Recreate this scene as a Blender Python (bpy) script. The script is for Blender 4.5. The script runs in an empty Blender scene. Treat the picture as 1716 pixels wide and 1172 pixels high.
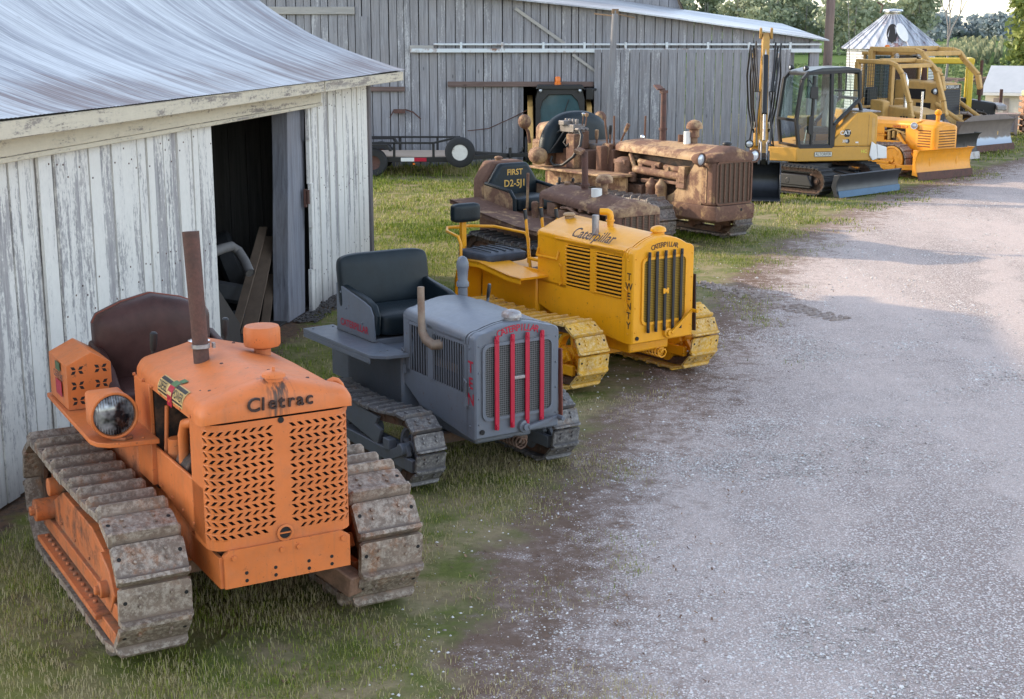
import bpy, bmesh, math, random
import numpy as np
from mathutils import Vector, Matrix, Euler
R = math.radians
scene = bpy.context.scene
col = scene.collection
random.seed(7)

# ---------------------------------------------------------------- helpers
def tag(o, label=None, cat=None, group=None, kind=None):
    if label: o['label'] = label
    if cat: o['category'] = cat
    if group: o['group'] = group
    if kind: o['kind'] = kind
    return o

def thing(name, label, cat, loc=(0, 0, 0), rz=0.0, group=None):
    o = bpy.data.objects.new(name, None)
    col.objects.link(o)
    o.empty_display_size = 0.2
    o.location = loc
    o.rotation_euler = (0, 0, rz)
    return tag(o, label, cat, group)

_text_cache = {}
def text_geo(s, bold=0.0, shear=0.0):
    key = (s, bold, shear)
    if key in _text_cache: return _text_cache[key]
    cu = bpy.data.curves.new('glyphs', 'FONT')
    cu.body = s; cu.size = 1.0; cu.align_x = 'CENTER'; cu.align_y = 'CENTER'
    cu.extrude = 0.0; cu.offset = bold; cu.shear = shear; cu.resolution_u = 3
    o = bpy.data.objects.new('glyphs', cu); col.objects.link(o)
    dg = bpy.context.evaluated_depsgraph_get()
    me = bpy.data.meshes.new_from_object(o.evaluated_get(dg))
    vs = [tuple(v.co) for v in me.vertices]
    fs = [tuple(p.vertices) for p in me.polygons]
    bpy.data.objects.remove(o); bpy.data.curves.remove(cu); bpy.data.meshes.remove(me)
    _text_cache[key] = (vs, fs)
    return vs, fs

class MB:
    def __init__(s):
        s.v = []; s.f = []; s.mi = []; s.M = Matrix()
    def add(s, vs, fs, m=0):
        o = len(s.v)
        M = s.M
        s.v += [tuple(M @ Vector(p)) for p in vs]
        s.f += [tuple(i + o for i in f) for f in fs]
        s.mi += [m] * len(fs)
        return s
    def box(s, x0, x1, y0, y1, z0, z1, m=0):
        vs = [(x0,y0,z0),(x1,y0,z0),(x1,y1,z0),(x0,y1,z0),(x0,y0,z1),(x1,y0,z1),(x1,y1,z1),(x0,y1,z1)]
        return s.add(vs, [(0,3,2,1),(4,5,6,7),(0,1,5,4),(1,2,6,5),(2,3,7,6),(3,0,4,7)], m)
    def obox(s, c, size, rot=(0,0,0), m=0):
        k = Matrix.Translation(c) @ Euler(rot).to_matrix().to_4x4()
        h = [d/2 for d in size]
        vs = [tuple(k @ Vector((a*h[0], b*h[1], d*h[2]))) for d in (-1,1) for a,b in ((-1,-1),(1,-1),(1,1),(-1,1))]
        return s.add(vs, [(0,3,2,1),(4,5,6,7),(0,1,5,4),(1,2,6,5),(2,3,7,6),(3,0,4,7)], m)
    def prism(s, poly, a, b, axis='y', m=0):
        def P(p, t):
            if axis == 'y': return (p[0], t, p[1])
            if axis == 'x': return (t, p[0], p[1])
            return (p[0], p[1], t)
        n = len(poly)
        vs = [P(p, a) for p in poly] + [P(p, b) for p in poly]
        fs = [tuple(range(n)), tuple(range(2*n-1, n-1, -1))]
        fs += [(i, (i+1) % n, n+(i+1) % n, n+i) for i in range(n)]
        return s.add(vs, fs, m)
    def bar(s, p0, p1, w, h, m=0, up=(0,0,1)):
        p0 = Vector(p0); p1 = Vector(p1); d = (p1-p0); L = d.length
        if L < 1e-6: return s
        d /= L; u = Vector(up)
        if abs(d.dot(u)) > .98: u = Vector((1,0,0))
        side = d.cross(u).normalized(); u = side.cross(d)
        vs = []
        for p in (p0, p1):
            for a, b in ((-1,-1),(1,-1),(1,1),(-1,1)):
                vs.append(tuple(p + side*(a*w/2) + u*(b*h/2)))
        return s.add(vs, [(0,1,2,3),(7,6,5,4),(0,4,5,1),(1,5,6,2),(2,6,7,3),(3,7,4,0)], m)
    def tube(s, pts, r, seg=10, m=0, caps=True, closed=False):
        P = [Vector(p) for p in pts]; n = len(P)
        rs = r if isinstance(r, (list, tuple)) else [r]*n
        T = []
        for i in range(n):
            a = P[i-1] if (i > 0 or closed) else P[i]
            b = P[(i+1) % n] if (i < n-1 or closed) else P[i]
            T.append((b-a).normalized())
        u = Vector((0,0,1)) if abs(T[0].z) < .9 else Vector((1,0,0))
        u = (u - T[0]*u.dot(T[0])).normalized()
        vs = []
        for i in range(n):
            u = (u - T[i]*u.dot(T[i])).normalized()
            w = T[i].cross(u)
            for k in range(seg):
                a = 2*math.pi*k/seg
                vs.append(tuple(P[i] + (u*math.cos(a) + w*math.sin(a))*rs[i]))
        fs = []
        for i in range(n if closed else n-1):
            j = (i+1) % n
            for k in range(seg):
                l = (k+1) % seg
                fs.append((i*seg+k, i*seg+l, j*seg+l, j*seg+k))
        if caps and not closed:
            fs.append(tuple(range(seg-1, -1, -1))); fs.append(tuple((n-1)*seg+k for k in range(seg)))
        return s.add(vs, fs, m)
    def cyl(s, p0, p1, r0, r1=None, seg=14, m=0):
        return s.tube([p0, p1], [r0, r0 if r1 is None else r1], seg, m)
    def lathe(s, prof, origin=(0,0,0), axis=(0,0,1), seg=20, m=0, close=False):
        ax = Vector(axis).normalized()
        u = Vector((1,0,0)) if abs(ax.x) < .9 else Vector((0,0,1))
        u = (u - ax*u.dot(ax)).normalized(); w = ax.cross(u); O = Vector(origin)
        vs = []; n = len(prof)
        for r_, h in prof:
            for k in range(seg):
                a = 2*math.pi*k/seg
                vs.append(tuple(O + ax*h + (u*math.cos(a)+w*math.sin(a))*max(r_, 1e-4)))
        fs = []
        for i in range(n if close else n-1):
            j = (i+1) % n
            for k in range(seg):
                l = (k+1) % seg
                fs.append((i*seg+k, i*seg+l, j*seg+l, j*seg+k))
        if not close:
            fs.append(tuple(range(seg-1, -1, -1))); fs.append(tuple((n-1)*seg+k for k in range(seg)))
        return s.add(vs, fs, m)
    def ell(s, c, rad, seg=16, rings=8, m=0):
        prof = []
        vs = []
        for i in range(rings+1):
            t = math.pi*i/rings
            for k in range(seg):
                a = 2*math.pi*k/seg
                vs.append((c[0]+rad[0]*max(math.sin(t),1e-3)*math.cos(a), c[1]+rad[1]*max(math.sin(t),1e-3)*math.sin(a), c[2]-rad[2]*math.cos(t)))
        fs = []
        for i in range(rings):
            for k in range(seg):
                l = (k+1) % seg
                fs.append((i*seg+k, i*seg+l, (i+1)*seg+l, (i+1)*seg+k))
        return s.add(vs, fs, m)
    def loft(s, rings, closed=True, caps=True, m=0):
        n = len(rings[0]); vs = [p for r_ in rings for p in r_]; fs = []
        for i in range(len(rings)-1):
            for k in range(n if closed else n-1):
                l = (k+1) % n
                fs.append((i*n+k, i*n+l, (i+1)*n+l, (i+1)*n+k))
        if caps and closed:
            fs.append(tuple(range(n-1, -1, -1))); fs.append(tuple((len(rings)-1)*n+k for k in range(n)))
        return s.add(vs, fs, m)
    def text(s, t, size, M, m=0, bold=0.0, shear=0.0, sx=1.0):
        vs, fs = text_geo(t, bold, shear)
        return s.add([tuple(M @ Vector((x*size*sx, y*size, 0))) for x, y, z in vs], fs, m)
    def build(s, name, mats, parent=None, smooth=38, bevel=0.0, seg=2, label=None, fixn=True, loc=None):
        me = bpy.data.meshes.new(name)
        me.from_pydata(s.v, [], s.f)
        if not isinstance(mats, (list, tuple)): mats = [mats]
        for m in mats: me.materials.append(m)
        if len(mats) > 1: me.polygons.foreach_set('material_index', s.mi)
        if fixn:
            bm = bmesh.new(); bm.from_mesh(me)
            bmesh.ops.recalc_face_normals(bm, faces=bm.faces)
            bm.to_mesh(me); bm.free()
        me.update()
        if smooth:
            me.polygons.foreach_set('use_smooth', [True]*len(me.polygons))
            me.set_sharp_from_angle(angle=R(smooth))
        o = bpy.data.objects.new(name, me); col.objects.link(o)
        if parent is not None: o.parent = parent
        if loc: o.location = loc
        if bevel:
            b = o.modifiers.new('edge', 'BEVEL'); b.width = bevel; b.segments = seg
            b.limit_method = 'ANGLE'; b.angle_limit = R(40); b.use_clamp_overlap = True
            b.harden_normals = False
        if label: o['label'] = label
        return o

def face_front(x, y, z):      # text facing local +X: text right = +Y, up = +Z
    return Matrix(((0,0,1,x),(1,0,0,y),(0,1,0,z),(0,0,0,1)))
def face_side(x, y, z):       # text facing local -Y: right = +X, up = +Z
    return Matrix(((1,0,0,x),(0,0,-1,y),(0,1,0,z),(0,0,0,1)))

def rrect(w, h, r, n=4, cx=0, cy=0):
    pts = []
    for sx, sy, a0 in ((1,1,0),(-1,1,90),(-1,-1,180),(1,-1,270)):
        for i in range(n+1):
            a = R(a0 + 90*i/n)
            pts.append((cx+sx*(w/2-r)+r*math.cos(a), cy+sy*(h/2-r)+r*math.sin(a)))
    return pts
def arc(cx, cy, r, a0, a1, n):
    return [(cx+r*math.cos(R(a0+(a1-a0)*i/n)), cy+r*math.sin(R(a0+(a1-a0)*i/n))) for i in range(n+1)]
def raw_mesh(name, V, F, mat, parent=None, attrs=None, smooth=False):
    """numpy mesh: V (n,3), F (m,k)"""
    me = bpy.data.meshes.new(name)
    n, (m, k) = len(V), F.shape
    me.vertices.add(n); me.vertices.foreach_set('co', np.asarray(V, np.float32).ravel())
    me.loops.add(m*k); me.loops.foreach_set('vertex_index', np.asarray(F, np.int32).ravel())
    me.polygons.add(m)
    me.polygons.foreach_set('loop_start', np.arange(0, m*k, k, dtype=np.int32))
    if attrs:
        for nm, arr in attrs.items():
            a = me.attributes.new(nm, 'FLOAT', 'POINT'); a.data.foreach_set('value', np.asarray(arr, np.float32))
    me.update(calc_edges=True)
    if smooth: me.polygons.foreach_set('use_smooth', [True]*m)
    mats = mat if isinstance(mat, (list, tuple)) else [mat]
    for q in mats: me.materials.append(q)
    o = bpy.data.objects.new(name, me); col.objects.link(o)
    if parent is not None: o.parent = parent
    return o

# ---------------------------------------------------------------- materials
class G:
    """tiny node-graph helper"""
    def __init__(s, name):
        s.m = bpy.data.materials.new(name); s.m.use_nodes = True
        s.t = s.m.node_tree; s.t.nodes.clear()
        s.out = s.n('ShaderNodeOutputMaterial'); s.b = s.n('ShaderNodeBsdfPrincipled')
        s.l(s.b.outputs[0], s.out.inputs[0])
        s.tc = s.n('ShaderNodeTexCoord'); s.obj = s.tc.outputs['Object']
        s.geo = s.n('ShaderNodeNewGeometry'); s.rnd = s.geo.outputs['Random Per Island']
    def n(s, t): return s.t.nodes.new(t)
    def l(s, a, b): s.t.links.new(a, b)
    def put(s, sock, v):
        if isinstance(v, bpy.types.NodeSocket): s.l(v, sock)
        elif isinstance(v, (tuple, list)):
            sock.default_value = (*v, 1) if len(v) == 3 and len(sock.default_value) == 4 else v
        else: sock.default_value = v
    def map(s, scale=(1,1,1), vec=None, rot=(0,0,0), loc=(0,0,0)):
        q = s.n('ShaderNodeMapping'); s.l(vec or s.obj, q.inputs[0])
        q.inputs['Scale'].default_value = scale; q.inputs['Rotation'].default_value = rot; q.inputs['Location'].default_value = loc
        return q.outputs[0]
    def noise(s, scale=5, detail=4, rough=.55, vec=None, dist=0.0, col=False):
        q = s.n('ShaderNodeTexNoise'); s.l(vec or s.obj, q.inputs['Vector'])
        q.inputs['Scale'].default_value = scale; q.inputs['Detail'].default_value = detail
        q.inputs['Roughness'].default_value = rough; q.inputs['Distortion'].default_value = dist
        return q.outputs['Color' if col else 'Fac']
    def vor(s, scale=5, vec=None, feature='F1', out='Distance'):
        q = s.n('ShaderNodeTexVoronoi'); q.feature = feature; s.l(vec or s.obj, q.inputs['Vector'])
        q.inputs['Scale'].default_value = scale
        return q.outputs[out]
    def ramp(s, fac, stops, interp='LINEAR'):
        q = s.n('ShaderNodeValToRGB'); q.color_ramp.interpolation = interp
        e = q.color_ramp.elements
        while len(e) < len(stops): e.new(.5)
        for i, (p, c) in enumerate(stops):
            e[i].position = p
            e[i].color = (c, c, c, 1) if not isinstance(c, (tuple, list)) else (*c, 1)
        s.l(fac, q.inputs[0]); return q.outputs[0]
    def mix(s, fac, a, b, mode='MIX'):
        q = s.n('ShaderNodeMix'); q.data_type = 'RGBA'; q.blend_type = mode
        s.put(q.inputs[0], fac); s.put(q.inputs[6], a); s.put(q.inputs[7], b)
        return q.outputs[2]
    def math(s, op, a, b=0.0, c=0.0, clamp=False):
        q = s.n('ShaderNodeMath'); q.operation = op; q.use_clamp = clamp
        s.put(q.inputs[0], a); s.put(q.inputs[1], b); s.put(q.inputs[2], c); return q.outputs[0]
    def sep(s, vec=None):
        q = s.n('ShaderNodeSeparateXYZ'); s.l(vec or s.obj, q.inputs[0]); return q.outputs
    def bump(s, h, strength=.3, dist=.02):
        q = s.n('ShaderNodeBump'); q.inputs['Strength'].default_value = strength; q.inputs['Distance'].default_value = dist
        s.l(h, q.inputs['Height']); s.l(q.outputs[0], s.b.inputs['Normal']); return q
    def ao(s, dist=.15):
        q = s.n('ShaderNodeAmbientOcclusion'); q.samples = 4; q.inputs['Distance'].default_value = dist; return q.outputs['AO']
    def attr(s, name):
        q = s.n('ShaderNodeAttribute'); q.attribute_name = name; return q.outputs['Fac']
    def set(s, color=None, rough=None, metal=None, spec=None):
        if color is not None: s.put(s.b.inputs['Base Color'], color)
        if rough is not None: s.put(s.b.inputs['Roughness'], rough)
        if metal is not None: s.put(s.b.inputs['Metallic'], metal)
        if spec is not None: s.put(s.b.inputs['Specular IOR Level'], spec)
        return s.m

def paint(name, c, rough=.42, dirt=.35, dust=(.26,.20,.14), rust=0.0, rustc=(.12,.05,.028), fade=.25, scale=6.0, bump=.05):
    g = G(name)
    big = g.noise(scale*.35, 5, .6); fine = g.noise(scale*4, 5, .65)
    light = tuple(min(1, x*1.22+.02) for x in c); dark = tuple(x*.74 for x in c)
    base = g.mix(g.ramp(big, [(.3, 0), (.7, 1)]), dark, light)
    base = g.mix(1-fade if fade < 1 else 0, base, c) if fade < .99 else base
    # dust gathering in corners and in blotches
    occ = g.ramp(g.ao(.10), [(.40, 1), (.90, 0)])
    blot = g.ramp(g.noise(scale*1.3, 8, .7), [(.48, 0), (.78, 1)])
    dm = g.math('MULTIPLY', g.math('ADD', g.math('MULTIPLY', occ, 1.1), g.math('MULTIPLY', blot, .8)), dirt, clamp=True)
    grime = g.mix(g.ramp(fine, [(.3, 0), (.7, 1)]), tuple(x*.32 for x in dust), dust)
    base = g.mix(dm, base, grime)
    # vertical run-off streaks and small scuffs
    st = g.noise(1.0, 5, .6, vec=g.map((scale*5, scale*5, scale*.35)))
    base = g.mix(g.math('MULTIPLY', g.ramp(st, [(.56, 0), (.74, 1)]), dirt*.7), base, tuple(x*.5 for x in dust))
    sc = g.math('MAXIMUM', g.ramp(g.noise(scale*9, 3, .8), [(.68, 0), (.71, 1)]), g.ramp(g.math('ADD', g.noise(scale*3.2, 6, .75), g.math('MULTIPLY', g.ramp(g.geo.outputs['Pointiness'], [(.50, 0), (.56, 1)]), .07)), [(.70, 0), (.72, 1)]))
    base = g.mix(g.math('MULTIPLY', sc, .55+.3*rust), base, tuple(x*.9 for x in rustc))
    rg = g.math('ADD', g.math('MULTIPLY', fine, .22), rough-.08)
    if rust:
        n1 = g.noise(scale*.55, 9, .68, dist=.3)
        k = 1-rust
        rm = g.ramp(g.math('ADD', n1, g.math('MULTIPLY', g.math('SUBTRACT', fine, .5), .22)), [(max(0, k*.62-.05+.13), 0), (min(1, k*.62+.09+.13), 1)])
        rc = g.mix(g.noise(scale*3, 6, .7), tuple(x*.45 for x in rustc), tuple(min(1, x*1.9) for x in rustc))
        base = g.mix(rm, base, rc)
        rg = g.math('ADD', rg, g.math('MULTIPLY', rm, .25))
    g.bump(g.math('ADD', fine, g.math('MULTIPLY', g.noise(3.2, 3, .5), 9)), bump*2, .01)
    return g.set(base, rg)

def stained(name, src, ymask, c=(.10,.05,.03)):
    """copy of a paint with dark run-off streaks below a leaking cap"""
    m = src.copy(); m.name = name; t = m.node_tree; b = [q for q in t.nodes if q.type == 'BSDF_PRINCIPLED'][0]
    old = b.inputs['Base Color'].links[0].from_socket
    tc = t.nodes.new('ShaderNodeTexCoord'); mp = t.nodes.new('ShaderNodeMapping'); mp.inputs['Scale'].default_value = (20, 38, 2.2)
    n = t.nodes.new('ShaderNodeTexNoise'); n.inputs['Detail'].default_value = 6; n.inputs['Scale'].default_value = 1
    sp = t.nodes.new('ShaderNodeSeparateXYZ'); t.links.new(tc.outputs['Object'], sp.inputs[0]); t.links.new(tc.outputs['Object'], mp.inputs[0]); t.links.new(mp.outputs[0], n.inputs['Vector'])
    a = t.nodes.new('ShaderNodeMath'); a.operation = 'ABSOLUTE'; t.links.new(sp.outputs[1], a.inputs[0])
    r1 = t.nodes.new('ShaderNodeMapRange'); r1.inputs[1].default_value = ymask*.3; r1.inputs[2].default_value = ymask; r1.inputs[3].default_value = 1; r1.inputs[4].default_value = 0; t.links.new(a.outputs[0], r1.inputs[0])
    r2 = t.nodes.new('ShaderNodeMapRange'); r2.inputs[1].default_value = .46; r2.inputs[2].default_value = .60; t.links.new(n.outputs['Fac'], r2.inputs[0])
    mu = t.nodes.new('ShaderNodeMath'); mu.operation = 'MULTIPLY'; t.links.new(r1.outputs[0], mu.inputs[0]); t.links.new(r2.outputs[0], mu.inputs[1])
    x = t.nodes.new('ShaderNodeMix'); x.data_type = 'RGBA'; x.inputs[7].default_value = (*c, 1); t.links.new(mu.outputs[0], x.inputs[0]); t.links.new(old, x.inputs[6]); t.links.new(x.outputs[2], b.inputs['Base Color'])
    return m

def metal(name, c, rough=.55, metallic=.6, var=.35, rust=0.3, rustc=(.16,.075,.045), scale=9, bump=.25, island=True):
    g = G(name)
    n = g.noise(scale, 8, .7); n2 = g.noise(scale*5, 4, .7)
    base = g.mix(g.ramp(n, [(.3, 0), (.7, 1)]), tuple(x*(1-var) for x in c), tuple(min(1, x*(1+var)) for x in c))
    if island: base = g.mix(g.math('MULTIPLY', g.rnd, .35), base, tuple(x*.55 for x in c))
    rm = g.ramp(g.noise(scale*.6, 8, .72), [(.62-rust*.35, 0), (.76-rust*.3, 1)])
    base = g.mix(rm, base, g.mix(n2, tuple(x*.5 for x in rustc), tuple(x*1.6 for x in rustc)))
    g.bump(g.math('ADD', n, g.math('MULTIPLY', n2, .5)), bump, .012)
    mt = g.math('MULTIPLY', g.math('SUBTRACT', 1.0, rm), metallic)
    return g.set(base, g.math('ADD', g.math('MULTIPLY', n, .35), rough-.15), mt)

def simple(name, c, rough=.6, metallic=0.0, var=.2, scale=12, bump=.1, spec=None):
    g = G(name)
    n = g.noise(scale, 6, .65)
    base = g.mix(n, tuple(x*(1-var) for x in c), tuple(min(1, x*(1+var)) for x in c))
    if bump: g.bump(g.noise(scale*5, 4, .6), bump, .005)
    return g.set(base, rough, metallic, spec)

def weathered_wood(name, grey=(.34,.35,.40), dark=(.13,.125,.15), paintc=None, amount=0.0, axis='z', board=.2, warm=(.30,.26,.25), top=None):
    g = G(name)
    st = {'z': (9, 9, .45), 'x': (.45, 9, 9), 'y': (9, .45, 9)}[axis]
    off = g.n('ShaderNodeVectorMath'); off.operation = 'ADD'
    rv = g.n('ShaderNodeCombineXYZ')
    g.l(g.math('MULTIPLY', g.rnd, 37.0), rv.inputs[0]); g.l(g.math('MULTIPLY', g.rnd, 91.0), rv.inputs[2])
    g.l(g.obj, off.inputs[0]); g.l(rv.outputs[0], off.inputs[1])
    v = g.map(st, off.outputs[0])
    gr = g.noise(2.2, 8, .72, vec=v, dist=.6)
    gr2 = g.noise(9, 5, .7, vec=v)
    blot = g.noise(1.1, 5, .6, vec=off.outputs[0])
    c = g.mix(g.ramp(gr, [(.28, 0), (.68, 1)]), dark, grey)
    c = g.mix(g.math('MULTIPLY', g.ramp(blot, [(.4, 0), (.7, 1)]), .55), c, warm)
    c = g.mix(g.math('MULTIPLY', g.rnd, .26), c, dark)
    crack = g.ramp(gr2, [(.30, 1), (.37, 0)])
    c = g.mix(g.math('MULTIPLY', crack, .6), c, tuple(x*.35 for x in dark))
    # knots
    kn = g.vor(1.0, vec=g.map((3.2, 3.2, 1.1) if axis == 'z' else (1.1, 3.2, 3.2), off.outputs[0]))
    kd = g.ramp(kn, [(.035, 1), (.075, 0)])
    c = g.mix(g.math('MULTIPLY', kd, .7), c, tuple(x*.5 for x in dark))
    if paintc:
        pv = g.map((5.5, 5.5, .75) if axis == 'z' else (.75, 5.5, 5.5), off.outputs[0])
        pn = g.noise(1.3, 10, .75, vec=pv, dist=.25)
        fl = g.noise(26, 5, .75, vec=g.map((1.5, 1.5, .7) if axis == 'z' else (.7, 1.5, 1.5), off.outputs[0]))
        pm = g.math('ADD', g.math('ADD', g.math('MULTIPLY', pn, .68), g.math('MULTIPLY', gr, .16)), g.math('MULTIPLY', fl, .33))
        pm = g.math('ADD', pm, g.math('MULTIPLY', g.math('SUBTRACT', g.rnd, .5), .16))
        if top is not None:
            pm = g.math('ADD', pm, g.math('MULTIPLY', g.math('ABSOLUTE', g.math('SUBTRACT', g.sep()[2], top[0])), top[1]))
        lo = .80-amount*.5
        soft = g.ramp(pm, [(lo-.05, 0), (lo+.12, 1)]); hard = g.ramp(pm, [(lo+.03, 0), (lo+.06, 1)])
        pm = g.math('ADD', g.math('MULTIPLY', soft, .40), g.math('MULTIPLY', hard, .55))
        pc = g.mix(g.noise(14, 4, .7), tuple(x*.80 for x in paintc), paintc)
        c = g.mix(pm, c, pc)
        if axis == 'z':
            low = g.ramp(g.math('ADD', g.sep()[2], g.math('MULTIPLY', gr, .35)), [(.18, 1), (.55, 0)])
            c = g.mix(g.math('MULTIPLY', low, .65), c, tuple(x*.8 for x in dark))
    g.bump(g.math('ADD', gr, g.math('MULTIPLY', gr2, .5)), .35, .01)
    return g.set(c, .85, 0, .25)

def glass(name, tint=(.75,.82,.82), alpha=.35, rough=.03):
    g = G(name)
    tr = g.n('ShaderNodeBsdfTransparent'); tr.inputs[0].default_value = (*tint, 1)
    gl = g.n('ShaderNodeBsdfGlossy'); gl.inputs['Roughness'].default_value = rough; gl.inputs[0].default_value = (.9,.95,1,1)
    fr = g.n('ShaderNodeFresnel'); fr.inputs[0].default_value = 1.5
    mx = g.n('ShaderNodeMixShader')
    g.l(g.math('ADD', fr.outputs[0], alpha, clamp=True), mx.inputs[0])
    g.l(tr.outputs[0], mx.inputs[1]); g.l(gl.outputs[0], mx.inputs[2]); g.l(mx.outputs[0], g.out.inputs[0])
    return g.m

MAT = {}
def M(k): return MAT[k]
MAT.update(
    orange=paint('orange_paint', (.68,.175,.036), .48, .30, rust=0.0, fade=.45),
    orange_dark=paint('orange_paint_worn', (.58,.15,.035), .6, .6, rust=.28, fade=.5),
    grey=paint('grey_paint', (.135,.152,.185), .36, .22, fade=.35),
    yellow=paint('yellow_paint', (.86,.36,.003), .33, .12, fade=.3),
    amber=paint('amber_paint', (.85,.33,.008), .38, .25, fade=.3),
    tan=paint('tan_yellow_paint', (.60,.35,.10), .5, .45, fade=.5),
    catyellow=paint('machine_yellow_paint', (.58,.30,.042), .4, .18, fade=.2),
    rusty=paint('rusty_tan_paint', (.40,.24,.105), .62, .6, rust=.60, rustc=(.12,.062,.043), fade=.6, scale=6, bump=.12),
    rusty_dark=paint('rusty_brown_paint', (.33,.19,.10), .7, .6, rust=.76, rustc=(.13,.068,.045), fade=.6, scale=8, bump=.15),
    rusty_tan=paint('faded_tan_paint', (.41,.255,.125), .6, .6, rust=.46, rustc=(.145,.075,.05), fade=.7, scale=6, bump=.1),
    exhaust=metal('rusted_pipe', (.10,.06,.05), .75, .3, .3, .75, (.11,.05,.038), 12, .3),
    engine=metal('oily_engine_metal', (.06,.048,.042), .6, .4, .4, .5, (.14,.075,.045), 12, .4),
    engine_rust=metal('rusted_engine', (.15,.09,.06), .75, .25, .4, .75, (.21,.115,.075), 9, .4),
    steel=metal('worn_steel', (.42,.40,.40), .5, .75, .3, .3),
    bright=simple('bright_steel', (.72,.72,.73), .25, .95, .1, 8, .02),
    black=simple('black_paint', (.016,.016,.018), .42, 0, .3, 8, .05),
    dark=simple('dark_recess', (.012,.011,.011), .8, 0, .3, 10, .1),
    rubber=simple('black_rubber', (.022,.022,.024), .72, 0, .35, 14, .3),
    hose=simple('hydraulic_hose', (.018,.018,.02), .5, 0, .3, 30, .1),
    red=simple('crimson_paint', (.44,.004,.030), .45, 0, .18, 14, .05),
    white=simple('white_paint', (.78,.77,.74), .5, 0, .1, 8, .05),
    lens=simple('lamp_glass', (.55,.58,.62), .12, .35, .35, 30, .3),
    amberlens=simple('beacon_lens', (.85,.20,.02), .25, 0, .15, 6, .05),
    gold=simple('gold_lettering', (.62,.36,.07), .5, 0, .2, 20, .05),
    letter=simple('dark_lettering', (.045,.022,.018), .6, 0, .4, 30, .05),
    rim=paint('white_rim_paint', (.72,.70,.66), .45, .3, rust=.1, fade=.3),
    chain=metal('track_chain', (.10,.075,.06), .7, .35, .4, .7, (.13,.07,.045), 10, .4),
    hay=simple('yellow_lumber', (.62,.42,.17), .8, 0, .2, 8, .1),
    concrete=simple('concrete', (.45,.44,.42), .9, 0, .2, 8, .2),
)
def track_steel(name, c, edge, rust, rustc, metallic=.35, rough=.62):
    g = G(name)
    n = g.noise(7, 9, .75); n2 = g.noise(30, 6, .75); big = g.noise(2.3, 4, .6)
    base = g.mix(g.ramp(n, [(.28, 0), (.72, 1)]), tuple(x*.55 for x in c), tuple(min(1, x*1.35) for x in c))
    base = g.mix(g.math('MULTIPLY', g.rnd, .55), base, tuple(x*.5 for x in c))
    rm = g.ramp(g.noise(5.5, 8, .75), [(.62-rust*.35, 0), (.74-rust*.3, 1)])
    base = g.mix(rm, base, g.mix(n2, tuple(x*.5 for x in rustc), tuple(min(1,x*1.5) for x in rustc)))
    mud = g.ramp(g.noise(4, 6, .7), [(.58, 0), (.70, 1)])
    base = g.mix(g.math('MULTIPLY', mud, .5), base, (.06,.048,.038))
    ed = g.ramp(g.ao(.03), [(.9, 0), (1, 1)])
    base = g.mix(g.math('MULTIPLY', g.math('MULTIPLY', ed, g.ramp(n2, [(.45, 0), (.6, 1)])), .5), base, edge)
    g.bump(g.math('ADD', n, g.math('MULTIPLY', n2, .6)), .5, .012)
    return g.set(base, g.math('ADD', g.math('MULTIPLY', n, .3), rough-.15), metallic*.6)
MAT.update(
    shoe_clet=track_steel('rusted_track_shoes', (.27,.20,.155), (.60,.52,.44), .28, (.30,.145,.075)),
    shoe_grey=track_steel('grey_track_shoes', (.15,.14,.14), (.4,.38,.36), .22, (.20,.13,.09)),
    shoe_yel=track_steel('yellow_track_shoes', (.80,.42,.045), (.8,.66,.42), .20, (.50,.32,.17), .0),
    shoe_dark=track_steel('dark_track_shoes', (.085,.078,.08), (.3,.28,.27), .3, (.16,.09,.06)),
    shoe_brown=track_steel('brown_track_shoes', (.25,.19,.165), (.5,.44,.4), .35, (.26,.15,.10)),
)
def leather(name, c, rough=.42):
    g = G(name)
    n = g.noise(5, 6, .65); v = g.vor(170, feature='DISTANCE_TO_EDGE')
    base = g.mix(g.ramp(n, [(.3, 0), (.7, 1)]), tuple(x*.65 for x in c), tuple(x*1.35 for x in c))
    g.bump(g.math('ADD', g.ramp(v, [(0, 0), (.1, 1)]), g.math('MULTIPLY', g.noise(9, 5, .6), 2.5)), .18, .008)
    return g.set(base, g.math('ADD', g.math('MULTIPLY', n, .25), rough-.12), 0, .28)
MAT.update(vinyl=leather('dark_green_black_vinyl', (.009,.016,.021), .36), brownleather=leather('oxblood_leather', (.060,.026,.022), .40),
           bluevinyl=leather('slate_blue_vinyl', (.05,.06,.08), .5))
def mesh_screen(name, wire, hole, scale):
    g = G(name)
    v = g.map((scale, scale, scale))
    s_ = g.sep(v)
    a = g.math('ABSOLUTE', g.math('SINE', s_[1])); b = g.math('ABSOLUTE', g.math('SINE', s_[2]))
    k = g.ramp(g.math('MULTIPLY', a, b), [(.30, 0), (.55, 1)])
    c = g.mix(k, wire, hole)
    c = g.mix(g.math('MULTIPLY', g.noise(4, 4, .6), .4), c, hole)
    g.bump(g.math('SUBTRACT', 1.0, k), .6, .006)
    return g.set(c, .55, .2)
MAT.update(screen_grey=mesh_screen('grey_radiator_screen', (.16,.16,.16), (.022,.022,.022), 190),
           screen_yel=mesh_screen('yellow_radiator_screen', (.52,.30,.02), (.09,.052,.012), 190),
           screen_dark=mesh_screen('dark_radiator_core', (.05,.05,.06), (.012,.012,.014), 130),
           screen_rust=mesh_screen('rusted_radiator_core', (.16,.10,.06), (.035,.022,.016), 150))
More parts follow.
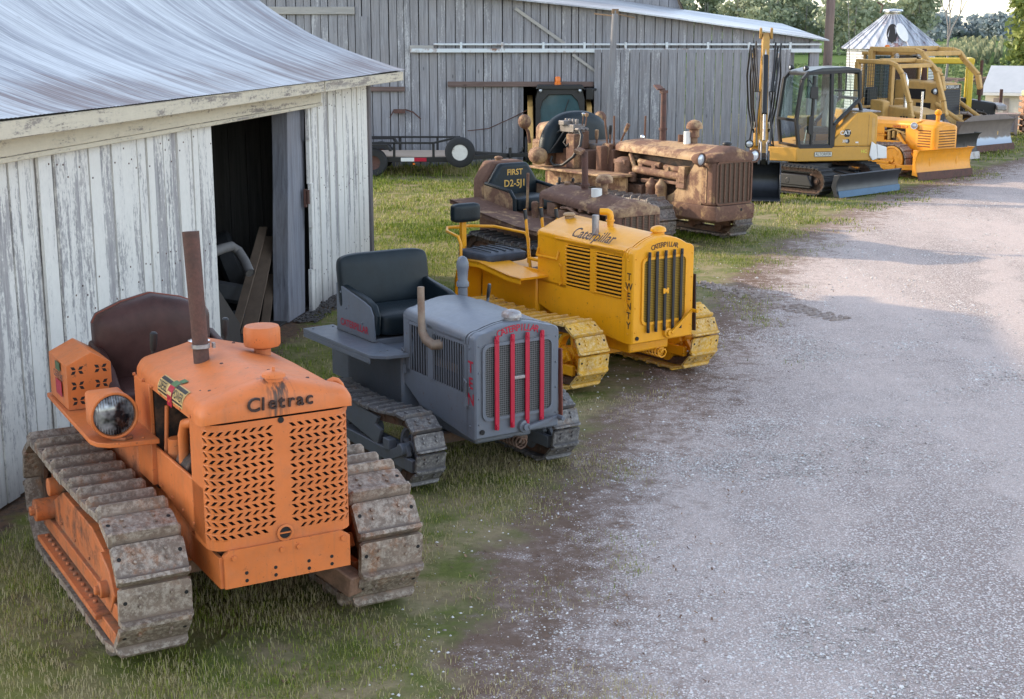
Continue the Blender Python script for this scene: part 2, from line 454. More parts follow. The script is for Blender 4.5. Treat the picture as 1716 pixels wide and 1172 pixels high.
# ---------------------------------------------------------------- crawler tractor building blocks
def track_loop(xf, xr, rf, rr, z0, sag, pitch):
    """closed shoe path in (x,z): front arc, sagging top run, rear arc, flat ground run -> [(p, t, n)]"""
    cf = Vector((xf-rf, z0+rf)); cr = Vector((xr+rr, z0+rr))
    b = math.degrees(math.atan2(rf-rr, (cf-cr).x)); top = 90+2*b
    pts = []
    for i in range(25):
        a = R(-90+(top+90)*i/24); pts.append(cf+Vector((math.cos(a), math.sin(a)))*rf)
    A = pts[-1]; a = R(top); B = cr+Vector((math.cos(a), math.sin(a)))*rr
    for i in range(1, 24):
        t = i/24; p = A.lerp(B, t); pts.append(Vector((p.x, p.y-sag*4*t*(1-t))))
    for i in range(25):
        a = R(top+(270-top)*i/24); pts.append(cr+Vector((math.cos(a), math.sin(a)))*rr)
    E_ = pts[-1]; F_ = pts[0]
    for i in range(1, 16): pts.append(E_.lerp(F_, i/16))
    L = [0]
    for i in range(len(pts)): L.append(L[-1]+(pts[(i+1) % len(pts)]-pts[i]).length)
    n = max(8, round(L[-1]/pitch)); out = []
    def at(s):
        s %= L[-1]
        for i in range(len(pts)):
            if L[i+1] >= s:
                return pts[i].lerp(pts[(i+1) % len(pts)], (s-L[i])/max(1e-9, L[i+1]-L[i]))
    step = L[-1]/n
    for i in range(n):
        s = (i+.35)*step; p0 = at(s-step*.47); p1 = at(s+step*.47); t = (p1-p0).normalized()
        out.append(((p0+p1)/2, t, Vector((t.y, -t.x)), step))
    return out, cf, cr

def track(parent, yc, w, loop, shoe, th=.03, gh=.04, style='single', bolts=4, chain_w=.12, seed=0, label=None):
    rnd = random.Random(seed)
    mb = MB(); lk = MB()
    for p, t, n, step in loop:
        j = rnd.uniform(-.004, .004); tilt = rnd.uniform(-.02, .02)
        def P(a, b, y):
            q = p + t*a + n*(b+j+tilt*a)
            return (q.x, y, q.y)
        h = step/2
        if style == 'single':      # flat pad with one grouser along the trailing edge and an overlapping lip
            prof = [(-h*.97, -.004), (h*.90, -.004), (h*1.08, .006), (h*1.05, th*.8), (h*.7, th), (-h*.58, th), (-h*.66, th+gh), (-h*.86, th+gh), (-h*.94, th*.7)]
        elif style == 'lip':      # broad plate with low bent lip
            prof = [(-h*.95, 0), (h*.85, 0), (h*1.0, .01), (h*.97, th+.006), (h*.55, th), (-h*.62, th), (-h*.72, th+gh), (-h*.93, th+gh), (-h*.97, th*.5)]
        else:                     # rubber block tread
            prof = [(-h, 0), (h, 0), (h, th), (h*.5, th), (h*.42, th+gh), (-h*.42, th+gh), (-h*.5, th), (-h, th)]
        y0, y1 = yc-w/2, yc+w/2; c = min(.02, w*.06)
        k = len(prof); vs = []
        for y, s_ in ((y0, .9), (y0+c, 1), (y1-c, 1), (y1, .9)):
            for a, b in prof: vs.append(P(a*(s_ if s_ < 1 else 1), b if b < th*1.01 else (th+(b-th)*(1 if s_ == 1 else .55)), y+rnd.uniform(-.002, .002)))
        fs = []
        for i in range(3):
            for q in range(k): fs.append((i*k+q, i*k+(q+1) % k, (i+1)*k+(q+1) % k, (i+1)*k+q))
        fs += [tuple(range(k-1, -1, -1)), tuple(3*k+q for q in range(k))]
        mb.add(vs, fs, 0)
        if bolts:
            for yy in (-.22, .22):
                for aa in ((.1, .55) if bolts > 2 else (.3,)):
                    q0 = P(h*aa, th-.002, yc+yy*w); q1 = P(h*aa, th+.012, yc+yy*w)
                    mb.cyl(q0, q1, .011, .009, 6, 0)
            if w > .3:
                for yy in (-.42, .42):
                    q0 = P(h*.35, th-.006, yc+yy*w); q1 = P(h*.35, th+.0015, yc+yy*w); mb.cyl(q0, q1, .012, .012, 8, 1)
        for s_ in (-1, 1):
            q = p - n*.045
            c0 = Vector((q.x, yc+s_*chain_w/2, q.y))
            ang = math.atan2(t.y, t.x)
            lk.obox(c0, (step*1.02, .026, .075), (0, -ang, 0), 0)
        q = p - n*.05 + t*h
        lk.cyl((q.x, yc-chain_w/2-.02, q.y), (q.x, yc+chain_w/2+.02, q.y), .022, seg=8)
    o = mb.build('track', [shoe, M('dark')], parent, smooth=0, label=label)
    lk.build('track_chain', M('chain'), o, smooth=30)
    return o

def wheel(parent, name, c, yc, r, w, mat, spokes=0, teeth=0, hub=.3, holes=0):
    mb = MB(); x, z = c
    if teeth:
        poly = []
        for i in range(teeth):
            for da, rr in ((0, r*.88), (.28, r*.90), (.40, r), (.60, r), (.72, r*.90)):
                a = 2*math.pi*(i+da)/teeth; poly.append((x+rr*math.cos(a), z+rr*math.sin(a)))
        mb.prism(poly, yc-w*.3, yc+w*.3, 'y')
        mb.lathe([(r*.8, -w*.38), (r*.8, w*.38)], (x, yc, z), (0,1,0), 24)
    elif spokes:
        mb.lathe([(r, -w/2), (r, w/2), (r*.82, w/2), (r*.82, -w/2)], (x, yc, z), (0,1,0), 30, close=True)
        for i in range(spokes):
            a = 2*math.pi*(i+.3)/spokes
            mb.bar((x+r*.2*math.cos(a), yc, z+r*.2*math.sin(a)), (x+r*.85*math.cos(a), yc, z+r*.85*math.sin(a)), w*.5, r*.20, up=(0,1,0))
    else:
        mb.lathe([(r, -w/2), (r, w/2), (r*.86, w*.5), (r*.80, w*.28), (r*.35, w*.22), (r*.3, w*.5), (.01, w*.5), (.01, -w*.5), (r*.3, -w*.5), (r*.35, -w*.22), (r*.80, -w*.28), (r*.86, -w*.5)], (x, yc, z), (0,1,0), 30)
        for i in range(holes):
            a = 2*math.pi*i/holes
            for s_ in (-1, 1):
                mb.cyl((x+r*.58*math.cos(a), yc+s_*w*.2, z+r*.58*math.sin(a)), (x+r*.58*math.cos(a), yc+s_*w*.262, z+r*.58*math.sin(a)), r*.1, seg=10, m=1)
    mb.lathe([(r*hub, -w*.62), (r*hub, w*.62)], (x, yc, z), (0,1,0), 16)
    mb.lathe([(r*hub*.6, -w*.72), (r*hub*.6, w*.72)], (x, yc, z), (0,1,0), 12)
    return mb.build(name, [mat, M('dark')], parent, bevel=.004)

def undercarriage(parent, dims, shoe, framemat, wheelmat, style='single', th=.03, gh=.04, gauge=None, w=.3, roller=True, spokes=6, seed=1, guard=True, spring=False, bolts=4):
    """two complete tracks: shoes + chain, frame, idler, sprocket, rollers"""
    xf, xr, rf, rr, z0, sag, pitch = dims
    loop, cf, cr = track_loop(xf, xr, rf, rr, z0, sag, pitch)
    for s_ in (-1, 1):
        yc = s_*gauge
        track(parent, yc, w, loop, shoe, th, gh, style, bolts, min(.15, w*.4), seed+s_)
        wheel(parent, 'idler_wheel', cf, yc, rf-.085, w*.22, wheelmat, spokes=spokes)
        wheel(parent, 'sprocket', cr, yc, rr-.03, w*.24, wheelmat, teeth=max(12, int(rr*52)))
        mb = MB()
        L0, L1 = cr.x-.05, cf.x+.05
        for q in (-.32, .32):      # twin side rails
            mb.box(L0, L1+.10, yc+q*w-.022, yc+q*w+.022, z0+rr*.42, z0+rr*.42+.10)
        mb.box(L0+.2, L1-.22, yc-w*.30, yc+w*.30, z0+rr*.55, z0+rr*.75)
        # idler yoke
        for q in (-.30, .30):
            mb.bar((L1-.25, yc+q*w, z0+rr*.6), (cf.x+.06, yc+q*w, cf.y), .035, .09)
        mb.build('track_frame', framemat, parent, bevel=.006)
        n = 4
        for i in range(n):
            x = L0+.22+(L1-L0-.42)*i/(n-1)
            rl = MB(); rl.lathe([(.085, -w*.3), (.085, -w*.16), (.065, -w*.15), (.065, w*.15), (.085, w*.16), (.085, w*.3)], (x, yc, z0+.115), (0,1,0), 14)
            rl.build('track_roller', framemat, parent)
        if roller:
            rl = MB(); rl.lathe([(.07, -w*.2), (.07, w*.2)], ((L0+L1)/2, yc, loop[0][0].y*0+z0+rr*2-.18-sag), (0,1,0), 14)
            rl.build('carrier_roller', framemat, parent)
        if spring:
            sp = MB(); pts = []
            x0, x1 = cf.x-.75, cf.x-.28
            for i in range(120):
                a = i/120*2*math.pi*11; pts.append((x0+(x1-x0)*i/120, yc+(-s_ if spring == 'in' else 1)*0+math.cos(a)*.055, z0+rr*.72+math.sin(a)*.055))
            sp.tube(pts, .011, 6); sp.cyl((x1-.02, yc, z0+rr*.72), (x1+.17, yc, z0+rr*.72), .06)
            sp.cyl((x0-.12, yc, z0+rr*.72), (x1, yc, z0+rr*.72), .025)
            sp.build('recoil_spring', framemat, parent)
    # cross axle and belly between the tracks
    mb = MB()
    mb.cyl((cr.x, -gauge+w*.3, cr.y), (cr.x, gauge-w*.3, cr.y), .09)
    mb.build('axle', framemat, parent, bevel=.004)
    mb = MB(); mb.cyl((cf.x-.25, -gauge+w*.25, cf.y-.02), (cf.x-.25, gauge-w*.25, cf.y-.02), .045)
    mb.build('cross_shaft', framemat, parent, bevel=.004)
    return loop, cf, cr

def hood_ring(x, hw, zb, zs, zc, n=7, sh=.10, flat=.0):
    """cross-section (closed) of a hood: side wall, rounded shoulder, crowned top"""
    half = [(-hw, zb), (-hw, zs)]
    if flat:      # folded-sheet hood: tight shoulder, straight slopes meeting at a soft ridge
        r_ = sh*.62; th = math.atan2(zc-zs-r_*.8, hw-r_*.6)
        for i in range(1, n):
            a = (math.pi/2-th)*i/(n-1)
            half.append((-hw+r_*(1-math.cos(a)), zs+r_*math.sin(a)))
        y0, z0 = half[-1]
        for t, k in ((.3, .3), (.6, .6), (.85, .84), (.95, .925), (1, .94)):
            half.append((y0*(1-t), z0+(zc-z0)*k/.94))
        ring = half+[(-y, z) for y, z in reversed(half[:-1])]
        return [(x, y, z) for y, z in ring]
    for i in range(1, n):
        a = math.pi/2*i/n
        half.append((-hw+sh*(1-math.cos(a)), zs+sh*.62*math.sin(a)))
    zt = zs+sh*.62
    for i in range(0, 5):
        t = i/4; y = (-hw+sh)*(1-t)
        half.append((y, zt+(zc-zt)*(1-(1-t)**2 if not flat else t)))
    ring = half+[(-y, z) for y, z in reversed(half[:-1])]
    return [(x, y, z) for y, z in ring]

def lever(parent, base, tip, mat, knob=None, r=.012, kr=.02, kl=.09, name='lever'):
    b = Vector(base); t = Vector(tip); d = (t-b).normalized()
    mb = MB(); mb.tube([b, b.lerp(t, .5)+Vector((.004, 0, 0)), t], r, 8)
    o = mb.build(name, mat, parent)
    if knob:
        k = MB(); k.tube([t-d*kl, t-d*(kl*.6), t-d*.01, t], [kr*.75, kr, kr, kr*.6], 10)
        k.build('handle_grip', knob, o)
    return o

def cushion(parent, name, c, size, mat, rot=(0,0,0), bev=.05, label=None, bulge=0.0):
    bm = bmesh.new(); bmesh.ops.create_cube(bm, size=1)
    bmesh.ops.subdivide_edges(bm, edges=bm.edges, cuts=5, use_grid_fill=True)
    h = [d/2 for d in size]; b = min(bev, min(h)*.95)
    k = Euler(rot).to_matrix()
    for v in bm.verts:
        p = Vector((v.co.x*2*h[0], v.co.y*2*h[1], v.co.z*2*h[2]))
        q = Vector([max(-h[i]+b, min(h[i]-b, p[i])) for i in range(3)])
        d = p-q
        if d.length > 1e-6:
            m = max(abs(d.x), abs(d.y), abs(d.z)); d = d.normalized()*b*min(1, m/b) if m > 0 else d
        p = q+d
        if bulge:
            f = (1-(p.x/h[0])**2*.9)*(1-(p.y/h[1])**2)*(1-(p.z/h[2])**2) if False else 0
        v.co = k @ p + Vector(c)
    me = bpy.data.meshes.new(name); bm.to_mesh(me); bm.free()
    me.materials.append(mat); me.polygons.foreach_set('use_smooth', [True]*len(me.polygons))
    o = bpy.data.objects.new(name, me); col.objects.link(o); o.parent = parent
    s_ = o.modifiers.new('round', 'SUBSURF'); s_.levels = 1; s_.render_levels = 2
    if label: o['label'] = label
    return o

def bolt_row(mb, pts, r=.012, h=.01, axis=(1,0,0), m=0):
    a = Vector(axis)
    for p in pts:
        mb.cyl(Vector(p)-a*.002, Vector(p)+a*h, r, r*.9, 6, m)

def mudcap(parent, name, x, y, z, r, mat, h=.05, stem=0.0):
    mb = MB(); mb.lathe([(r*.8, -.04), (r*.8, 0), (r*1.08, .005), (r*1.08, h*.6), (r*.85, h), (r*.25, h*1.15), (.001, h*1.2)], (x, y, z), seg=20)
    return mb.build(name, mat, parent, bevel=.003)

def headlamp(parent, c, r, mat, d=(1,0,0), depth=.14, name='headlight', housing=True):
    mb = MB(); D = Vector(d).normalized()
    mb.lathe([(r*.35, -depth), (r*.75, -depth*.7), (r*.97, -depth*.25), (r*1.0, 0), (r*1.1, 0), (r*1.1, .03), (r*.93, .03), (r*.93, .008)], c, D, 24)
    o = mb.build(name, mat, parent)
    g = MB(); g.lathe([(r*.92, .006), (r*.7, .026), (r*.35, .036), (.001, .04)], c, D, 24)
    g.build('lamp_lens', M('lens'), o)
    return o
ROW = 'old crawler tractors parked side by side along the gravel'
# ================================================================= orange crawler
def build_orange():
    t = thing('crawler_tractor', 'orange crawler tractor with chevron-punched grille and tall rusty exhaust, nearest the viewer', 'crawler tractor', (-1.279, 7.539, 0), R(-60), ROW)
    O = M('orange'); OD = M('orange_dark')
    dims = (-.14, -2.60, .365, .36, .075, .03, .228)
    loop, cf, cr = undercarriage(t, dims, M('shoe_clet'), OD, OD, 'single', .038, .05, gauge=.715, w=.405, spokes=0, seed=3)
    # side plates of the track frames with a bolted lower ledge
    for s_ in (-1, 1):
        yo = s_*.84
        mb = MB()
        mb.prism([(-2.0, .22), (-.72, .22), (-.62, .34), (-.66, .52), (-1.0, .60), (-1.75, .60), (-2.05, .46)], yo-s_*.13, yo, 'y')
        mb.box(-2.15, -.62, min(yo-.01*s_, yo+.10*s_), max(yo-.01*s_, yo+.10*s_), .17, .205)
        mb.box(-1.0, -.32, min(yo-.05*s_, yo+.06*s_), max(yo-.05*s_, yo+.06*s_), .10, .19)
        bolt_row(mb, [(-2.08+i*.098, yo+.05*s_, .205) for i in range(14)], .016, .018, (0,0,1))
        bolt_row(mb, [(-2.0+i*.18, yo, .31+.06*(i % 2)) for i in range(7)], .012, .012, (0, s_, 0))
        mb.build('track_guard', OD, t, bevel=.012, seg=2)
        mb = MB(); mb.prism([(-.72, .30), (-.52, .24), (-.40, .38), (-.50, .50), (-.68, .56)], yo-.05*s_, yo+.035*s_, 'y')
        mb.cyl((-.55, yo-.05*s_, .38), (-.55, yo+.085*s_, .38), .05)
        mb.cyl((-.55, yo+.06*s_, .38), (-.55, yo+.11*s_, .38), .03, seg=6)
        mb.build('idler_bracket', OD, t, bevel=.008)
        mb = MB(); mb.cyl((-2.08, yo-.1*s_, .40), (-2.08, yo+.12*s_, .40), .075); mb.cyl((-2.08, yo+.10*s_, .40), (-2.08, yo+.15*s_, .40), .035, seg=6)
        mb.cyl((-1.84, yo-.1*s_, .62), (-1.84, yo+.07*s_, .62), .06)
        mb.build('pivot_hub', OD, t, bevel=.006)
    # chassis
    mb = MB(); mb.box(-2.3, -.1, -.36, .36, .42, .74); mb.box(-2.45, -1.3, -.46, .46, .60, 1.02)
    mb.build('chassis', OD, t, bevel=.02)
    # side panels
    for s_ in (-1, 1):
        mb = MB()
        mb.prism([(-1.42, .84), (-.10, .70), (-.10, 1.035), (-1.08, 1.035), (-1.08, 1.40), (-1.42, 1.40)], s_*.425, s_*.405, 'y')
        mb.prism([(-1.10, 1.03), (-1.07, 1.03), (-1.07, 1.41), (-1.10, 1.41)], s_*.43, s_*.405, 'y')
        mb.build('side_panel', O, t, bevel=.006)
    # hood
    mb = MB()
    rings = []
    for x, hw, zs, zc in ((-1.50, .345, 1.40, 1.50), (-1.46, .385, 1.425, 1.565), (-1.36, .42, 1.435, 1.60), (-.8, .43, 1.44, 1.605), (-.17, .435, 1.435, 1.60)):
        rings.append(hood_ring(x, hw, 1.395, zs, zc, sh=.12, flat=1))
    mb.loft(rings)
    for s_ in (-1, 1):
        for k in range(7): mb.cyl((-1.38+k*.19, s_*.425, 1.412), (-1.38+k*.19, s_*.440, 1.412), .011, .009, 6)
        for k in range(6): mb.cyl((-1.30+k*.2, s_*.42, .86-.018*k), (-1.30+k*.2, s_*.434, .86-.018*k), .011, .009, 6)
    for x, y, z in ((-.30, -.30, 1.525), (-.36, -.33, 1.515), (-.24, .26, 1.545), (-.62, -.12, 1.595), (-.3, .05, 1.602), (-1.1, .12, 1.60)): mb.lathe([(.012, 0), (.009, .006)], (x, y, z), seg=8, m=1)
    mb.build('hood', [O, M('exhaust')], t, smooth=50)
    mb = MB()
    rings = []
    for x, hw, zs, zc, zb in ((-.185, .440, 1.44, 1.608, 1.40), (-.17, .452, 1.447, 1.617, 1.395), (-.09, .45, 1.45, 1.615, 1.40), (-.03, .44, 1.44, 1.595, 1.405), (.0, .415, 1.43, 1.56, 1.415), (.012, .37, 1.425, 1.53, 1.42)):
        rings.append(hood_ring(x, hw, zb, zs, zc, sh=.12, flat=1))
    mb.loft(rings)
    cap = mb.build('radiator_tank', stained('orange_paint_streaked', O, .10), t, smooth=60)
    mb = MB()
    xs = {'C': -.20, 'l': -.115, 'e': -.045, 't': .025, 'r': .085, 'a': .155, 'c': .225}
    for i, ch in enumerate('Cletrac'):
        y = -.160+.054*i
        mb.text(ch, .105 if i else .112, Matrix(((0,.12,0,.024),(1,0,0,y),(0,1,0,1.497),(0,0,0,1))), bold=.010)
    sol = mb.build('lettering', M('letter'), cap, smooth=0)
    sd = sol.modifiers.new('thick', 'SOLIDIFY'); sd.thickness = .012; sd.offset = 0
    # grille : punched chevron screen wrapped round the corners
    W2, RC, zb, zt = .425, .10, .685, 1.405
    arcL = RC*math.pi/2; half = (W2-RC)+arcL
    def pos(u, dep=0.0):      # u along the wrap, 0 = centre
        s_ = 1 if u >= 0 else -1; a = abs(u)
        if a <= W2-RC: return (0.0-dep, u)
        th = min((a-(W2-RC))/RC, math.pi/2)
        return (-RC+(RC-dep)*math.cos(th), s_*((W2-RC)+(RC-dep)*math.sin(th)))
    mb = MB()
    rows, cols = 16, 9
    u0, u1 = .045, half-.012; z0, z1 = zb+.055, zt-.03
    cw, chh = (u1-u0)/cols, (z1-z0)/rows
    def quad(us, zs):
        vs = [(pos(u)[0], pos(u)[1], z) for u, z in zip(us, zs)]
        mb.add(vs, [tuple(range(len(vs)))], 0)
    for s_ in (-1, 1):
        for r_ in range(rows):
            for c_ in range(cols):
                a, b = u0+c_*cw, u0+(c_+1)*cw; lo, hi = z0+r_*chh, z0+(r_+1)*chh
                sl = (1 if r_ % 2 == 0 else -1)*cw*.26*s_*s_
                cu, cz = (a+b)/2, (lo+hi)/2
                hw_, hh = cw*.23, chh*.30
                if r_ == 0 and c_ < 1 or (r_ == rows-1 and c_ < 0):
                    q = [(a, lo), (b, lo), (b, hi), (a, hi)]
                    quad([s_*p[0] for p in q], [p[1] for p in q]); continue
                out = [(a, lo), (b, lo), (b, hi), (a, hi)]
                d = -sl
                inn = [(cu-hw_+d, cz-hh), (cu+hw_+d, cz-hh), (cu+hw_-d, cz+hh), (cu-hw_-d, cz+hh)]
                for k in range(4):
                    l = (k+1) % 4
                    quad([s_*out[k][0], s_*out[l][0], s_*inn[l][0], s_*inn[k][0]], [out[k][1], out[l][1], inn[l][1], inn[k][1]])
                    vs = []
                    for (u, z), dp in ((inn[k], 0), (inn[l], 0), (inn[l], .008), (inn[k], .008)):
                        x, y = pos(s_*u, dp); vs.append((x, y, z))
                    mb.add(vs, [(0,1,2,3)], 0)
    # plain borders
    for s_ in (-1, 1):
        quad([s_*u1, s_*half, s_*half, s_*u1], [zb, zb, zt, zt])
        for k in range(12):
            a, b = s_*(u1*k/12), s_*(u1*(k+1)/12)
            quad([a, b, b, a], [z1, z1, zt, zt]); quad([a, b, b, a], [zb, zb, z0, z0])
        quad([0, s_*u0, s_*u0, 0], [z0, z0, z1, z1])
        x, y = pos(s_*half)
        mb.add([(x, y, zb), (-.30, y, zb), (-.30, y, zt), (x, y, zt)], [(0,1,2,3)], 0)
    gr = mb.build('grille', O, t, smooth=40)
    mb = MB(); mb.box(-.28, -.05, -.40, .40, zb, zt-.01); mb.build('radiator_core', M('dark'), t)
    mb = MB()
    mb.lathe([(.045, -.002), (.05, .012), (.036, .014), (.034, .004)], (0, .0, .735), (1,0,0), 20, m=0, close=True)
    mb.lathe([(.035, .004), (.001, .005)], (0, 0, .735), (1,0,0), 16, m=1); mb.box(.003, .012, -.034, .034, .731, .739, 0)
    mb.lathe([(.018, .0035), (.001, .004)], (0, 0, 1.39), (1,0,0), 14, m=1)
    mb.build('crank_hole_ring', [O, M('dark')], gr)
    # bumper plate
    mb = MB(); mb.prism([(-.365, .47), (.385, .47), (.385, .655), (.33, .69), (-.33, .69), (-.365, .655)], -.02, .022, 'x')
    mb.box(-.5, -.0, -.385, -.365, .47, .65); mb.box(-.5, 0, .365, .385, .47, .65)
    bolt_row(mb, [(.022, y, .645) for y in (-.31, -.03, .07, .34)], .017, .012)
    for y in (-.24, -.07, .13, .27):
        for z in (.50, .545): mb.cyl((.0215, y, z), (.0235, y, z), .011, seg=10, m=1)
    mb.build('front_bumper', [O, M('dark')], t, bevel=.004)
    mb = MB(); mb.bar((-.75, .30, .40), (-.16, .50, .25), .11, .13); mb.bar((-.9, -.55, .3), (-.9, .55, .3), .10, .10)
    mb.build('cross_beam', M('engine_rust'), t, bevel=.01)
    # engine seen through the open side
    for s_ in (-1,):
        mb = MB()
        mb.box(-1.05, -.2, -.20, .20, .74, 1.34); mb.box(-1.0, -.3, -.27, -.18, .80, 1.10)
        mb.cyl((-.72, -.30, 1.0), (-.50, -.30, 1.0), .10); mb.cyl((-.38, -.36, .86), (-.32, -.36, .86), .06)
        mb.box(-1.16, -1.09, -.40, .40, .74, 1.38); mb.build('engine', M('engine'), t, bevel=.01)
        mb = MB()
        mb.tube([(-.30, -.20, 1.30), (-.52, -.33, 1.30), (-.60, -.36, 1.27), (-.63, -.365, 1.2), (-.63, -.365, 1.0)], .032, 12)
        mb.tube([(-.40, -.36, 1.36), (-.40, -.365, 1.1), (-.38, -.36, .78)], .026, 10)
        mb.cyl((-.22, -.36, 1.06), (-.22, -.28, 1.06), .10); mb.cyl((-.28, -.38, .95), (-.28, -.28, .95), .075)
        mb.cyl((-.85, -.34, .90), (-.85, -.34, 1.12), .055); mb.tube([(-.95, -.36, 1.30), (-.95, -.38, 1.0), (-.7, -.39, .92)], .014, 8)
        mb.build('engine_pipes', O, t, bevel=.004)
    # exhaust
    mb = MB(); mb.tube([(-.86, -.16, 1.50), (-.885, -.16, 1.75), (-.94, -.165, 2.335)], [.047, .047, .050], 20, caps=False)
    mb.tube([(-.94, -.165, 2.335), (-.93, -.165, 2.2)], [.043, .043], 20)
    ex = mb.build('exhaust_stack', M('exhaust'), t)
    mb = MB(); mb.cyl((-.868, -.16, 1.645), (-.87, -.16, 1.668), .054, seg=20); mb.box(-.88, -.85, -.09, -.075, 1.64, 1.67)
    mb.build('clamp', M('steel'), ex)
    # air cleaner, filler cap, radiator cap
    mb = MB(); mb.lathe([(.05, -.06), (.052, .03), (.07, .04), (.108, .05), (.113, .06), (.113, .155), (.105, .172), (.05, .18), (.001, .181)], (-1.0, .27, 1.54), seg=26)
    ac = mb.build('air_cleaner', O, t, smooth=45)
    mb = MB(); mb.tube([(-.94, .20, 1.612), (-.90, .28, 1.60), (-.93, .35, 1.60)], .008, 6); mb.build('clamp', M('exhaust'), ac)
    mb = MB(); mb.lathe([(.062, 0), (.068, .012), (.03, .022), (.001, .024)], (-1.22, -.06, 1.603), seg=22); mb.build('fuel_cap', M('bright'), t)
    mb = MB(); mb.lathe([(.050, -.03), (.052, .004), (.066, .008), (.064, .026), (.050, .036), (.010, .039), (.008, .062), (.001, .062)], (-.085, .0, 1.612), seg=22); mb.build('radiator_cap', O, t)
    mb = MB()
    for i in range(9): mb.tube([(-.085+.035*math.cos(i*.35), .38+.0, 1.44+.0), ] * 1 + [(-.085, .40, 1.50)], .001, 4) if False else None
    mb.tube([(-.34+.0, .46+.07*math.sin(a*math.pi/8), 1.36+.13*math.cos(a*math.pi/8)) for a in range(-8, 9)], .016, 10); mb.build('grab_loop', O, t)
    # decal on the left shoulder of the hood
    mb = MB()
    zc0 = 1.487
    prof_ = [(p[1], p[2]) for p in hood_ring(0, .432, 1.395, 1.44, 1.605, sh=.12, flat=1)][0:13]
    def hs(v):      # point and normal at arc length v above the shoulder line
        for (ya, za), (yb, zb_) in zip(prof_, prof_[1:]):
            L_ = math.hypot(yb-ya, zb_-za)
            if v <= L_: return ya+(yb-ya)*v/L_, za+(zb_-za)*v/L_, -(zb_-za)/L_, (yb-ya)/L_
            v -= L_
    def hp(x, v, lift): y, z, ny, nz = hs(v); return (x, y+ny*lift, z+nz*lift)
    def dq(x0, x1, v0, v1, m, lift=.003, n=6):
        for k in range(n):
            a_, b_ = v0+(v1-v0)*k/n, v0+(v1-v0)*(k+1)/n
            mb.add([hp(x0, a_, lift), hp(x1, a_, lift), hp(x1, b_, lift), hp(x0, b_, lift)], [(0,1,2,3)], m)
    V0 = .022
    dq(-.86, -.66, V0, V0+.115, 0); dq(-.58, -.38, V0, V0+.115, 0)
    dq(-.85, -.67, V0+.010, V0+.022, 1, .0045); dq(-.85, -.67, V0+.085, V0+.107, 1, .0045); dq(-.57, -.39, V0+.010, V0+.022, 1, .0045); dq(-.57, -.39, V0+.085, V0+.107, 1, .0045)
    dq(-.665, -.575, V0-.035, V0+.085, 2, .006); dq(-.665, -.575, V0+.085, V0+.125, 3, .006); dq(-.64, -.57, V0+.13, V0+.165, 3, .004); dq(-.655, -.585, V0+.03, V0+.05, 0, .0075)
    y, z, ny, nz = hs(V0+.053)
    for s, cx in (('DIESEL', -.76), ('POWER', -.48)):
        k = Matrix(((1,0,0,cx),(0,nz,ny,y+ny*.006),(0,-ny,nz,z+nz*.006),(0,0,0,1)))
        mb.text(s, .072, k, 1, bold=.012, sx=.72)
    mb.build('decal', [M('hay'), M('black'), M('red'), simple('decal_green', (.08,.16,.06))], t, smooth=0, fixn=False)
    # fenders with rounded noses
    for s_ in (-1, 1):
        mb = MB()
        y0, y1 = .42, .79
        poly = [(-2.40, s_*y0), (-2.40, s_*(y1-.03)), (-1.12, s_*(y1-.0))] + [(-1.12+.16*math.sin(R(a)), s_*(y1-.16+.16*math.cos(R(a)))) for a in (30, 60, 90)] + [(-.93, s_*y0)]
        mb.prism(poly, 1.075, 1.105, 'z')
        mb.box(-2.4, -1.0, min(s_*.42, s_*.455), max(s_*.42, s_*.455), .80, 1.075)
        bolt_row(mb, [(-1.0-.3*i, s_*.5, 1.105) for i in range(3)], .014, .008, (0,0,1))
        mb.build('fender', O, t, bevel=.008)
    # vented tool box on the left fender
    def toolbox(yc, x0, x1, label=None):
        mb = MB(); hw = .142
        mb.prism([(yc-hw, 1.108), (yc+hw, 1.108), (yc+hw, 1.40), (yc+.02, 1.475), (yc-hw, 1.40)], x0, x1, 'x')
        for cy in (-.075, .075):
            for cz in (1.165, 1.265, 1.365):
                for a in (35, 145, 215, 325):
                    ca, sa = math.cos(R(a)), math.sin(R(a))
                    px, pz = yc+cy+ca*.029, cz+sa*.025
                    mb.prism([(px+ca*.021, pz+sa*.021), (px-sa*.012, pz+ca*.012), (px-ca*.021, pz-sa*.021), (px+sa*.012, pz-ca*.012)], x1-.004, x1+.0025, 'x', 1)
        o = mb.build('tool_box', [M('orange'), M('dark')], t, bevel=.006)
        return o
    tb = toolbox(-.60, -2.34, -1.84)
    mb = MB(); mb.text('CLETRAC', .06, face_side(-2.05, -.752, 1.30), 0, bold=.01); mb.box(-2.13, -1.97, -.7525, -.7505, 1.17, 1.27, 1); mb.box(-2.11, -1.99, -.7525, -.7505, 1.335, 1.39, 2)
    mb.build('decal', [M('black'), M('red'), simple('decal_green_side', (.07,.12,.05))], tb, smooth=0, fixn=False)
    # big square-backed headlamp on the fender nose
    mb = MB()
    cx, cy, cz, r_ = -1.03, -.66, 1.265, .138
    ring0 = [(cx-.24, cy+y, cz+z) for y, z in rrect(.21, .21, .02, 5)]
    n = len(ring0)
    ring1 = [(cx-.085, cy+r_*1.0*math.cos(2*math.pi*k/n+R(7)), cz+r_*1.0*math.sin(2*math.pi*k/n+R(7))) for k in range(n)]
    ring2 = [(cx, cy+r_*math.cos(2*math.pi*k/n+R(7)), cz+r_*math.sin(2*math.pi*k/n+R(7))) for k in range(n)]
    mb.loft([ring0, ring1, ring2]); 
    mb.lathe([(r_*.86, -.01), (r_*.92, .035), (r_*1.03, .035), (r_*1.03, -.02)], (cx, cy, cz), (1,0,0), 30, close=True)
    hl = mb.build('headlight', O, t, bevel=.004)
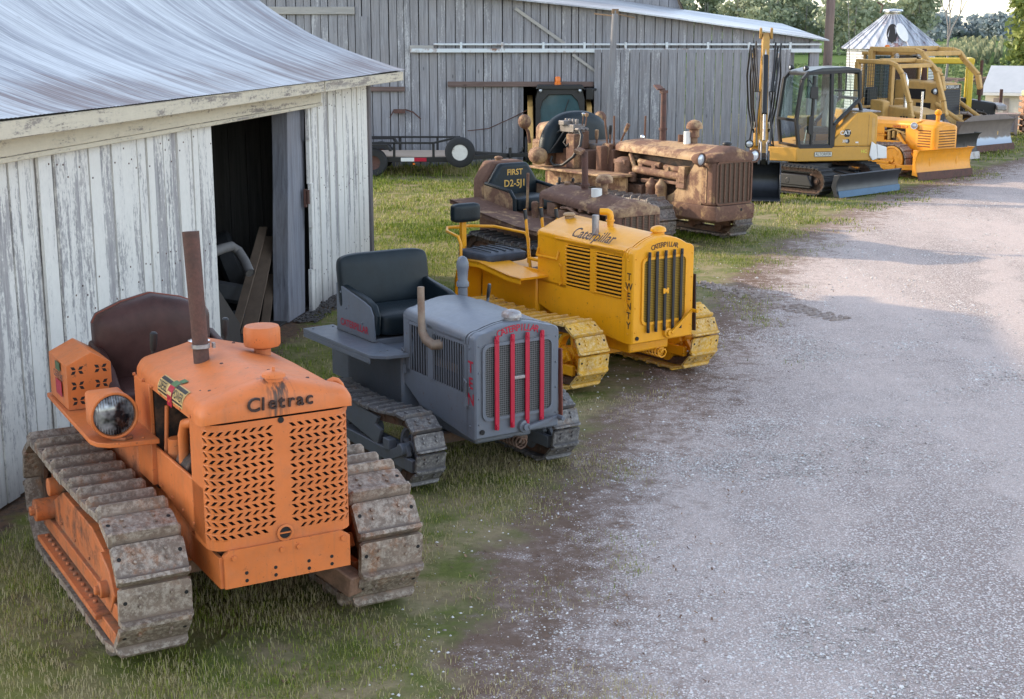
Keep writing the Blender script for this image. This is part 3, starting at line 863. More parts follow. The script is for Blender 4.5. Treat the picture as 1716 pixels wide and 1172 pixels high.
    g = MB(); g.lathe([(r_*.88, .012), (r_*.6, .03), (r_*.3, .037), (.001, .04)], (cx, cy, cz), (1,0,0), 30)
    for i in range(-7, 8): g.box(cx+.012, cx+.034-abs(i)*.0012, cy+i*.0155-.002, cy+i*.0155+.002, cz-math.sqrt(max(0, .118**2-(i*.0155)**2)), cz+math.sqrt(max(0, .118**2-(i*.0155)**2)))
    g.build('lamp_lens', M('lens_ribbed'), hl)
    mb = MB(); mb.tube([(cx+.0, cy-.02, cz-.145), (cx+.03, cy+.05, cz-.15), (cx-.0, cy+.10, cz-.15)], .012, 8); mb.build('bracket', OD, hl)
    # seat : arched leather back, wrap-round arms, cushion
    mb = MB(); pts = []
    prof = [(-.39, 1.08), (-.40, 1.575), (-.37, 1.63), (-.20, 1.70), (0, 1.745), (.20, 1.70), (.37, 1.63), (.40, 1.575), (.39, 1.08)]
    def rs_(x, k, dz): return [(x, -.06+y*k, 1.40+(z-1.40)*k+dz) for y, z in prof]
    mb.loft([rs_(-2.36, .93, 0), rs_(-2.33, 1.0, 0), rs_(-2.25, 1.0, 0), rs_(-2.20, .965, 0), rs_(-2.165, .88, 0), rs_(-2.14, .70, 0), rs_(-2.13, .40, 0)])
    sb = mb.build('seat_backrest', M('brownleather'), t, bevel=.012, seg=2, smooth=70)
    mb = MB(); mb.tube([(-2.275, y-.06, z+.001) for y, z in prof[1:-1]], .007, 6); mb.build('piping', simple('red_piping', (.20,.05,.03), .6), sb)
    cushion(t, 'seat_cushion', (-1.98, -.06, 1.13), (.50, .82, .16), M('brownleather'), bev=.06)
    for s_ in (-1, 1):
        mb = MB(); y = -.04+s_*.405
        mb.prism([(-2.36, .98), (-1.74, .98), (-1.72, 1.12), (-1.78, 1.22), (-1.92, 1.33), (-2.10, 1.40), (-2.36, 1.45)], y-.035, y+.035, 'y')
        mb.build('armrest', M('brownleather'), t, bevel=.028, seg=4, smooth=60)
    mb = MB(); mb.box(-2.36, -1.70, -.50, .38, .96, 1.05); mb.build('seat_base', OD, t, bevel=.01)
    lever(t, (-1.60, -.28, 1.05), (-1.58, -.24, 1.62), M('black'), M('black'), .012, .024, .12)
    lever(t, (-1.62, .22, 1.05), (-1.60, .24, 1.66), M('black'), M('black'), .012, .024, .12)
    lever(t, (-1.58, .0, 1.05), (-1.56, .02, 1.60), M('bright'), M('bright'), .008, .022, .03)
    return t

# ================================================================= shared small classic crawler (grey and yellow)
def arch_text(mb, s, xs, yc, zc, r, step, size, m, bold=.01):
    n = len(s)
    for i, ch in enumerate(s):
        a = (i-(n-1)/2)*step
        y = yc+r*math.sin(a); z = zc-r*(1-math.cos(a))
        ca, sa = math.cos(-a), math.sin(-a)
        k = Matrix(((0,0,1,xs),(ca,-sa,0,y),(sa,ca,0,z),(0,0,0,1)))
        mb.text(ch, size, k, m, bold=bold)

def classic(kind):
    grey = kind == 'grey'
    if grey:
        t = thing('crawler_tractor', 'small grey crawler tractor with red grille bars and dark bench seat', 'crawler tractor', (.045, 10.473, 0), R(-57), ROW)
        P = M('grey'); hw, xr, zsF, zsR, zcF, zcR, zb = .385, -1.10, 1.225, 1.255, 1.335, 1.375, .46
        dims = (-.25, -2.08, .262, .25, .06, .05, .150); shoe = M('shoe_grey'); gauge, w = .63, .255
        gz0, gz1, gw = .60, 1.20, .325; letters = M('red')
    else:
        t = thing('crawler_tractor', 'bright yellow crawler tractor with five black grille bars and low spring seat', 'crawler tractor', (1.486, 13.627, 0), R(-54), ROW)
        P = M('yellow'); hw, xr, zsF, zsR, zcF, zcR, zb = .40, -1.52, 1.38, 1.43, 1.535, 1.585, .50
        dims = (-.17, -2.42, .31, .30, .065, .05, .185); shoe = M('shoe_yel'); gauge, w = .735, .365
        gz0, gz1, gw = .68, 1.345, .295; letters = M('letter')
    loop, cf, cr = undercarriage(t, dims, shoe, P, P, 'lip', .022, .024, gauge=gauge, w=w, spokes=5, seed=11 if grey else 21, spring=True)
    xf, xrr, rf, rr, z0, sag, pit = dims
    # track guards (sloping plate seen between the runs) and idler brackets
    for s_ in (-1, 1):
        mb = MB(); yo = s_*(gauge+w*.34)
        mb.prism([(cr.x+.25, z0+.30), (cf.x-.42, z0+.20), (cf.x-.36, z0+.33), (cf.x-.46, z0+.36), (cf.x-.40, z0+.43), (cr.x+.30, z0+.46)], yo-.015, yo+.015, 'y')
        mb.build('track_guard', P, t, bevel=.004)
        mb = MB(); mb.bar((cf.x-.22, yo, z0+.16), (cf.x+.02, yo, cf.y), .05, .08); mb.cyl((cf.x, yo-.04*s_, cf.y), (cf.x, yo+.045*s_, cf.y), .05); mb.obox((cf.x-.24, yo, z0+.25), (.10, .07, .09))
        mb.build('idler_bracket', P, t, bevel=.006)
    # chassis, belly and front apron
    mb = MB(); mb.box(xr-.9, -.2, -.26, .26, .36, .60); mb.box(xr-1.0, xr, -hw-.02, hw+.02, .42, .92 if grey else .98)
    mb.build('chassis', P, t, bevel=.02)
    # side sheets
    for s_ in (-1, 1):
        mb = MB(); y = s_*hw
        zt = zsR-.01
        x0, x1 = xr, -.10
        # panel with slots: build frame strips around two louvre windows
        if grey: wins = [(-1.0, -.715, .82, 1.19), (-.63, -.155, .80, 1.175)]
        else: wins = [(-1.04, -.66, .95, 1.365), (-.56, -.17, .93, 1.345)]
        ya, yb = y-s_*.012, y
        lo, hi = min(ya, yb), max(ya, yb)
        mb.prism([(x0, .69), (x0+.25, .56 if grey else .62), (x1, zb), (x1, wins[1][2]), (x0, wins[0][2])], lo, hi, 'y')
        xs = [x0, wins[0][0], wins[0][1], wins[1][0], wins[1][1], x1]
        for a, b in ((0, 1), (2, 3), (4, 5)):
            mb.prism([(xs[a], wins[0][2]-.02), (xs[b], wins[1][2]-.02), (xs[b], zt-.02), (xs[a], zt)], lo, hi, 'y')
        for (a, b, c, d) in wins:
            mb.box(a, b, lo, hi, d, zt-.03 if zt-.03 > d else d+.01)
            if grey:
                n = int((b-a)/.036)
                for i in range(n):
                    xx = a+(i+.5)*(b-a)/n
                    mb.obox((xx+.004, y-s_*.002, (c+d)/2), (.0095, .010, d-c+.004))
            else:
                n = 11
                for i in range(n):
                    zz = c+(i+.5)*(d-c)/n
                    mb.obox(((a+b)/2, y+s_*.006, zz), (b-a+.004, .020, .013), (R(-18)*s_, 0, 0))
        if not grey:
            mb.box(-1.22, -.13, min(y, y+s_*.016), max(y, y+s_*.016), 1.402, 1.418)
        sp = mb.build('side_panel', P, t, bevel=.002)
        bk = MB(); bk.box(wins[0][0]-.02, wins[1][1]+.02, min(y-s_*.045, y-s_*.04), max(y-s_*.045, y-s_*.04), wins[0][2]-.05, wins[1][3]+.02); bk.build('louvre_gap_shade', M('dark'), sp, smooth=0)  # added dark sheet standing in for the shade behind the louvre gaps
        # latches
        lt = MB()
        for xx, zz in (((-1.09, .86), (-.12, .80)) if grey else ((-1.13, 1.03), (-.10, .93))):
            lt.tube([(xx, y+s_*.02, zz+.10), (xx+.015, y+s_*.028, zz+.125), (xx+.03, y+s_*.02, zz+.10), (xx+.015, y+s_*.015, zz+.08), (xx+.015, y+s_*.02, zz-.1)], .008, 6)
            lt.obox((xx+.015, y+s_*.012, zz-.05), (.03, .02, .07))
        lt.build('latch', P, sp)
    # engine block glimpsed through the louvres
    mb = MB(); mb.box(xr+.1, -.25, -.26, .26, .52, zsF-.06); mb.cyl((-.8, -.31, .95), (-.3, -.31, .95), .05); mb.build('engine', M('engine'), t, bevel=.01)
    # hood
    mb = MB(); rings = []
    for x, f in ((xr-.04, 0), (xr-.02, .6), (xr+.03, 1), ):
        rings.append(hood_ring(x, hw*(.93+.07*f), zsR-.03, zsR-.02*(1-f), zcR-.05*(1-f), sh=.09))
    for x in (xr*.5, -.13):
        k = (x-xr)/(-.13-xr); rings.append(hood_ring(x, hw, zsR-.03+(zsF-zsR)*k, zsR+(zsF-zsR)*k, zcR+(zcF-zcR)*k, sh=.09))
    mb.loft(rings)
    for s_ in (-1, 1):
        for k in range(7): mb.cyl((xr+.08+k*(-.25-xr)/6, s_*(hw-.002), zsR-.055+(zsF-zsR)*k/6), (xr+.08+k*(-.25-xr)/6, s_*(hw+.006), zsR-.055+(zsF-zsR)*k/6), .009, .007, 6)
    hood = mb.build('hood', P, t, smooth=50)
    if not grey:
        mb = MB(); sl = Matrix(((1,0,0,-.69),(0,.62,-.785,-hw+.058),(0,.785,.62,1.487),(0,0,0,1)))
        mb.text('Caterpillar', .165, sl, bold=.012, shear=.35, sx=.92); mb.build('lettering', M('letter'), hood, smooth=0, fixn=False)
    mb = MB()     # rib between hood and radiator
    for dx in (-.135, -.095): mb.loft([hood_ring(dx-.010, hw+.006, zsF-.03, zsF+.002, zcF+.004, sh=.092), hood_ring(dx+.010, hw+.006, zsF-.03, zsF+.002, zcF+.004, sh=.092)])
    mb.build('hood_rib', P, t, smooth=50)
    # radiator shell
    mb = MB()
    body = []
    for x, d in ((-.12, 0), (-.015, 0), (0.0, .014)):
        r_ = hood_ring(x, hw-d, zb+d, zsF-.0, zcF-d*.6, sh=.092)
        body.append(r_)
    mb.loft(body)
    for s_ in (-1, 1):
        for k in range(5): mb.cyl((-.07, s_*(hw-.002), zb+.10+k*(zsF-zb-.16)/4), (-.07, s_*(hw+.008), zb+.10+k*(zsF-zb-.16)/4), .010, .008, 6)
        for k in range(4): mb.cyl((-.004, s_*(hw-.035), zb+.12+k*(zsF-zb-.16)/3), (.009, s_*(hw-.035), zb+.12+k*(zsF-zb-.16)/3), .009, .007, 6)
    shell = mb.build('radiator_shell', P, t, smooth=35, bevel=.006)
    mb = MB()
    outer = rrect(gw*2, gz1-gz0, .06, 5, 0, (gz0+gz1)/2); inner = rrect(gw*2-.05, gz1-gz0-.05, .045, 5, 0, (gz0+gz1)/2)
    n = len(outer)
    mb.loft([[(.001, y, z) for y, z in outer], [(.016, y, z) for y, z in outer], [(.016, y, z) for y, z in inner], [(.001, y, z) for y, z in inner]], caps=False)
    mb.build('grille_frame', P, shell, smooth=30)
    mb = MB(); mb.prism(inner, -.004, .004, 'x'); mb.build('radiator_screen', M('screen_grey') if grey else M('screen_yel'), shell, smooth=0)
    ys = (-.205, -.065, .070, .205) if grey else (-.215, -.115, -.005, .105, .205)
    for y in ys:
        mb = MB(); wd = .019 if grey else .0165
        mb.box(.017, .031, y-wd, y+wd, gz0-.075, gz1+.035)
        mb.box(.0165, .038, y-wd*.75, y+wd*.75, gz1+.0, gz1+.055); mb.box(.0165, .040, y-wd*.6, y+wd*.6, gz0-.075, gz0-.03)
        bolt_row(mb, [(.03, y, gz1+.02), (.03, y, gz0-.05)], .011, .012)
        mb.build('grille_bar', letters if grey else M('black'), shell, bevel=.004)
    mb = MB()
    if grey: mb.box(.012, .024, -.062, .066, .895, .925)
    else:
        mb.obox((.03, -.02, 1.0), (.012, .03, .055)); mb.obox((.03, .025, 1.0), (.012, .03, .055)); mb.lathe([(.02, .0), (.015, .018)], (.02, .003, 1.0), (1,0,0), 12)
    mb.build('grille_badge', P if not grey else M('steel'), shell, bevel=.006)
    mb = MB()
    if grey: arch_text(mb, 'CATERPILLAR', .0035, 0, 1.290, .55, .062, .074, 0, .012)
    else: arch_text(mb, 'CATERPILLAR', .0035, 0, 1.452, .60, .052, .070, 0, .010)
    word = 'TEN' if grey else 'TWENTY'
    for i, ch in enumerate(word):
        z = (1.02-.125*i) if grey else (1.165-.096*i)
        mb.text(ch, .125 if grey else .098, face_side(-.055, -hw-.003, z), 0, bold=.014)
    mb.build('lettering', letters, shell, smooth=0, fixn=False)
    # starting crank with bracket under the screen
    mb = MB(); cz = .515 if grey else .575
    mb.lathe([(.055, 0), (.05, .03), (.03, .035), (.03, .06), (.001, .062)], (0, .05, cz), (1,0,0), 18)
    mb.bar((.055, .06, cz), (.06, .33, cz+(.045 if grey else .20)), .03, .03); mb.cyl((.05, .33, cz+(.045 if grey else .20)), (.14, .33, cz+(.045 if grey else .20)), .018)
    mb.build('starting_crank', P, t, bevel=.003)
    mb = MB(); mb.lathe([(.02, 0), (.02, .012)], (0, -hw+.06, zb+.06), (1,0,0), 10); mb.build('drain_plug', M('dark'), t)
    # front axle spring under the nose
    mb = MB(); mb.bar((-.62, -gauge, .32), (-.62, gauge, .32), .06, .08); mb.cyl((-.6, .20, .33), (-.28, .24, .31), .045)
    mb.tube([(-.5+.4*i/60, .12+.045*math.cos(i*.9), .33+.045*math.sin(i*.9)) for i in range(60)], .01, 6)
    mb.build('front_axle', M('chain') if grey else P, t, bevel=.004)
    mb = MB(); mb.bar((.005, hw+.012, .55), (-.02, hw+.02, 1.08 if grey else 1.12), .012, .05, up=(1,0,0)); mb.build('strap', simple('brown_strap', (.20,.06,.04), .6) if grey else M('letter'), t, bevel=.004, label='rust-brown leather strap' if grey else None)
    # filler cap
    mb = MB(); xc, yc_ = (-.12, .02) if grey else (-.19, .08)
    mb.lathe([(.06, -.04), (.062, .012), (.078, .018), (.078, .04), (.066, .058), (.03, .072), (.001, .075)], (xc, yc_, zcF+.002), seg=22); mb.build('radiator_cap', M('steel') if grey else P, t)
    # fenders
    for s_ in (-1, 1):
        mb = MB(); z = .945 if grey else 1.01
        yi, yo = hw, hw+(.30 if grey else .36)
        xa, xb = (xr-1.30, xr+.10) if grey else (xr-.98, xr+.18)
        if grey:
            poly = [(xa, s_*yi), (xa+.02, s_*yo), (xb-.14, s_*yo), (xb-.03, s_*(yo-.10)), (xb, s_*yi)]
            mb.prism(poly, z-.03, z, 'z'); mb.box(xa, xr-.02, min(s_*yi, s_*(yi+.02)), max(s_*yi, s_*(yi+.02)), .5, z-.03)
            mb.box(xa+.02, xb-.14, min(s_*(yo-.015), s_*yo), max(s_*(yo-.015), s_*yo), z-.075, z-.03)
            bolt_row(mb, [(xa+.1, s_*(yi+.05), z), (xa+.1, s_*(yo-.06), z), (xb-.2, s_*(yi+.10), z), (xb-.2, s_*(yi+.16), z)], .012, .008, (0,0,1))
        else:
            # rolled fender rising to the rear then dropping behind
            prof = [(xb, z-.005), (xb-.22, z), (xb-.75, z+.07), (xa+.10, z+.055), (xa, z-.02), (xa-.05, z-.2), (xa-.06, z-.42)]
            ring = lambda y: [(x, y, zz) for x, zz in prof] + [(x, y, zz-.022) for x, zz in reversed(prof)]
            mb.loft([ring(s_*yi), ring(s_*(yo-.12)), ring(s_*yo)])
            mb.loft([[(x, s_*yo, zz) for x, zz in prof]+[(x, s_*yo, zz-.06) for x, zz in reversed(prof)], [(x, s_*(yo-.012), zz) for x, zz in prof]+[(x, s_*(yo-.012), zz-.06) for x, zz in reversed(prof)]])
            mb.box(xa-.04, xr+.02, min(s_*yi, s_*(yi-.02)), max(s_*yi, s_*(yi-.02)), .5, z+.03)
        mb.build('fender', P, t, bevel=.005)
    if grey:
        # curved exhaust on the side of the hood
        mb = MB(); y = -hw
        mb.tube([(-.52, y+.02, 1.11), (-.54, y-.05, 1.11), (-.59, y-.08, 1.145), (-.63, y-.09, 1.20), (-.64, y-.09, 1.28), (-.645, y-.09, 1.555)], [.042, .042, .038, .034, .029, .027], 14, caps=False)
        mb.tube([(-.645, y-.09, 1.555), (-.645, y-.09, 1.45)], .022, 12)
        e = mb.build('exhaust_pipe', metal('tan_rusted_pipe', (.33,.25,.19), .6, .5, .3, .4, (.20,.12,.08)), t)
        mb = MB(); mb.lathe([(.040, 0), (.040, .13), (.052, .14), (.052, .17), (.040, .19), (.046, .27), (.052, .30), (.050, .34), (.035, .375), (.015, .39), (.001, .392)], (-1.14, .20, 1.28), seg=20); mb.build('air_intake', P, t)
        # bench seat
        sx = -2.12
        cushion(t, 'seat_backrest', (sx, -.02, 1.35), (.15, .88, .52), M('vinyl'), (0, R(-8), 0), .075)
        cushion(t, 'seat_cushion', (sx+.36, -.02, 1.08), (.56, .72, .22), M('vinyl'), bev=.07)
        for s_ in (-1, 1):
            y = -.02+s_*.42
            pr = [(sx-.06, .95), (sx+.62, .95), (sx+.62, 1.17), (sx+.57, 1.24), (sx+.46, 1.27), (sx-.06, 1.36)]
            mb = MB(); mb.prism(pr, y-.012, y+.012, 'y'); bolt_row(mb, [(sx+.12, y+s_*.012, 1.16), (sx+.42, y+s_*.012, 1.08), (sx+.03, y+s_*.012, 1.29)], .012, .008, (0, s_, 0))
            o = mb.build('seat_side', P, t, bevel=.004)
            mb = MB(); mb.prism([(sx+.0, 1.0), (sx+.62, 1.0), (sx+.64, 1.17), (sx+.585, 1.255), (sx+.47, 1.295), (sx+.0, 1.36)], y-s_*.03-.03, y-s_*.03+.03, 'y'); mb.build('armrest', M('vinyl'), o, bevel=.02, seg=3)
            mb = MB(); k = face_side(sx+.27, y-.0145, 1.03) if s_ < 0 else Matrix(((-1,0,0,sx+.27),(0,0,1,y+.0145),(0,1,0,1.03),(0,0,0,1)))
            mb.text('CATERPILLAR', .085, k, bold=.02); mb.build('lettering', letters, o, smooth=0, fixn=False)
        mb = MB(); mb.box(sx-.1, sx+.6, -.44, .40, .80, .97); mb.build('seat_base', P, t, bevel=.01)
        lever(t, (xr-.25, .32, .9), (xr-.30, .36, 1.42), P, M('black'), .012, .02, .14)
        lever(t, (xr-.18, .48, .9), (xr-.10, .50, 1.40), P, M('black'), .012, .016, .14)
        mb = MB(); mb.cyl((xr-.15, -.1, .93), (xr-.15, -.1, 1.0), .07); mb.obox((xr-.25, .05, .97), (.2, .15, .08)); mb.tube([(xr-.3, -.2, .95), (xr-.1, -.22, 1.05), (xr-.05, -.15, 1.0)], .015, 8)
        mb.build('pedals', M('engine'), t, bevel=.006)
    else:
        mb = MB(); mb.cyl((-.76, -.25, 1.48), (-.76, -.25, 1.68), .036, seg=16); mb.build('exhaust_stub', M('steel'), t)
        mb = MB(); mb.tube([(-.78, -.04, 1.5), (-.78, -.04, 1.655), (-.785, -.045, 1.68), (-.80, -.06, 1.695), (-.86, -.11, 1.695)], [.034, .034, .036, .036, .034], 14); mb.lathe([(.045, 0), (.045, .015)], (-.78, -.04, 1.60)); mb.build('air_intake', P, t)
        mudcap(t, 'fuel_cap', -1.40, -.08, 1.59, .06, M('rusty_tan'), .035)
        # sprung seat, post back-rest, arm rails
        sx, sy = -2.45, -.42
        cushion(t, 'seat_cushion', (sx+.12, sy+.02, 1.10), (.62, .56, .13), M('bluevinyl'), bev=.06)
        mb = MB()
        for i in range(-2, 3): mb.tube([(sx-.12, sy+.02+i*.1, 1.168), (sx+.12, sy+.02+i*.1, 1.174), (sx+.36, sy+.02+i*.1, 1.168)], .006, 6)
        mb.build('seat_seam', M('vinyl'), t)
        mb = MB(); mb.box(sx-.36, sx-.30, sy-.10, sy-.04, .9, 1.46); mb.build('back_post', P, t, bevel=.008)
        cushion(t, 'seat_backrest', (sx-.28, sy-.07, 1.52), (.12, .36, .21), M('vinyl'), bev=.045)
        mb = MB()
        y = sy-.34
        mb.tube([(sx+.42, y+.62, 1.02), (sx+.42, y+.62, 1.28), (sx+.36, y+.62, 1.34), (sx-.2, y+.60, 1.35), (sx-.40, y+.40, 1.35), (sx-.42, y+.12, 1.35), (sx-.30, y+.04, 1.33), (sx-.05, y+.02, 1.30), (sx+.0, y+.02, 1.22), (sx+.0, y+.02, 1.04)], .017, 8)
        mb.tube([(sx-.34, sy-.07, 1.35), (sx-.42, sy-.2, 1.35)], .015, 8)
        mb.build('arm_rail', P, t)
        for i, (x, y, tp) in enumerate(((xr-.33, -.25, 1.62), (xr-.22, -.12, 1.64), (xr-.14, .02, 1.63))):
            lever(t, (x, y, 1.0), (x-.10, y-.0, tp), P, M('black'), .017, .021, .13)
        mb = MB(); mb.tube([(xr+.02, -hw-.005, 1.28), (xr+.02, -hw-.03, 1.20), (xr+.36, -hw-.03, 1.20), (xr+.36, -hw-.005, 1.28)], .012, 6); mb.tube([(xr-.36, -.25, 1.1), (xr-.05, -.25, 1.1)], .02, 8)
        mb.build('hand_rail', P, t)
        mb = MB(); mb.box(sx+.5, xr, -.40, .40, .93, .985); mb.obox((xr-.3, .1, 1.02), (.25, .35, .10)); mb.build('foot_plate', M('chain'), t, bevel=.01)
    return t
_g = G('ribbed_lamp_glass')
MAT['lens_ribbed'] = _g.set(_g.mix(_g.ramp(_g.noise(7, 3, .6), [(.42, 0), (.62, 1)]), (.018,.018,.022), (.42,.43,.45)), .16, .4)

MAT['shoe_mid'] = track_steel('grey_brown_track_shoes', (.16,.135,.125), (.42,.38,.35), .3, (.20,.12,.085))
# ================================================================= smaller rusty crawler
def build_rusty_small():
    t = thing('crawler_tractor', 'small rusty crawler tractor with lettered black seat back and open engine bay', 'crawler tractor', (1.62, 17.77, 0), R(-54), ROW)
    RU, RD, RT = M('rusty'), M('rusty_dark'), M('rusty_tan')
    undercarriage(t, (-.20, -2.75, .34, .34, .07, .04, .16), M('shoe_dark'), RD, RD, 'lip', .03, .03, gauge=.74, w=.34, spokes=5, seed=41, bolts=2)
    mb = MB(); mb.box(-2.9, -.15, -.30, .30, .42, .74); mb.box(-3.0, -1.60, -.40, .40, .60, .98); mb.build('chassis', RD, t, bevel=.02)
    # engine bay
    mb = MB(); mb.box(-1.55, -.3, -.20, .20, .72, 1.22); mb.box(-1.45, -.5, -.30, -.15, .78, 1.0); mb.build('engine', M('engine'), t, bevel=.015)
    mb = MB()
    mb.obox((-1.38, -.31, 1.16), (.16, .12, .18)); mb.cyl((-1.15, -.33, .95), (-1.15, -.33, 1.18), .07); mb.cyl((-.9, -.33, 1.12), (-.45, -.33, 1.12), .05); mb.obox((-1.42, -.32, .98), (.2, .12, .14))
    mb.tube([(-1.2, -.34, 1.2), (-1.0, -.38, 1.22), (-.8, -.36, 1.15)], .02, 8); mb.cyl((-.7, -.33, .85), (-.7, -.33, 1.02), .06)
    for i in range(5): mb.cyl((-1.3+.18*i, -.30, 1.21), (-1.3+.18*i, -.38, 1.21), .025, seg=8)
    mb.build('engine_pipes', M('engine_rust'), t, bevel=.006)
    for s_ in (-1, 1):
        mb = MB(); mb.box(-1.64, -1.58, min(s_*.36, s_*.33), max(s_*.36, s_*.33), .9, 1.31); mb.build('hood_post', RT, t, bevel=.004)
    mb = MB(); rings = []
    for x, hw, zs, zc in ((-1.68, .33, 1.32, 1.42), (-1.64, .36, 1.325, 1.455), (-1.5, .37, 1.32, 1.46), (-.6, .372, 1.25, 1.40), (-.26, .372, 1.225, 1.375)):
        rings.append(hood_ring(x, hw, zs-.035, zs, zc, sh=.13))
    mb.loft(rings); hood = mb.build('hood', RU, t, smooth=55)
    mb = MB(); rings = []
    for x, hw, zs, zc, zb in ((-.28, .378, 1.23, 1.385, 1.20), (-.12, .378, 1.235, 1.385, 1.19), (-.03, .36, 1.23, 1.36, 1.19), (.01, .31, 1.225, 1.31, 1.195)):
        rings.append(hood_ring(x, hw, zb, zs, zc, sh=.13))
    mb.loft(rings); mb.build('radiator_tank', RT, t, smooth=60)
    mb = MB()
    pro = rrect(.26, .74, .05, 4)
    mb.loft([[(-.145+x*.98, y*.98, .62) for x, y in pro], [(-.145+x, y, .70) for x, y in pro], [(-.145+x, y, 1.20) for x, y in pro]]); sh = mb.build('radiator_shell', RU, t, smooth=40)
    mb = MB(); mb.prism(rrect(.58, .46, .04, 4, 0, .96), -.012, -.006, 'x'); mb.build('radiator_screen', M('screen_rust'), sh)
    mb = MB()
    for i in range(6): mb.box(-.012, .006, -.25+.1*i-.014, -.25+.1*i+.014, .73, 1.19)
    mb.build('grille_bars', RD, sh, bevel=.004)
    mb = MB(); mb.tube([(-1.12, 0, 1.40), (-1.12, 0, 1.55), (-1.13, 0, 1.93)], [.05, .042, .042], 14, caps=False); mb.lathe([(.065, 0), (.065, .03)], (-1.12, 0, 1.47)); ex = mb.build('exhaust_stack', M('exhaust'), t)
    mb = MB(); mb.tube([(-1.13, 0, 1.93), (-1.13, 0, 1.85)], .036, 12); mb.obox((-1.17, -.055, 1.93), (.12, .10, .05), (.3, .2, 0)); mb.build('rain_cap', RT, ex)
    mb = MB(); mb.lathe([(.05, -.05), (.045, .07), (.05, .13), (.06, .135), (.105, .14), (.115, .17), (.105, .21), (.07, .24), (.001, .25)], (-.72, .0, 1.41), seg=20); mb.build('air_cleaner', RT, t)
    mb = MB(); mb.lathe([(.07, -.05), (.07, .10)], (-.74, -.11, 1.38), seg=14); mb.build('filter_bowl', M('white'), t)
    mudcap(t, 'fuel_cap', -1.5, .0, 1.465, .04, RT, .03)
    # fenders, rising to the rear
    for s_ in (-1, 1):
        mb = MB()
        pr = [(-.95, .965), (-1.4, .985), (-2.2, 1.08), (-2.95, 1.19)]
        ring = lambda y: [(x, y, z) for x, z in pr]+[(x, y, z-.03) for x, z in reversed(pr)]
        mb.loft([ring(s_*.40), ring(s_*.66), ring(s_*.93)]); 
        mb.loft([[(x, s_*.93, z) for x, z in pr]+[(x, s_*.93, z-.06) for x, z in reversed(pr)], [(x, s_*.915, z) for x, z in pr]+[(x, s_*.915, z-.06) for x, z in reversed(pr)]])
        mb.build('fender', RU, t, bevel=.006)
        mb = MB(); mb.prism([(-1.0, .93), (-2.9, 1.15), (-2.9, 1.02), (-2.2, .9), (-1.3, .78)], s_*.43, s_*.40, 'y'); mb.build('fender_skirt', RT, t, bevel=.004)
    # seat: tank behind, lettered trapezoid back, side panels
    sx = -2.72
    mb = MB(); mb.prism([(-.43, 1.10), (.43, 1.10), (.43, 1.42), (.26, 1.68), (-.26, 1.68), (-.43, 1.42)], sx-.40, sx-.10, 'x'); mb.build('fuel_tank', RU, t, bevel=.05, seg=3)
    mudcap(t, 'fuel_cap', sx-.25, -.08, 1.70, .055, RT, .035)
    mb = MB(); mb.prism([(-.40, 1.18), (.40, 1.18), (.42, 1.40), (.24, 1.66), (-.24, 1.66), (-.42, 1.40)], sx-.09, sx+.03, 'x')
    sb = mb.build('seat_backrest', M('vinyl'), t, bevel=.05, seg=4, smooth=60)
    mb = MB()
    for s, z, sz in (('FIRST', 1.53, .115), ('D2-5J1', 1.375, .135)):
        mb.text(s, sz, face_front(sx+.034, 0, z), bold=.016)
    mb.build('lettering', M('gold'), sb, smooth=0, fixn=False)
    cushion(t, 'seat_cushion', (sx+.32, 0, 1.14), (.56, .70, .22), M('vinyl'), bev=.07)
    for s_ in (-1, 1):
        y = s_*.41
        mb = MB(); pr = [(sx-.12, 1.0), (sx+.58, .98), (sx+.58, 1.22), (sx+.50, 1.31), (sx-.12, 1.37)]
        mb.prism(pr, y-.02, y+.02, 'y'); o = mb.build('seat_side', RT, t, bevel=.006)
        mb = MB(); mb.tube([(sx-.10, y, 1.385), (sx+.49, y, 1.325), (sx+.585, y, 1.23), (sx+.59, y, 1.0)], .028, 8); mb.build('edge_trim', M('vinyl'), o)
    mb = MB(); mb.box(sx-.1, sx+.55, -.39, .39, .92, 1.05); mb.build('seat_base', RD, t, bevel=.01)
    lever(t, (-1.95, -.34, .95), (-1.92, -.34, 1.60), RT, RT, .018, .022, .16)
    lever(t, (-1.85, .12, .95), (-1.83, .13, 1.52), RD, M('black'), .012, .02, .1)
    lever(t, (-1.80, .32, .95), (-1.80, .34, 1.50), RD, M('black'), .012, .022, .05)
    mb = MB(); mb.lathe([(.045, 0), (.045, .12), (.05, .13), (.05, .2), (.03, .22)], (-1.72, -.37, 1.02), seg=14); mb.build('oil_filter', RT, t)
    return t

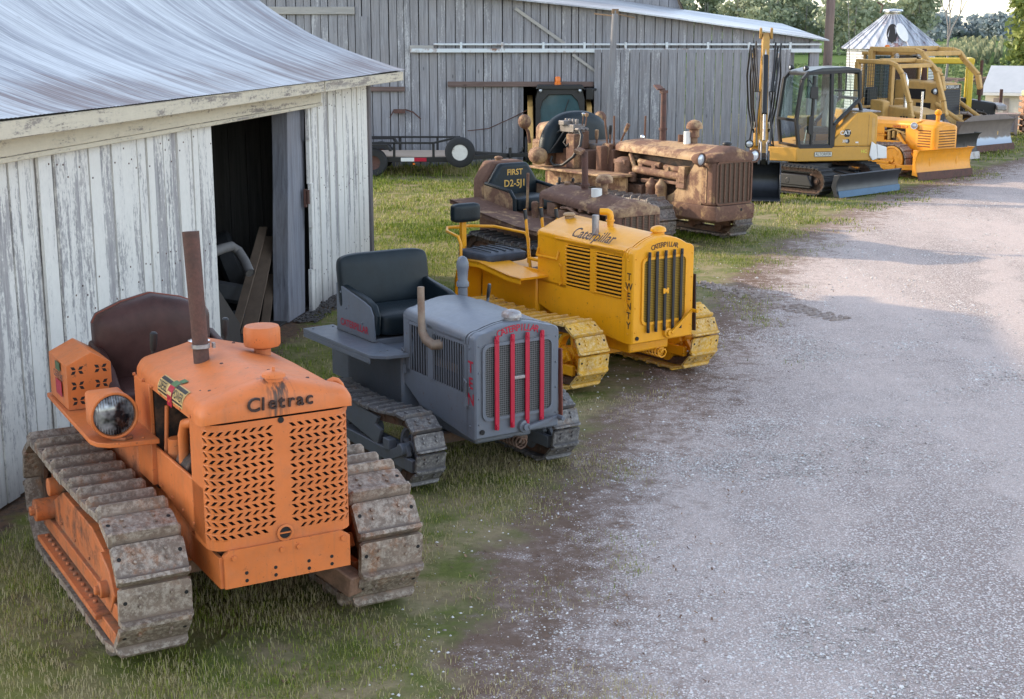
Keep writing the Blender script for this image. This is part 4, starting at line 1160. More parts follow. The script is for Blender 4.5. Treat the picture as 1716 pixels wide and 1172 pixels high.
# ================================================================= large rusty crawler
def build_rusty_big():
    t = thing('crawler_tractor', 'large rusty crawler tractor with tall exhaust, round headlamps and black domed seat', 'crawler tractor', (3.57, 22.8, 0), R(-54), ROW)
    RU, RD, RT = M('rusty'), M('rusty_dark'), M('rusty_tan')
    undercarriage(t, (-.62, -3.6, .345, .36, .075, .04, .20), M('shoe_mid'), RD, RD, 'single', .035, .045, gauge=.88, w=.40, spokes=5, seed=51, bolts=2)
    mb = MB(); mb.box(-3.4, -.3, -.36, .36, .45, .80); mb.box(-4.2, -2.45, -.62, .62, .62, 1.06); mb.build('chassis', RD, t, bevel=.02)
    mb = MB(); mb.box(-2.35, -.4, -.24, .24, .75, 1.40); mb.box(-2.2, -.6, -.34, -.2, .80, 1.02); mb.build('engine', M('engine'), t, bevel=.015)
    mb = MB()
    mb.tube([(-2.15, -.34, 1.40), (-2.05, -.40, 1.38), (-2.0, -.42, 1.30), (-1.95, -.42, 1.20), (-1.85, -.42, 1.17)], .04, 10)
    mb.cyl((-1.95, -.42, 1.17), (-.75, -.42, 1.13), .065); mb.cyl((-1.9, -.36, 1.30), (-1.35, -.36, 1.27), .05); mb.cyl((-1.25, -.36, 1.25), (-.8, -.36, 1.23), .05)
    mb.obox((-.72, -.42, 1.18), (.16, .14, .26)); 
    for i in range(4): mb.obox((-1.8+.33*i, -.37, 1.20), (.10, .12, .14))
    mb.build('exhaust_manifold', RT, t, bevel=.006)
    mb = MB()
    mb.lathe([(.15, 0), (.17, .05), (.17, .28), (.12, .34), (.06, .36)], (-2.22, -.42, 1.0), seg=18); mb.obox((-2.22, -.44, 1.28), (.3, .2, .08)); mb.lathe([(.07, 0), (.07, .16)], (-1.95, -.46, .96), seg=12)
    mb.obox((-1.5, -.40, 1.0), (.5, .1, .06)); mb.obox((-1.0, -.42, 1.02), (.6, .06, .05)); mb.obox((-.75, -.42, 1.02), (.2, .12, .14)); mb.obox((-1.9, -.40, .82), (.4, .16, .2))
    mb.build('engine_accessories', M('engine_rust'), t, bevel=.01)
    for i in range(2):
        mb = MB(); mb.lathe([(.09, 0), (.095, .02), (.095, .17), (.10, .18), (.10, .22), (.085, .25), (.04, .30), (.03, .33)], (-1.42+.24*i, -.50, .74), seg=16); mb.build('oil_filter', RT, t)
    mb = MB(); rings = []
    for x, hw, zs, zc in ((-2.50, .37, 1.50, 1.58), (-2.46, .42, 1.505, 1.625), (-2.3, .45, 1.50, 1.645), (-1.0, .455, 1.475, 1.655), (-.30, .455, 1.46, 1.645)):
        rings.append(hood_ring(x, hw, zs-.045, zs, zc, sh=.16))
    mb.loft(rings); hood = mb.build('hood', RT, t, smooth=55)
    mb = MB(); rings = []
    for x, hw, zs, zc, zb in ((-.31, .465, 1.47, 1.655, 1.42), (-.12, .47, 1.475, 1.655, 1.415), (-.02, .455, 1.47, 1.62, 1.42), (.03, .40, 1.46, 1.57, 1.43)):
        rings.append(hood_ring(x, hw, zb, zs, zc, sh=.16))
    mb.loft(rings); tk = mb.build('radiator_tank', RU, t, smooth=60)
    mb = MB(); mb.box(-.05, .024, -.16, .16, 1.50, 1.575); mb.build('name_plate', M('engine_rust'), tk, bevel=.01)
    # shell with raked side wings
    mb = MB(); mb.prism([(-.30, .72), (0, .72), (0, 1.43), (-.30, 1.43)], -.45, .45, 'y'); sh = mb.build('radiator_shell', RU, t, bevel=.05, seg=3)
    for s_ in (-1, 1):
        mb = MB(); mb.prism([(-1.25, .72), (-.28, .72), (-.28, 1.38), (-.42, 1.42), (-.62, 1.15), (-.95, .86)], s_*.44, s_*.425, 'y'); mb.obox((-.16, s_*.452, 1.05), (.03, .012, .56)); mb.build('side_wing', RT, t, bevel=.004)
    mb = MB(); mb.prism(rrect(.74, .64, .05, 4, 0, 1.08), .001, .006, 'x'); mb.build('radiator_screen', M('screen_rust'), sh)
    mb = MB()
    o_ = rrect(.80, .70, .07, 4, 0, 1.08); i_ = rrect(.74, .64, .05, 4, 0, 1.08)
    mb.loft([[(.0, y, z) for y, z in o_], [(.022, y, z) for y, z in o_], [(.022, y, z) for y, z in i_], [(.0, y, z) for y, z in i_]], caps=False)
    for i in range(7): mb.box(.006, .024, -.315+.105*i-.011, -.315+.105*i+.011, .77, 1.39)
    mb.build('grille_bars', RD, sh, smooth=30)
    mb = MB(); rg = lambda z, w, x: [(x0, y, z) for x0, y in ((-1.2, -w*.90), (-.05, -w), (x, -w+.06), (x, w-.06), (-.05, w), (-1.2, w*.90))]
    mb.loft([rg(.47, .46, .03), rg(.50, .49, .05), rg(.69, .50, .05), rg(.72, .49, .04)]); bolt_row(mb, [(.05, -.42, .52), (.05, -.42, .62), (.05, .40, .56)], .018, .012)
    mb.lathe([(.03, 0), (.001, .002)], (.051, .14, .64), (1,0,0), 10, m=1); mb.build('nose_guard', [M('rusty'), M('dark')], t, bevel=.02, seg=3)
    for s_ in (-1, 1):
        h = headlamp(t, (-.16, s_*.60, 1.47), .10, RD, (1, s_*-.12, -.05), .16)
        mb = MB(); mb.tube([(-.25, s_*.45, 1.36), (-.22, s_*.56, 1.36), (-.22, s_*.6, 1.40)], .02, 8); mb.build('bracket', RD, h)
    mb = MB(); mb.tube([(-1.72, 0, 1.62), (-1.72, 0, 1.80), (-1.72, 0, 2.42), (-1.76, .0, 2.50)], [.06, .052, .048, .048], 14); mb.lathe([(.072, 0), (.072, .04)], (-1.72, 0, 1.82)); ex = mb.build('exhaust_stack', M('exhaust'), t)
    mb = MB(); mb.obox((-1.83, -.02, 2.53), (.20, .12, .025), (0, R(18), R(-20))); mb.obox((-1.72, 0, 2.46), (.09, .11, .05)); mb.build('rain_flap', M('exhaust'), ex)
    mb = MB(); mb.lathe([(.06, -.05), (.055, .10), (.085, .11), (.085, .24), (.135, .25), (.14, .28), (.12, .34), (.07, .38), (.001, .395)], (-.95, .0, 1.64), seg=20); mb.build('air_cleaner', RT, t)
    mb = MB(); mb.lathe([(.06, -.03), (.06, .19)], (-1.02, -.09, 1.65), seg=14); mb.build('filter_bowl', M('white'), t)
    mb = MB(); mb.lathe([(.045, -.03), (.045, .12)], (-1.28, .0, 1.65), seg=12); mb.build('breather', RD, t)
    mudcap(t, 'radiator_cap', -.30, .12, 1.655, .075, M('black'), .05); mudcap(t, 'fuel_cap', -2.3, .05, 1.645, .035, M('bright'), .05)
    # operator platform, side steps
    for s_ in (-1, 1):
        mb = MB(); mb.box(-4.15, -1.80, min(s_*.55, s_*1.06), max(s_*.55, s_*1.06), 1.06, 1.10); mb.box(-4.1, -1.9, min(s_*.60, s_*.64), max(s_*.60, s_*.64), .72, 1.06); mb.build('step_plate', RT, t, bevel=.008)
    mb = MB(); mb.box(-2.62, -2.48, -.46, .46, 1.0, 1.46); mb.box(-2.75, -2.6, -.62, .62, 1.06, 1.52); mb.build('dash_panel', RD, t, bevel=.02)
    mb = MB(); mb.box(-3.9, -3.0, -.62, .60, 1.06, 1.42); mb.box(-3.55, -3.25, -.62, -.36, 1.42, 1.74); mb.build('seat_base', RD, t, bevel=.02)
    cushion(t, 'seat_cushion', (-3.42, .10, 1.46), (.7, .95, .16), metal('worn_seat_hide', (.16,.15,.15), .6, .1, .4, .5, (.25,.15,.08)), bev=.06)
    mb = MB(); rings = []
    for x, k in ((-3.98, .80), (-3.94, .93), (-3.84, 1.0), (-3.74, .97), (-3.68, .86), (-3.66, .68)):
        pr = []
        for i in range(25):
            a = math.pi*i/24; c, s_ = math.cos(a), math.sin(a)
            pr.append((x, -.22+math.copysign(abs(c)**.8, c)*.80*k, 1.34+.72*k*s_**.85))
        rings.append(pr)
    mb.loft(rings); mb.build('seat_backrest', M('vinyl'), t, smooth=70)
    mb = MB(); mb.box(-4.4, -3.95, -.78, .62, 1.06, 1.55); mb.prism([(-.74, 1.5), (-.30, 1.5), (-.30, 1.78), (-.42, 1.86), (-.66, 1.84), (-.74, 1.76)], -4.35, -3.98, 'x'); mb.build('fuel_tank', RT, t, bevel=.05, seg=3)
    for y in (-1.12, .62):
        mb = MB(); mb.ell((-4.15, y, 1.88), (.12, .12, .13), 16, 10); mb.tube([(-4.15, y, 1.80), (-4.15, y+.08, 1.70), (-4.2, y+.15, 1.5)], .03, 8); mb.build('rear_lamp', RU, t)
    mb = MB(); mb.lathe([(.05, -.02), (.14, 0), (.15, .05), (.15, .26), (.13, .30), (.06, .34)], (-3.95, -1.02, 1.30), (.75,-.3,0), seg=18); mb.build('headlight', RT, t)
    # hydraulic valve bank, knobs, hose
    mb = MB(); mb.box(-3.62, -3.22, -.74, -.48, 1.72, 1.86); mb.box(-3.58, -3.42, -.80, -.50, 1.84, 1.92); mb.obox((-3.3, -.62, 1.62), (.12, .12, .22))
    for i in range(4): mb.cyl((-3.58+.1*i, -.62, 1.84), (-3.58+.1*i, -.62, 1.95), .03, seg=8)
    for i in range(3): mb.cyl((-3.22, -.70+.09*i, 1.78), (-3.10, -.70+.09*i, 1.78), .03, seg=8)
    vb = mb.build('valve_bank', simple('dull_valve_steel', (.20,.18,.17), .5, .4, .5, 8), t, bevel=.012)
    for i in range(2): lever(vb, (-3.22+.09*i, -.55, 1.84), (-3.18+.09*i, -.55, 2.06), RD, RT if i else M('bright'), .01, .032, .06)
    mb = MB(); mb.tube([(-3.1, -.70, 1.76), (-3.02, -.72, 1.68), (-2.98, -.78, 1.52), (-3.05, -.88, 1.32), (-3.25, -.95, 1.17), (-3.5, -.95, 1.14), (-3.6, -.95, 1.2), (-3.58, -.93, 1.3)], .026, 10)
    mb.tube([(-3.6, -.70, 1.76), (-3.8, -.82, 1.6), (-3.85, -.92, 1.4), (-3.8, -.95, 1.15)], .02, 8); mb.tube([(-3.5, -.72, 1.74), (-3.6, -.84, 1.5), (-3.7, -.90, 1.36)], .018, 8); mb.tube([(-3.35, -.72, 1.72), (-3.42, -.8, 1.54), (-3.32, -.82, 1.48), (-3.25, -.75, 1.6)], .018, 8)
    mb.build('hydraulic_hose', M('hose'), vb)
    mb = MB(); mb.box(-3.36, -3.12, -.80, -.58, 1.10, 1.70); mb.build('control_pedestal', RU, t, bevel=.02)
    for b, tp, k, kr in (((-2.62, -.46, 1.45), (-2.66, -.50, 1.98), None, 0), ((-2.60, -.34, 1.45), (-2.58, -.36, 2.03), None, 0), ((-2.64, -.26, 1.4), (-2.40, -.18, 1.90), RT, .035), ((-3.0, -.10, 1.45), (-2.98, -.10, 1.84), M('black'), .03), ((-3.15, -.28, 1.45), (-3.14, -.28, 1.76), RT, .035), ((-2.65, .40, 1.45), (-2.65, .42, 2.0), None, 0)):
        lever(t, b, tp, RD, k, .017, kr, .16)
    mb = MB(); mb.lathe([(.10, -.04), (.10, .04), (.05, .06)], (-2.68, -.44, 1.46), (0,1,0), 16); mb.bar((-2.68, -.44, 1.10), (-2.60, -.44, 1.56), .09, .12); mb.build('lever_quadrant', RT, t, bevel=.01)
    return t
# ================================================================= mini excavator
MAT['boom_yellow'] = paint('worn_boom_yellow', (.44,.24,.05), .5, .6, rust=.2, fade=.4)
def build_excavator():
    Y, K = M('catyellow'), M('black')
    t = thing('excavator', 'yellow mini excavator with glazed black cab, raised boom and small steel blade', 'excavator', (7.4, 32.2, 0), 0)
    u = thing('undercarriage', None, None, (-.78,-.66,0), R(-48)); u.parent = t
    loop, cf, cr = track_loop(1.16, -1.16, .27, .27, .045, .0, .105)
    for s_ in (-1, 1):
        track(u, s_*.875, .42, loop, M('rubber'), .018, .026, 'block', 0, .16, 71)
        for c, nm in ((cf, 'idler_wheel'), (cr, 'sprocket')): wheel(u, nm, c, s_*.875, .23, .16, M('chain'), holes=6)
        mb = MB(); mb.box(-.85, .80, s_*.875-.17, s_*.875+.17, .15, .43); mb.prism([(-.85,.2),(.85,.2),(.72,.44),(-.72,.44)], s_*.875-.19, s_*.875+.19, 'y'); mb.cyl((.2, s_*1.07, .30), (.2, s_*1.03, .30), .07)
        mb.build('track_frame', M('black'), u, bevel=.02)
    mb = MB(); mb.box(-.55, .55, -.70, .70, .34, .52); mb.lathe([(.48, 0), (.48, .10)], (0,0,.52), seg=28); mb.build('turntable', K, u, bevel=.02)
    for y in (-.38, .38):
        mb = MB(); mb.bar((.4, y, .38), (1.45, y, .26), .12, .16); mb.cyl((.5, y*.5, .46), (1.35, y*.5, .34), .05); mb.build('blade_arm', K, u, bevel=.015)
    mb = MB(); pr = [(1.60, .05), (1.56, .14), (1.535, .26), (1.55, .38), (1.60, .50), (1.57, .52), (1.50, .39), (1.485, .26), (1.51, .13), (1.56, .05)]
    mb.prism(pr, -1.12, 1.12, 'y'); 
    for s_ in (-1, 1): mb.prism([(1.62,.05),(1.55,.14),(1.53,.26),(1.55,.38),(1.62,.52),(1.46,.50),(1.40,.26),(1.48,.05)], s_*1.12, s_*1.145, 'y')
    mb.build('dozer_blade', simple('worn_blue_steel', (.055,.06,.07), .38, .6, .4, 5, .1), u, bevel=.006)
    mb = MB(); mb.prism([(1.605,.035), (1.58,.17), (1.555,.17), (1.585,.035)], -1.13, 1.13, 'y'); mb.build('cutting_edge', simple('sky_tinted_scraped_steel', (.035,.08,.15), .38, .6, .3, 6, .05), u)  # blue sky reflection painted into the colour of the scraped edge
    # superstructure : heading away to the left of the picture
    s = thing('upper_body', None, None, (0,0,0), R(192)); s.parent = t
    mb = MB()
    ring = [(1.42, .92), (1.88, .46), (1.88, -.50), (1.50, -.95), (-.35, -.95), (-.72, -.55), (-.72, .55), (-.45, .92)]
    mb.prism(ring, .66, .965, 'z'); mb.build('deck', Y, s, bevel=.02)
    mb = MB(); mb.prism(rrect(.42, .115, .035, 4, 0, 0), -.0, .006, 'z', 0)
    mb.v = [(.80-x, .921+z, .815+y) for x, y, z in mb.v]
    mb.prism([(1.0, .77), (.6, .77), (.6, .86), (1.0, .86)], .9275, .929, 'y', 1)
    k = Matrix(((-1,0,0,.80),(0,0,1,.931),(0,1,0,.815),(0,0,0,1))); mb.text('ALTORFER', .085, k, 0, bold=.006, sx=.9)
    mb.build('name_plate', [K, simple('plate_silver', (.5,.5,.45), .4, .5)], s, smooth=0)
    # rear body/engine housing
    mb = MB()
    mb.prism([(-.0, .97), (-.46, .97), (-.46, 1.64), (-.30, 1.72), (.02, 1.70), (.56, 1.12), (.56, .97)], .915, .55, 'y')
    mb.prism([(-.0, .97), (-.62, .97), (-.62, 1.60), (-.30, 1.72), (-.05, 1.72)], .55, -.92, 'y')
    mb.prism([(.55, -.92), (-.05, -.92), (-.05, .25), (.55, .25)] and [(.9, -.93), (-.05, -.93), (-.05, -.35), (.9, -.35)], .97, 1.55, 'z')
    eb = mb.build('engine_cover', Y, s, bevel=.03, seg=3)
    mb = MB()
    mb.box(-.25, -.245, .9, .922, .97, 1.66); mb.box(-.45, .30, .916, .9185, .972, .980); mb.prism(rrect(.30, .34, .05, 4, -.22, 1.47), .9155, .9175, 'y') if False else None
    mb.prism(rrect(.07, .5, .03, 4, -.36, 1.34), .9165, .9185, 'y')
    mb.lathe([(.022, 0), (.022, .004)], (-.02, .9165, 1.02), (0,1,0), 10)
    mb.build('panel_seam', M('tan'), eb, smooth=0)
    mb = MB(); kk = lambda x, z: Matrix(((-1,0,0,x),(0,0,1,.9205),(0,1,0,z),(0,0,0,1)))
    mb.lathe([(.095, 0), (.095, .003)], (.255, .9160, 1.265), (0,1,0), 6, m=0); mb.lathe([(.055, 0), (.055, .003)], (.24, .9160, 1.09), (0,1,0), 6, m=0)
    mb.text('CAT', .125, kk(.30, 1.27), 1, bold=.022); mb.text('308', .085, kk(.30, 1.09), 1, bold=.014); mb.prism([(.05, 1.045), (-.02, 1.045), (-.02, 1.075), (.05, 1.075)], .9165, .9195, 'y', 1)
    mb.text('HC', .10, Matrix(((-1,0,0,-.16),(0,0,1,.924),(0,1,0,.86),(0,0,0,1))), 2, bold=.01)
    mb.build('lettering', [K, M('white'), simple('yellow_chalk', (.75,.72,.1), .8)], eb, smooth=0, fixn=False)
    mb = MB(); mb.box(-.55, -.10, -.3, .85, 1.70, 1.735); mb.build('engine_hatch', M('steel'), s, bevel=.01)
    mb = MB(); mb.tube([(-.20, .6, 1.72), (-.16, .6, 1.86), (-.08, .6, 1.97), (-.0, .6, 1.98)], .045, 10); mb.build('exhaust_pipe', K, s)
    mb = MB(); mb.prism([(-.48, .70), (-.44, 1.0), (-.32, 1.08), (-.28, .78), (-.36, .66)], .93, .96, 'y'); mb.prism([(-.48, .70), (-.45, 1.02), (-.68, .95), (-.70, .70)], .96, .5, 'y'); mb.build('counterweight', M('white'), s, bevel=.02)
    # cab
    cabpts = [(1.36, .97), (1.44, 1.55), (1.34, 2.42), (1.22, 2.55), (.02, 2.60), (-.02, 2.0), (.56, 1.45), (.58, .97)]
    cab = MB()
    yo, yi = .90, -.16
    def frame(p, y):
        for i in range(len(p)): cab.bar((p[i][0], y, p[i][1]), (p[(i+1) % len(p)][0], y, p[(i+1) % len(p)][1]), .065, .10, up=(0,1,0))
    frame(cabpts, yo-.03); frame(cabpts, yi+.03)
    for x, z in ((1.36, .99), (1.44, 1.55), (1.22, 2.53), (.02, 2.56), (-.02, 2.0)): cab.bar((x, yo-.03, z), (x, yi+.03, z), .06, .06)
    cab.bar((.62, yo-.03, .97), (.66, yo-.03, 2.55), .07, .10, up=(0,1,0)); cab.bar((1.08, yo-.03, .97), (1.06, yo-.03, 2.5), .05, .085, up=(0,1,0))
    cab.bar((.58, yo-.03, 2.18), (.02, yo-.03, 2.18), .03, .035, up=(0,1,0)); cab.bar((.32, yo-.03, 2.18), (.32, yo-.03, 2.55), .03, .03, up=(0,1,0))
    cab.box(.0, 1.36, yi, yo, .955, 1.03)
    cab.obox((1.10, .905, 1.45), (.05, .02, .35)); cab.prism(rrect(.10, .40, .05, 4, 1.12, 1.45), .90, .925, 'y')
    c = cab.build('cab', K, s, bevel=.012)
    mb = MB(); mb.prism([(1.24, 2.54), (1.20, 2.60), (.9, 2.665), (.3, 2.69), (.0, 2.64), (.0, 2.57)], yi-.01, yo+.01, 'y'); mb.build('cab_roof', simple('black_roof', (.05,.055,.06), .3, 0, .2), c, bevel=.03, seg=3)
    gl = glass('cab_glass', (.80,.88,.86), .05)
    mb = MB(); mb.prism([(1.08, 1.02), (1.35, 1.02), (1.42, 1.55), (1.32, 2.42), (1.08, 2.48)], yo-.03, yo-.024, 'y'); mb.build('window', gl, c)
    mb = MB(); mb.prism([(.66, 1.02), (1.06, 1.02), (1.06, 2.48), (.66, 2.48)], yo-.03, yo-.024, 'y'); mb.build('door_window', gl, c)
    mb = MB(); mb.prism([(.02, 2.03), (.56, 1.50), (.60, 2.52), (.04, 2.53)], yo-.03, yo-.024, 'y'); mb.build('window', gl, c)
    mb = MB(); mb.add([(1.37, yo-.06, 1.02), (1.44, yo-.06, 1.55), (1.44, yi+.06, 1.55), (1.37, yi+.06, 1.02)], [(0,1,2,3)]); mb.add([(1.44, yo-.06, 1.56), (1.25, yo-.06, 2.5), (1.25, yi+.06, 2.5), (1.44, yi+.06, 1.56)], [(0,1,2,3)]); mb.build('windscreen', gl, c)
    mb = MB(); mb.prism([(.02, 2.03), (.56, 1.50), (1.35, 1.02), (1.42, 1.55), (1.3, 2.45), (.04, 2.53)], yi+.02, yi+.026, 'y'); mb.build('window', gl, c)
    cushion(s, 'operator_seat', (.72, .38, 1.30), (.48, .46, .16), M('black'), bev=.05); cushion(s, 'operator_seat_back', (.46, .38, 1.72), (.14, .44, .72), simple('pale_seat_cloth', (.30,.31,.33), .8), (0, R(-8), 0), .06)
    lever(s, (1.12, .60, 1.02), (1.05, .60, 1.42), M('bright'), K, .012, .025, .1); lever(s, (1.12, .25, 1.02), (1.08, .25, 1.42), M('bright'), K, .012, .025, .1)
    for y in (.8, 0.0):
        w_ = headlamp(s, (1.25, y, 2.66), .055, K, (1,0,0), .08, 'work_lamp')
    mb = MB(); mb.prism([(1.02, 2.0), (1.20, 2.03), (1.19, 2.28), (1.03, 2.27)], .97, 1.03, 'y'); mb.tube([(1.2, .9, 2.42), (1.14, 1.0, 2.3), (1.12, 1.0, 2.2)], .014, 6); mb.build('mirror', K, c, bevel=.02)
    # swing post + boom : plane turned toward the viewer
    b = thing('boom_assembly', None, None, (-1.86, -.42, 0), R(262)); b.parent = t
    mb = MB(); mb.box(-.22, .16, -.22, .22, .62, .98); mb.prism([(-.1, .9), (.3, .95), (.25, 1.35), (.05, 1.35)], -.16, .16, 'y'); mb.build('swing_post', Y, b, bevel=.03)
    mb = MB()
    pr = [(.05, 1.1), (.25, 1.05), (.34, 1.7), (.75, 2.45), (1.05, 3.32), (.93, 3.42), (.50, 2.65), (.08, 1.8)]
    mb.prism(pr, -.085, .085, 'y'); mb.build('boom', Y, b, bevel=.02)
    mb = MB(); mb.bar((.36, 0, 1.25), (.78, 0, 2.3), .11, .11); mb.build('boom_cylinder', K, b, bevel=.02)
    mb = MB(); mb.cyl((.70, 0, 2.1), (.84, 0, 2.45), .035); mb.cyl((1.12, .0, 3.2), (1.38, 0, 2.55), .03); mb.build('cylinder_rod', M('bright'), b)
    mb = MB(); pr = [(.98, 3.42), (1.12, 3.30), (1.52, 2.2), (2.05, .95), (1.93, .88), (1.30, 2.1), (.90, 3.25)]
    mb.prism(pr, -.075, .075, 'y'); mb.prism([(.90, 3.30), (1.06, 3.28), (1.10, 3.50), (.98, 3.52)], -.14, -.085, 'y'); mb.prism([(.90, 3.30), (1.06, 3.28), (1.10, 3.50), (.98, 3.52)], .085, .14, 'y'); mb.build('stick', M('boom_yellow'), b, bevel=.015)
    mb = MB(); mb.bar((1.24, 0, 2.95), (1.85, 0, 1.75), .11, .10); mb.build('bucket_cylinder', K, b, bevel=.02)
    mb = MB(); mb.cyl((1.85, 0, 1.75), (2.08, 0, 1.22), .03); mb.bar((1.98, -.09, 1.02), (2.22, -.09, 1.22), .03, .08); mb.bar((1.98, .09, 1.02), (2.22, .09, 1.22), .03, .08); mb.bar((2.2, -.06, 1.2), (2.34, -.06, .82), .03, .08); mb.bar((2.2, .06, 1.2), (2.34, .06, .82), .03, .08); mb.build('bucket_linkage', M('steel'), b, bevel=.01)
    mb = MB()
    for y, k in ((-.16, 0), (-.20, .05), (.16, .02), (.20, .08), (-.13, .12), (.13, .1)):
        mb.tube([(.30, y, 1.25+k), (.30-k, y*1.5, 1.8), (.55, y*1.8, 2.5), (.86-k, y*1.6, 3.05), (1.06, y*1.6, 3.1+k), (1.22+k, y*1.4, 2.75), (1.50+k, y, 2.2)], .020, 7)
    for y in (-.10, .10): mb.tube([(1.5, y, 2.2), (1.75, y*1.5, 1.6), (2.0, y*1.4, 1.1)], .018, 6)
    for y in (-.2, .2): mb.tube([(.1, y*.8, 1.05), (.3, y*1.4, .95), (.42, y*1.2, 1.15), (.34, y, 1.5)], .02, 6)
    for y in (-.18, .18):
        mb.cyl((.32, y*.9, 1.35), (.33, y*.9, 1.5), .03, m=1); mb.cyl((.86, y*1.5, 2.9), (.90, y*1.5, 3.0), .03, m=1); mb.cyl((1.2, y, 2.6), (1.27, y, 2.45), .03, m=1)
    mb.build('hydraulic_hose', [M('hose'), M('bright')], b)
    headlamp(b, (.72, .22, 2.35), .06, K, (1,.1,-.1), .08, 'work_lamp'); headlamp(b, (.42, -.25, 1.02), .085, K, (1,-.1,0), .1, 'work_lamp')
    # bucket
    mb = MB()
    pr = arc(2.36, .42, .40, 100, 285, 12); inn = arc(2.36, .42, .37, 285, 100, 12)
    mb.prism(pr+inn, -.335, .335, 'y')
    for s_ in (-1, 1): mb.prism(pr+[(2.62, .06), (2.66, .30), (2.52, .62)], s_*.335, s_*.36, 'y')
    mb.prism([(2.46, .035), (2.80, .03), (2.80, .055), (2.46, .075)], -.36, .36, 'y')
    for y in (-.10, .10): mb.prism([(2.05, .72), (2.45, .76), (2.40, .98), (2.20, 1.02)], y-.02, y+.02, 'y')
    mb.build('bucket', simple('bucket_black', (.05,.053,.06), .35, .5, .4, 6, .2), b, bevel=.008)
    mb = MB(); mb.bar((1.98, 0, .90), (2.3, 0, .80), .14, .16); mb.build('quick_coupler', K, b, bevel=.02)
    return t

# ================================================================= bulldozers
def dozer_blade(parent, xf, hw, z1, depth, face, edge, back=None, ear=0.0):
    mb = MB(); pr = []
    for i in range(11):
        a = i/10; z = .10+(z1-.10)*a; x = xf-.02-depth*math.sin(math.pi*min(1, a*.92+.04))*.9+(.05*a if a > .9 else 0); pr.append((x, z))
    po = pr+[(x-.035, z) for x, z in reversed(pr)]
    mb.prism(po, -hw, hw, 'y')
    for s_ in (-1, 1): mb.prism(pr+[(xf-depth-.10, z1), (xf-depth-.10, .12)], s_*hw, s_*(hw+.025), 'y')
    if ear:
        mb.prism([(-hw, z1-.03), (hw, z1-.03), (hw*.62, z1+ear), (-hw*.62, z1+ear)], xf-.09, xf-.055, 'x')
    o = mb.build('dozer_blade', face, parent, bevel=.008)
    mb = MB(); mb.prism([(xf+.012, .01), (xf-.022, .20), (xf-.05, .20), (xf-.02, .01)], -hw-.02, hw+.02, 'y'); mb.build('cutting_edge', edge, o)
    mb = MB()
    for s_ in (-1, 1): mb.bar((xf-depth-.06, s_*hw*.5, .18), (xf-depth-.06, s_*hw*.5, z1-.1), .06, .12)
    mb.box(xf-depth-.14, xf-depth-.04, -hw*.9, hw*.9, z1*.45, z1*.55); mb.build('blade_brace', back or face, o, bevel=.01)
    return o

def rops(parent, P, y, xr, xf, zt, xend, zend, r=.075, mesh=True):
    """two hooped sweeps joined by cross bars"""
    for s_ in (-1, 1):
        mb = MB(); h = r
        mb.bar((xr, s_*y, 1.05), (xr, s_*y, zt-.02), h*1.7, h*2, up=(0,1,0))
        pts = [(xr-.05, zt), (xf-.25, zt-.02), (xf-.02, zt-.10), (xf+.16, zt-.32), (xend-.08, zend+.35), (xend, zend)]
        for i in range(len(pts)-1): mb.bar((pts[i][0], s_*y, pts[i][1]), (pts[i+1][0], s_*y, pts[i+1][1]), h*1.6, h*1.5, up=(0,1,0))
        mb.cyl((xend, s_*y-.07, zend), (xend, s_*y+.07, zend), .075, seg=10)
        mb.build('sweep', P, parent, bevel=.02, seg=2)
    mb = MB()
    for x, z in ((xr, zt-.02), ((xr+xf)/2+.1, zt+.02), (xf, zt-.12)): mb.bar((x, -y, z), (x, y, z), r*1.5, r*1.5)
    mb.build('cross_bar', P, parent, bevel=.015)
    mb = MB(); mb.bar((xr, -y, 1.35), (xr, y, 1.35), r, r); mb.build('lower_bar', P, parent, bevel=.015)
    if mesh:
        mb = MB()
        n = 15
        for i in range(n+1):
            yy = -y+2*y*i/n; mb.bar((xr-.02, yy, 1.35), (xr-.02, yy, zt-.05), .010, .010)
        for i in range(12):
            zz = 1.4+(zt-1.45)*i/11; mb.bar((xr-.02, -y, zz), (xr-.02, y, zz), .010, .010)
        mb.build('rear_screen', M('black'), parent, smooth=0)

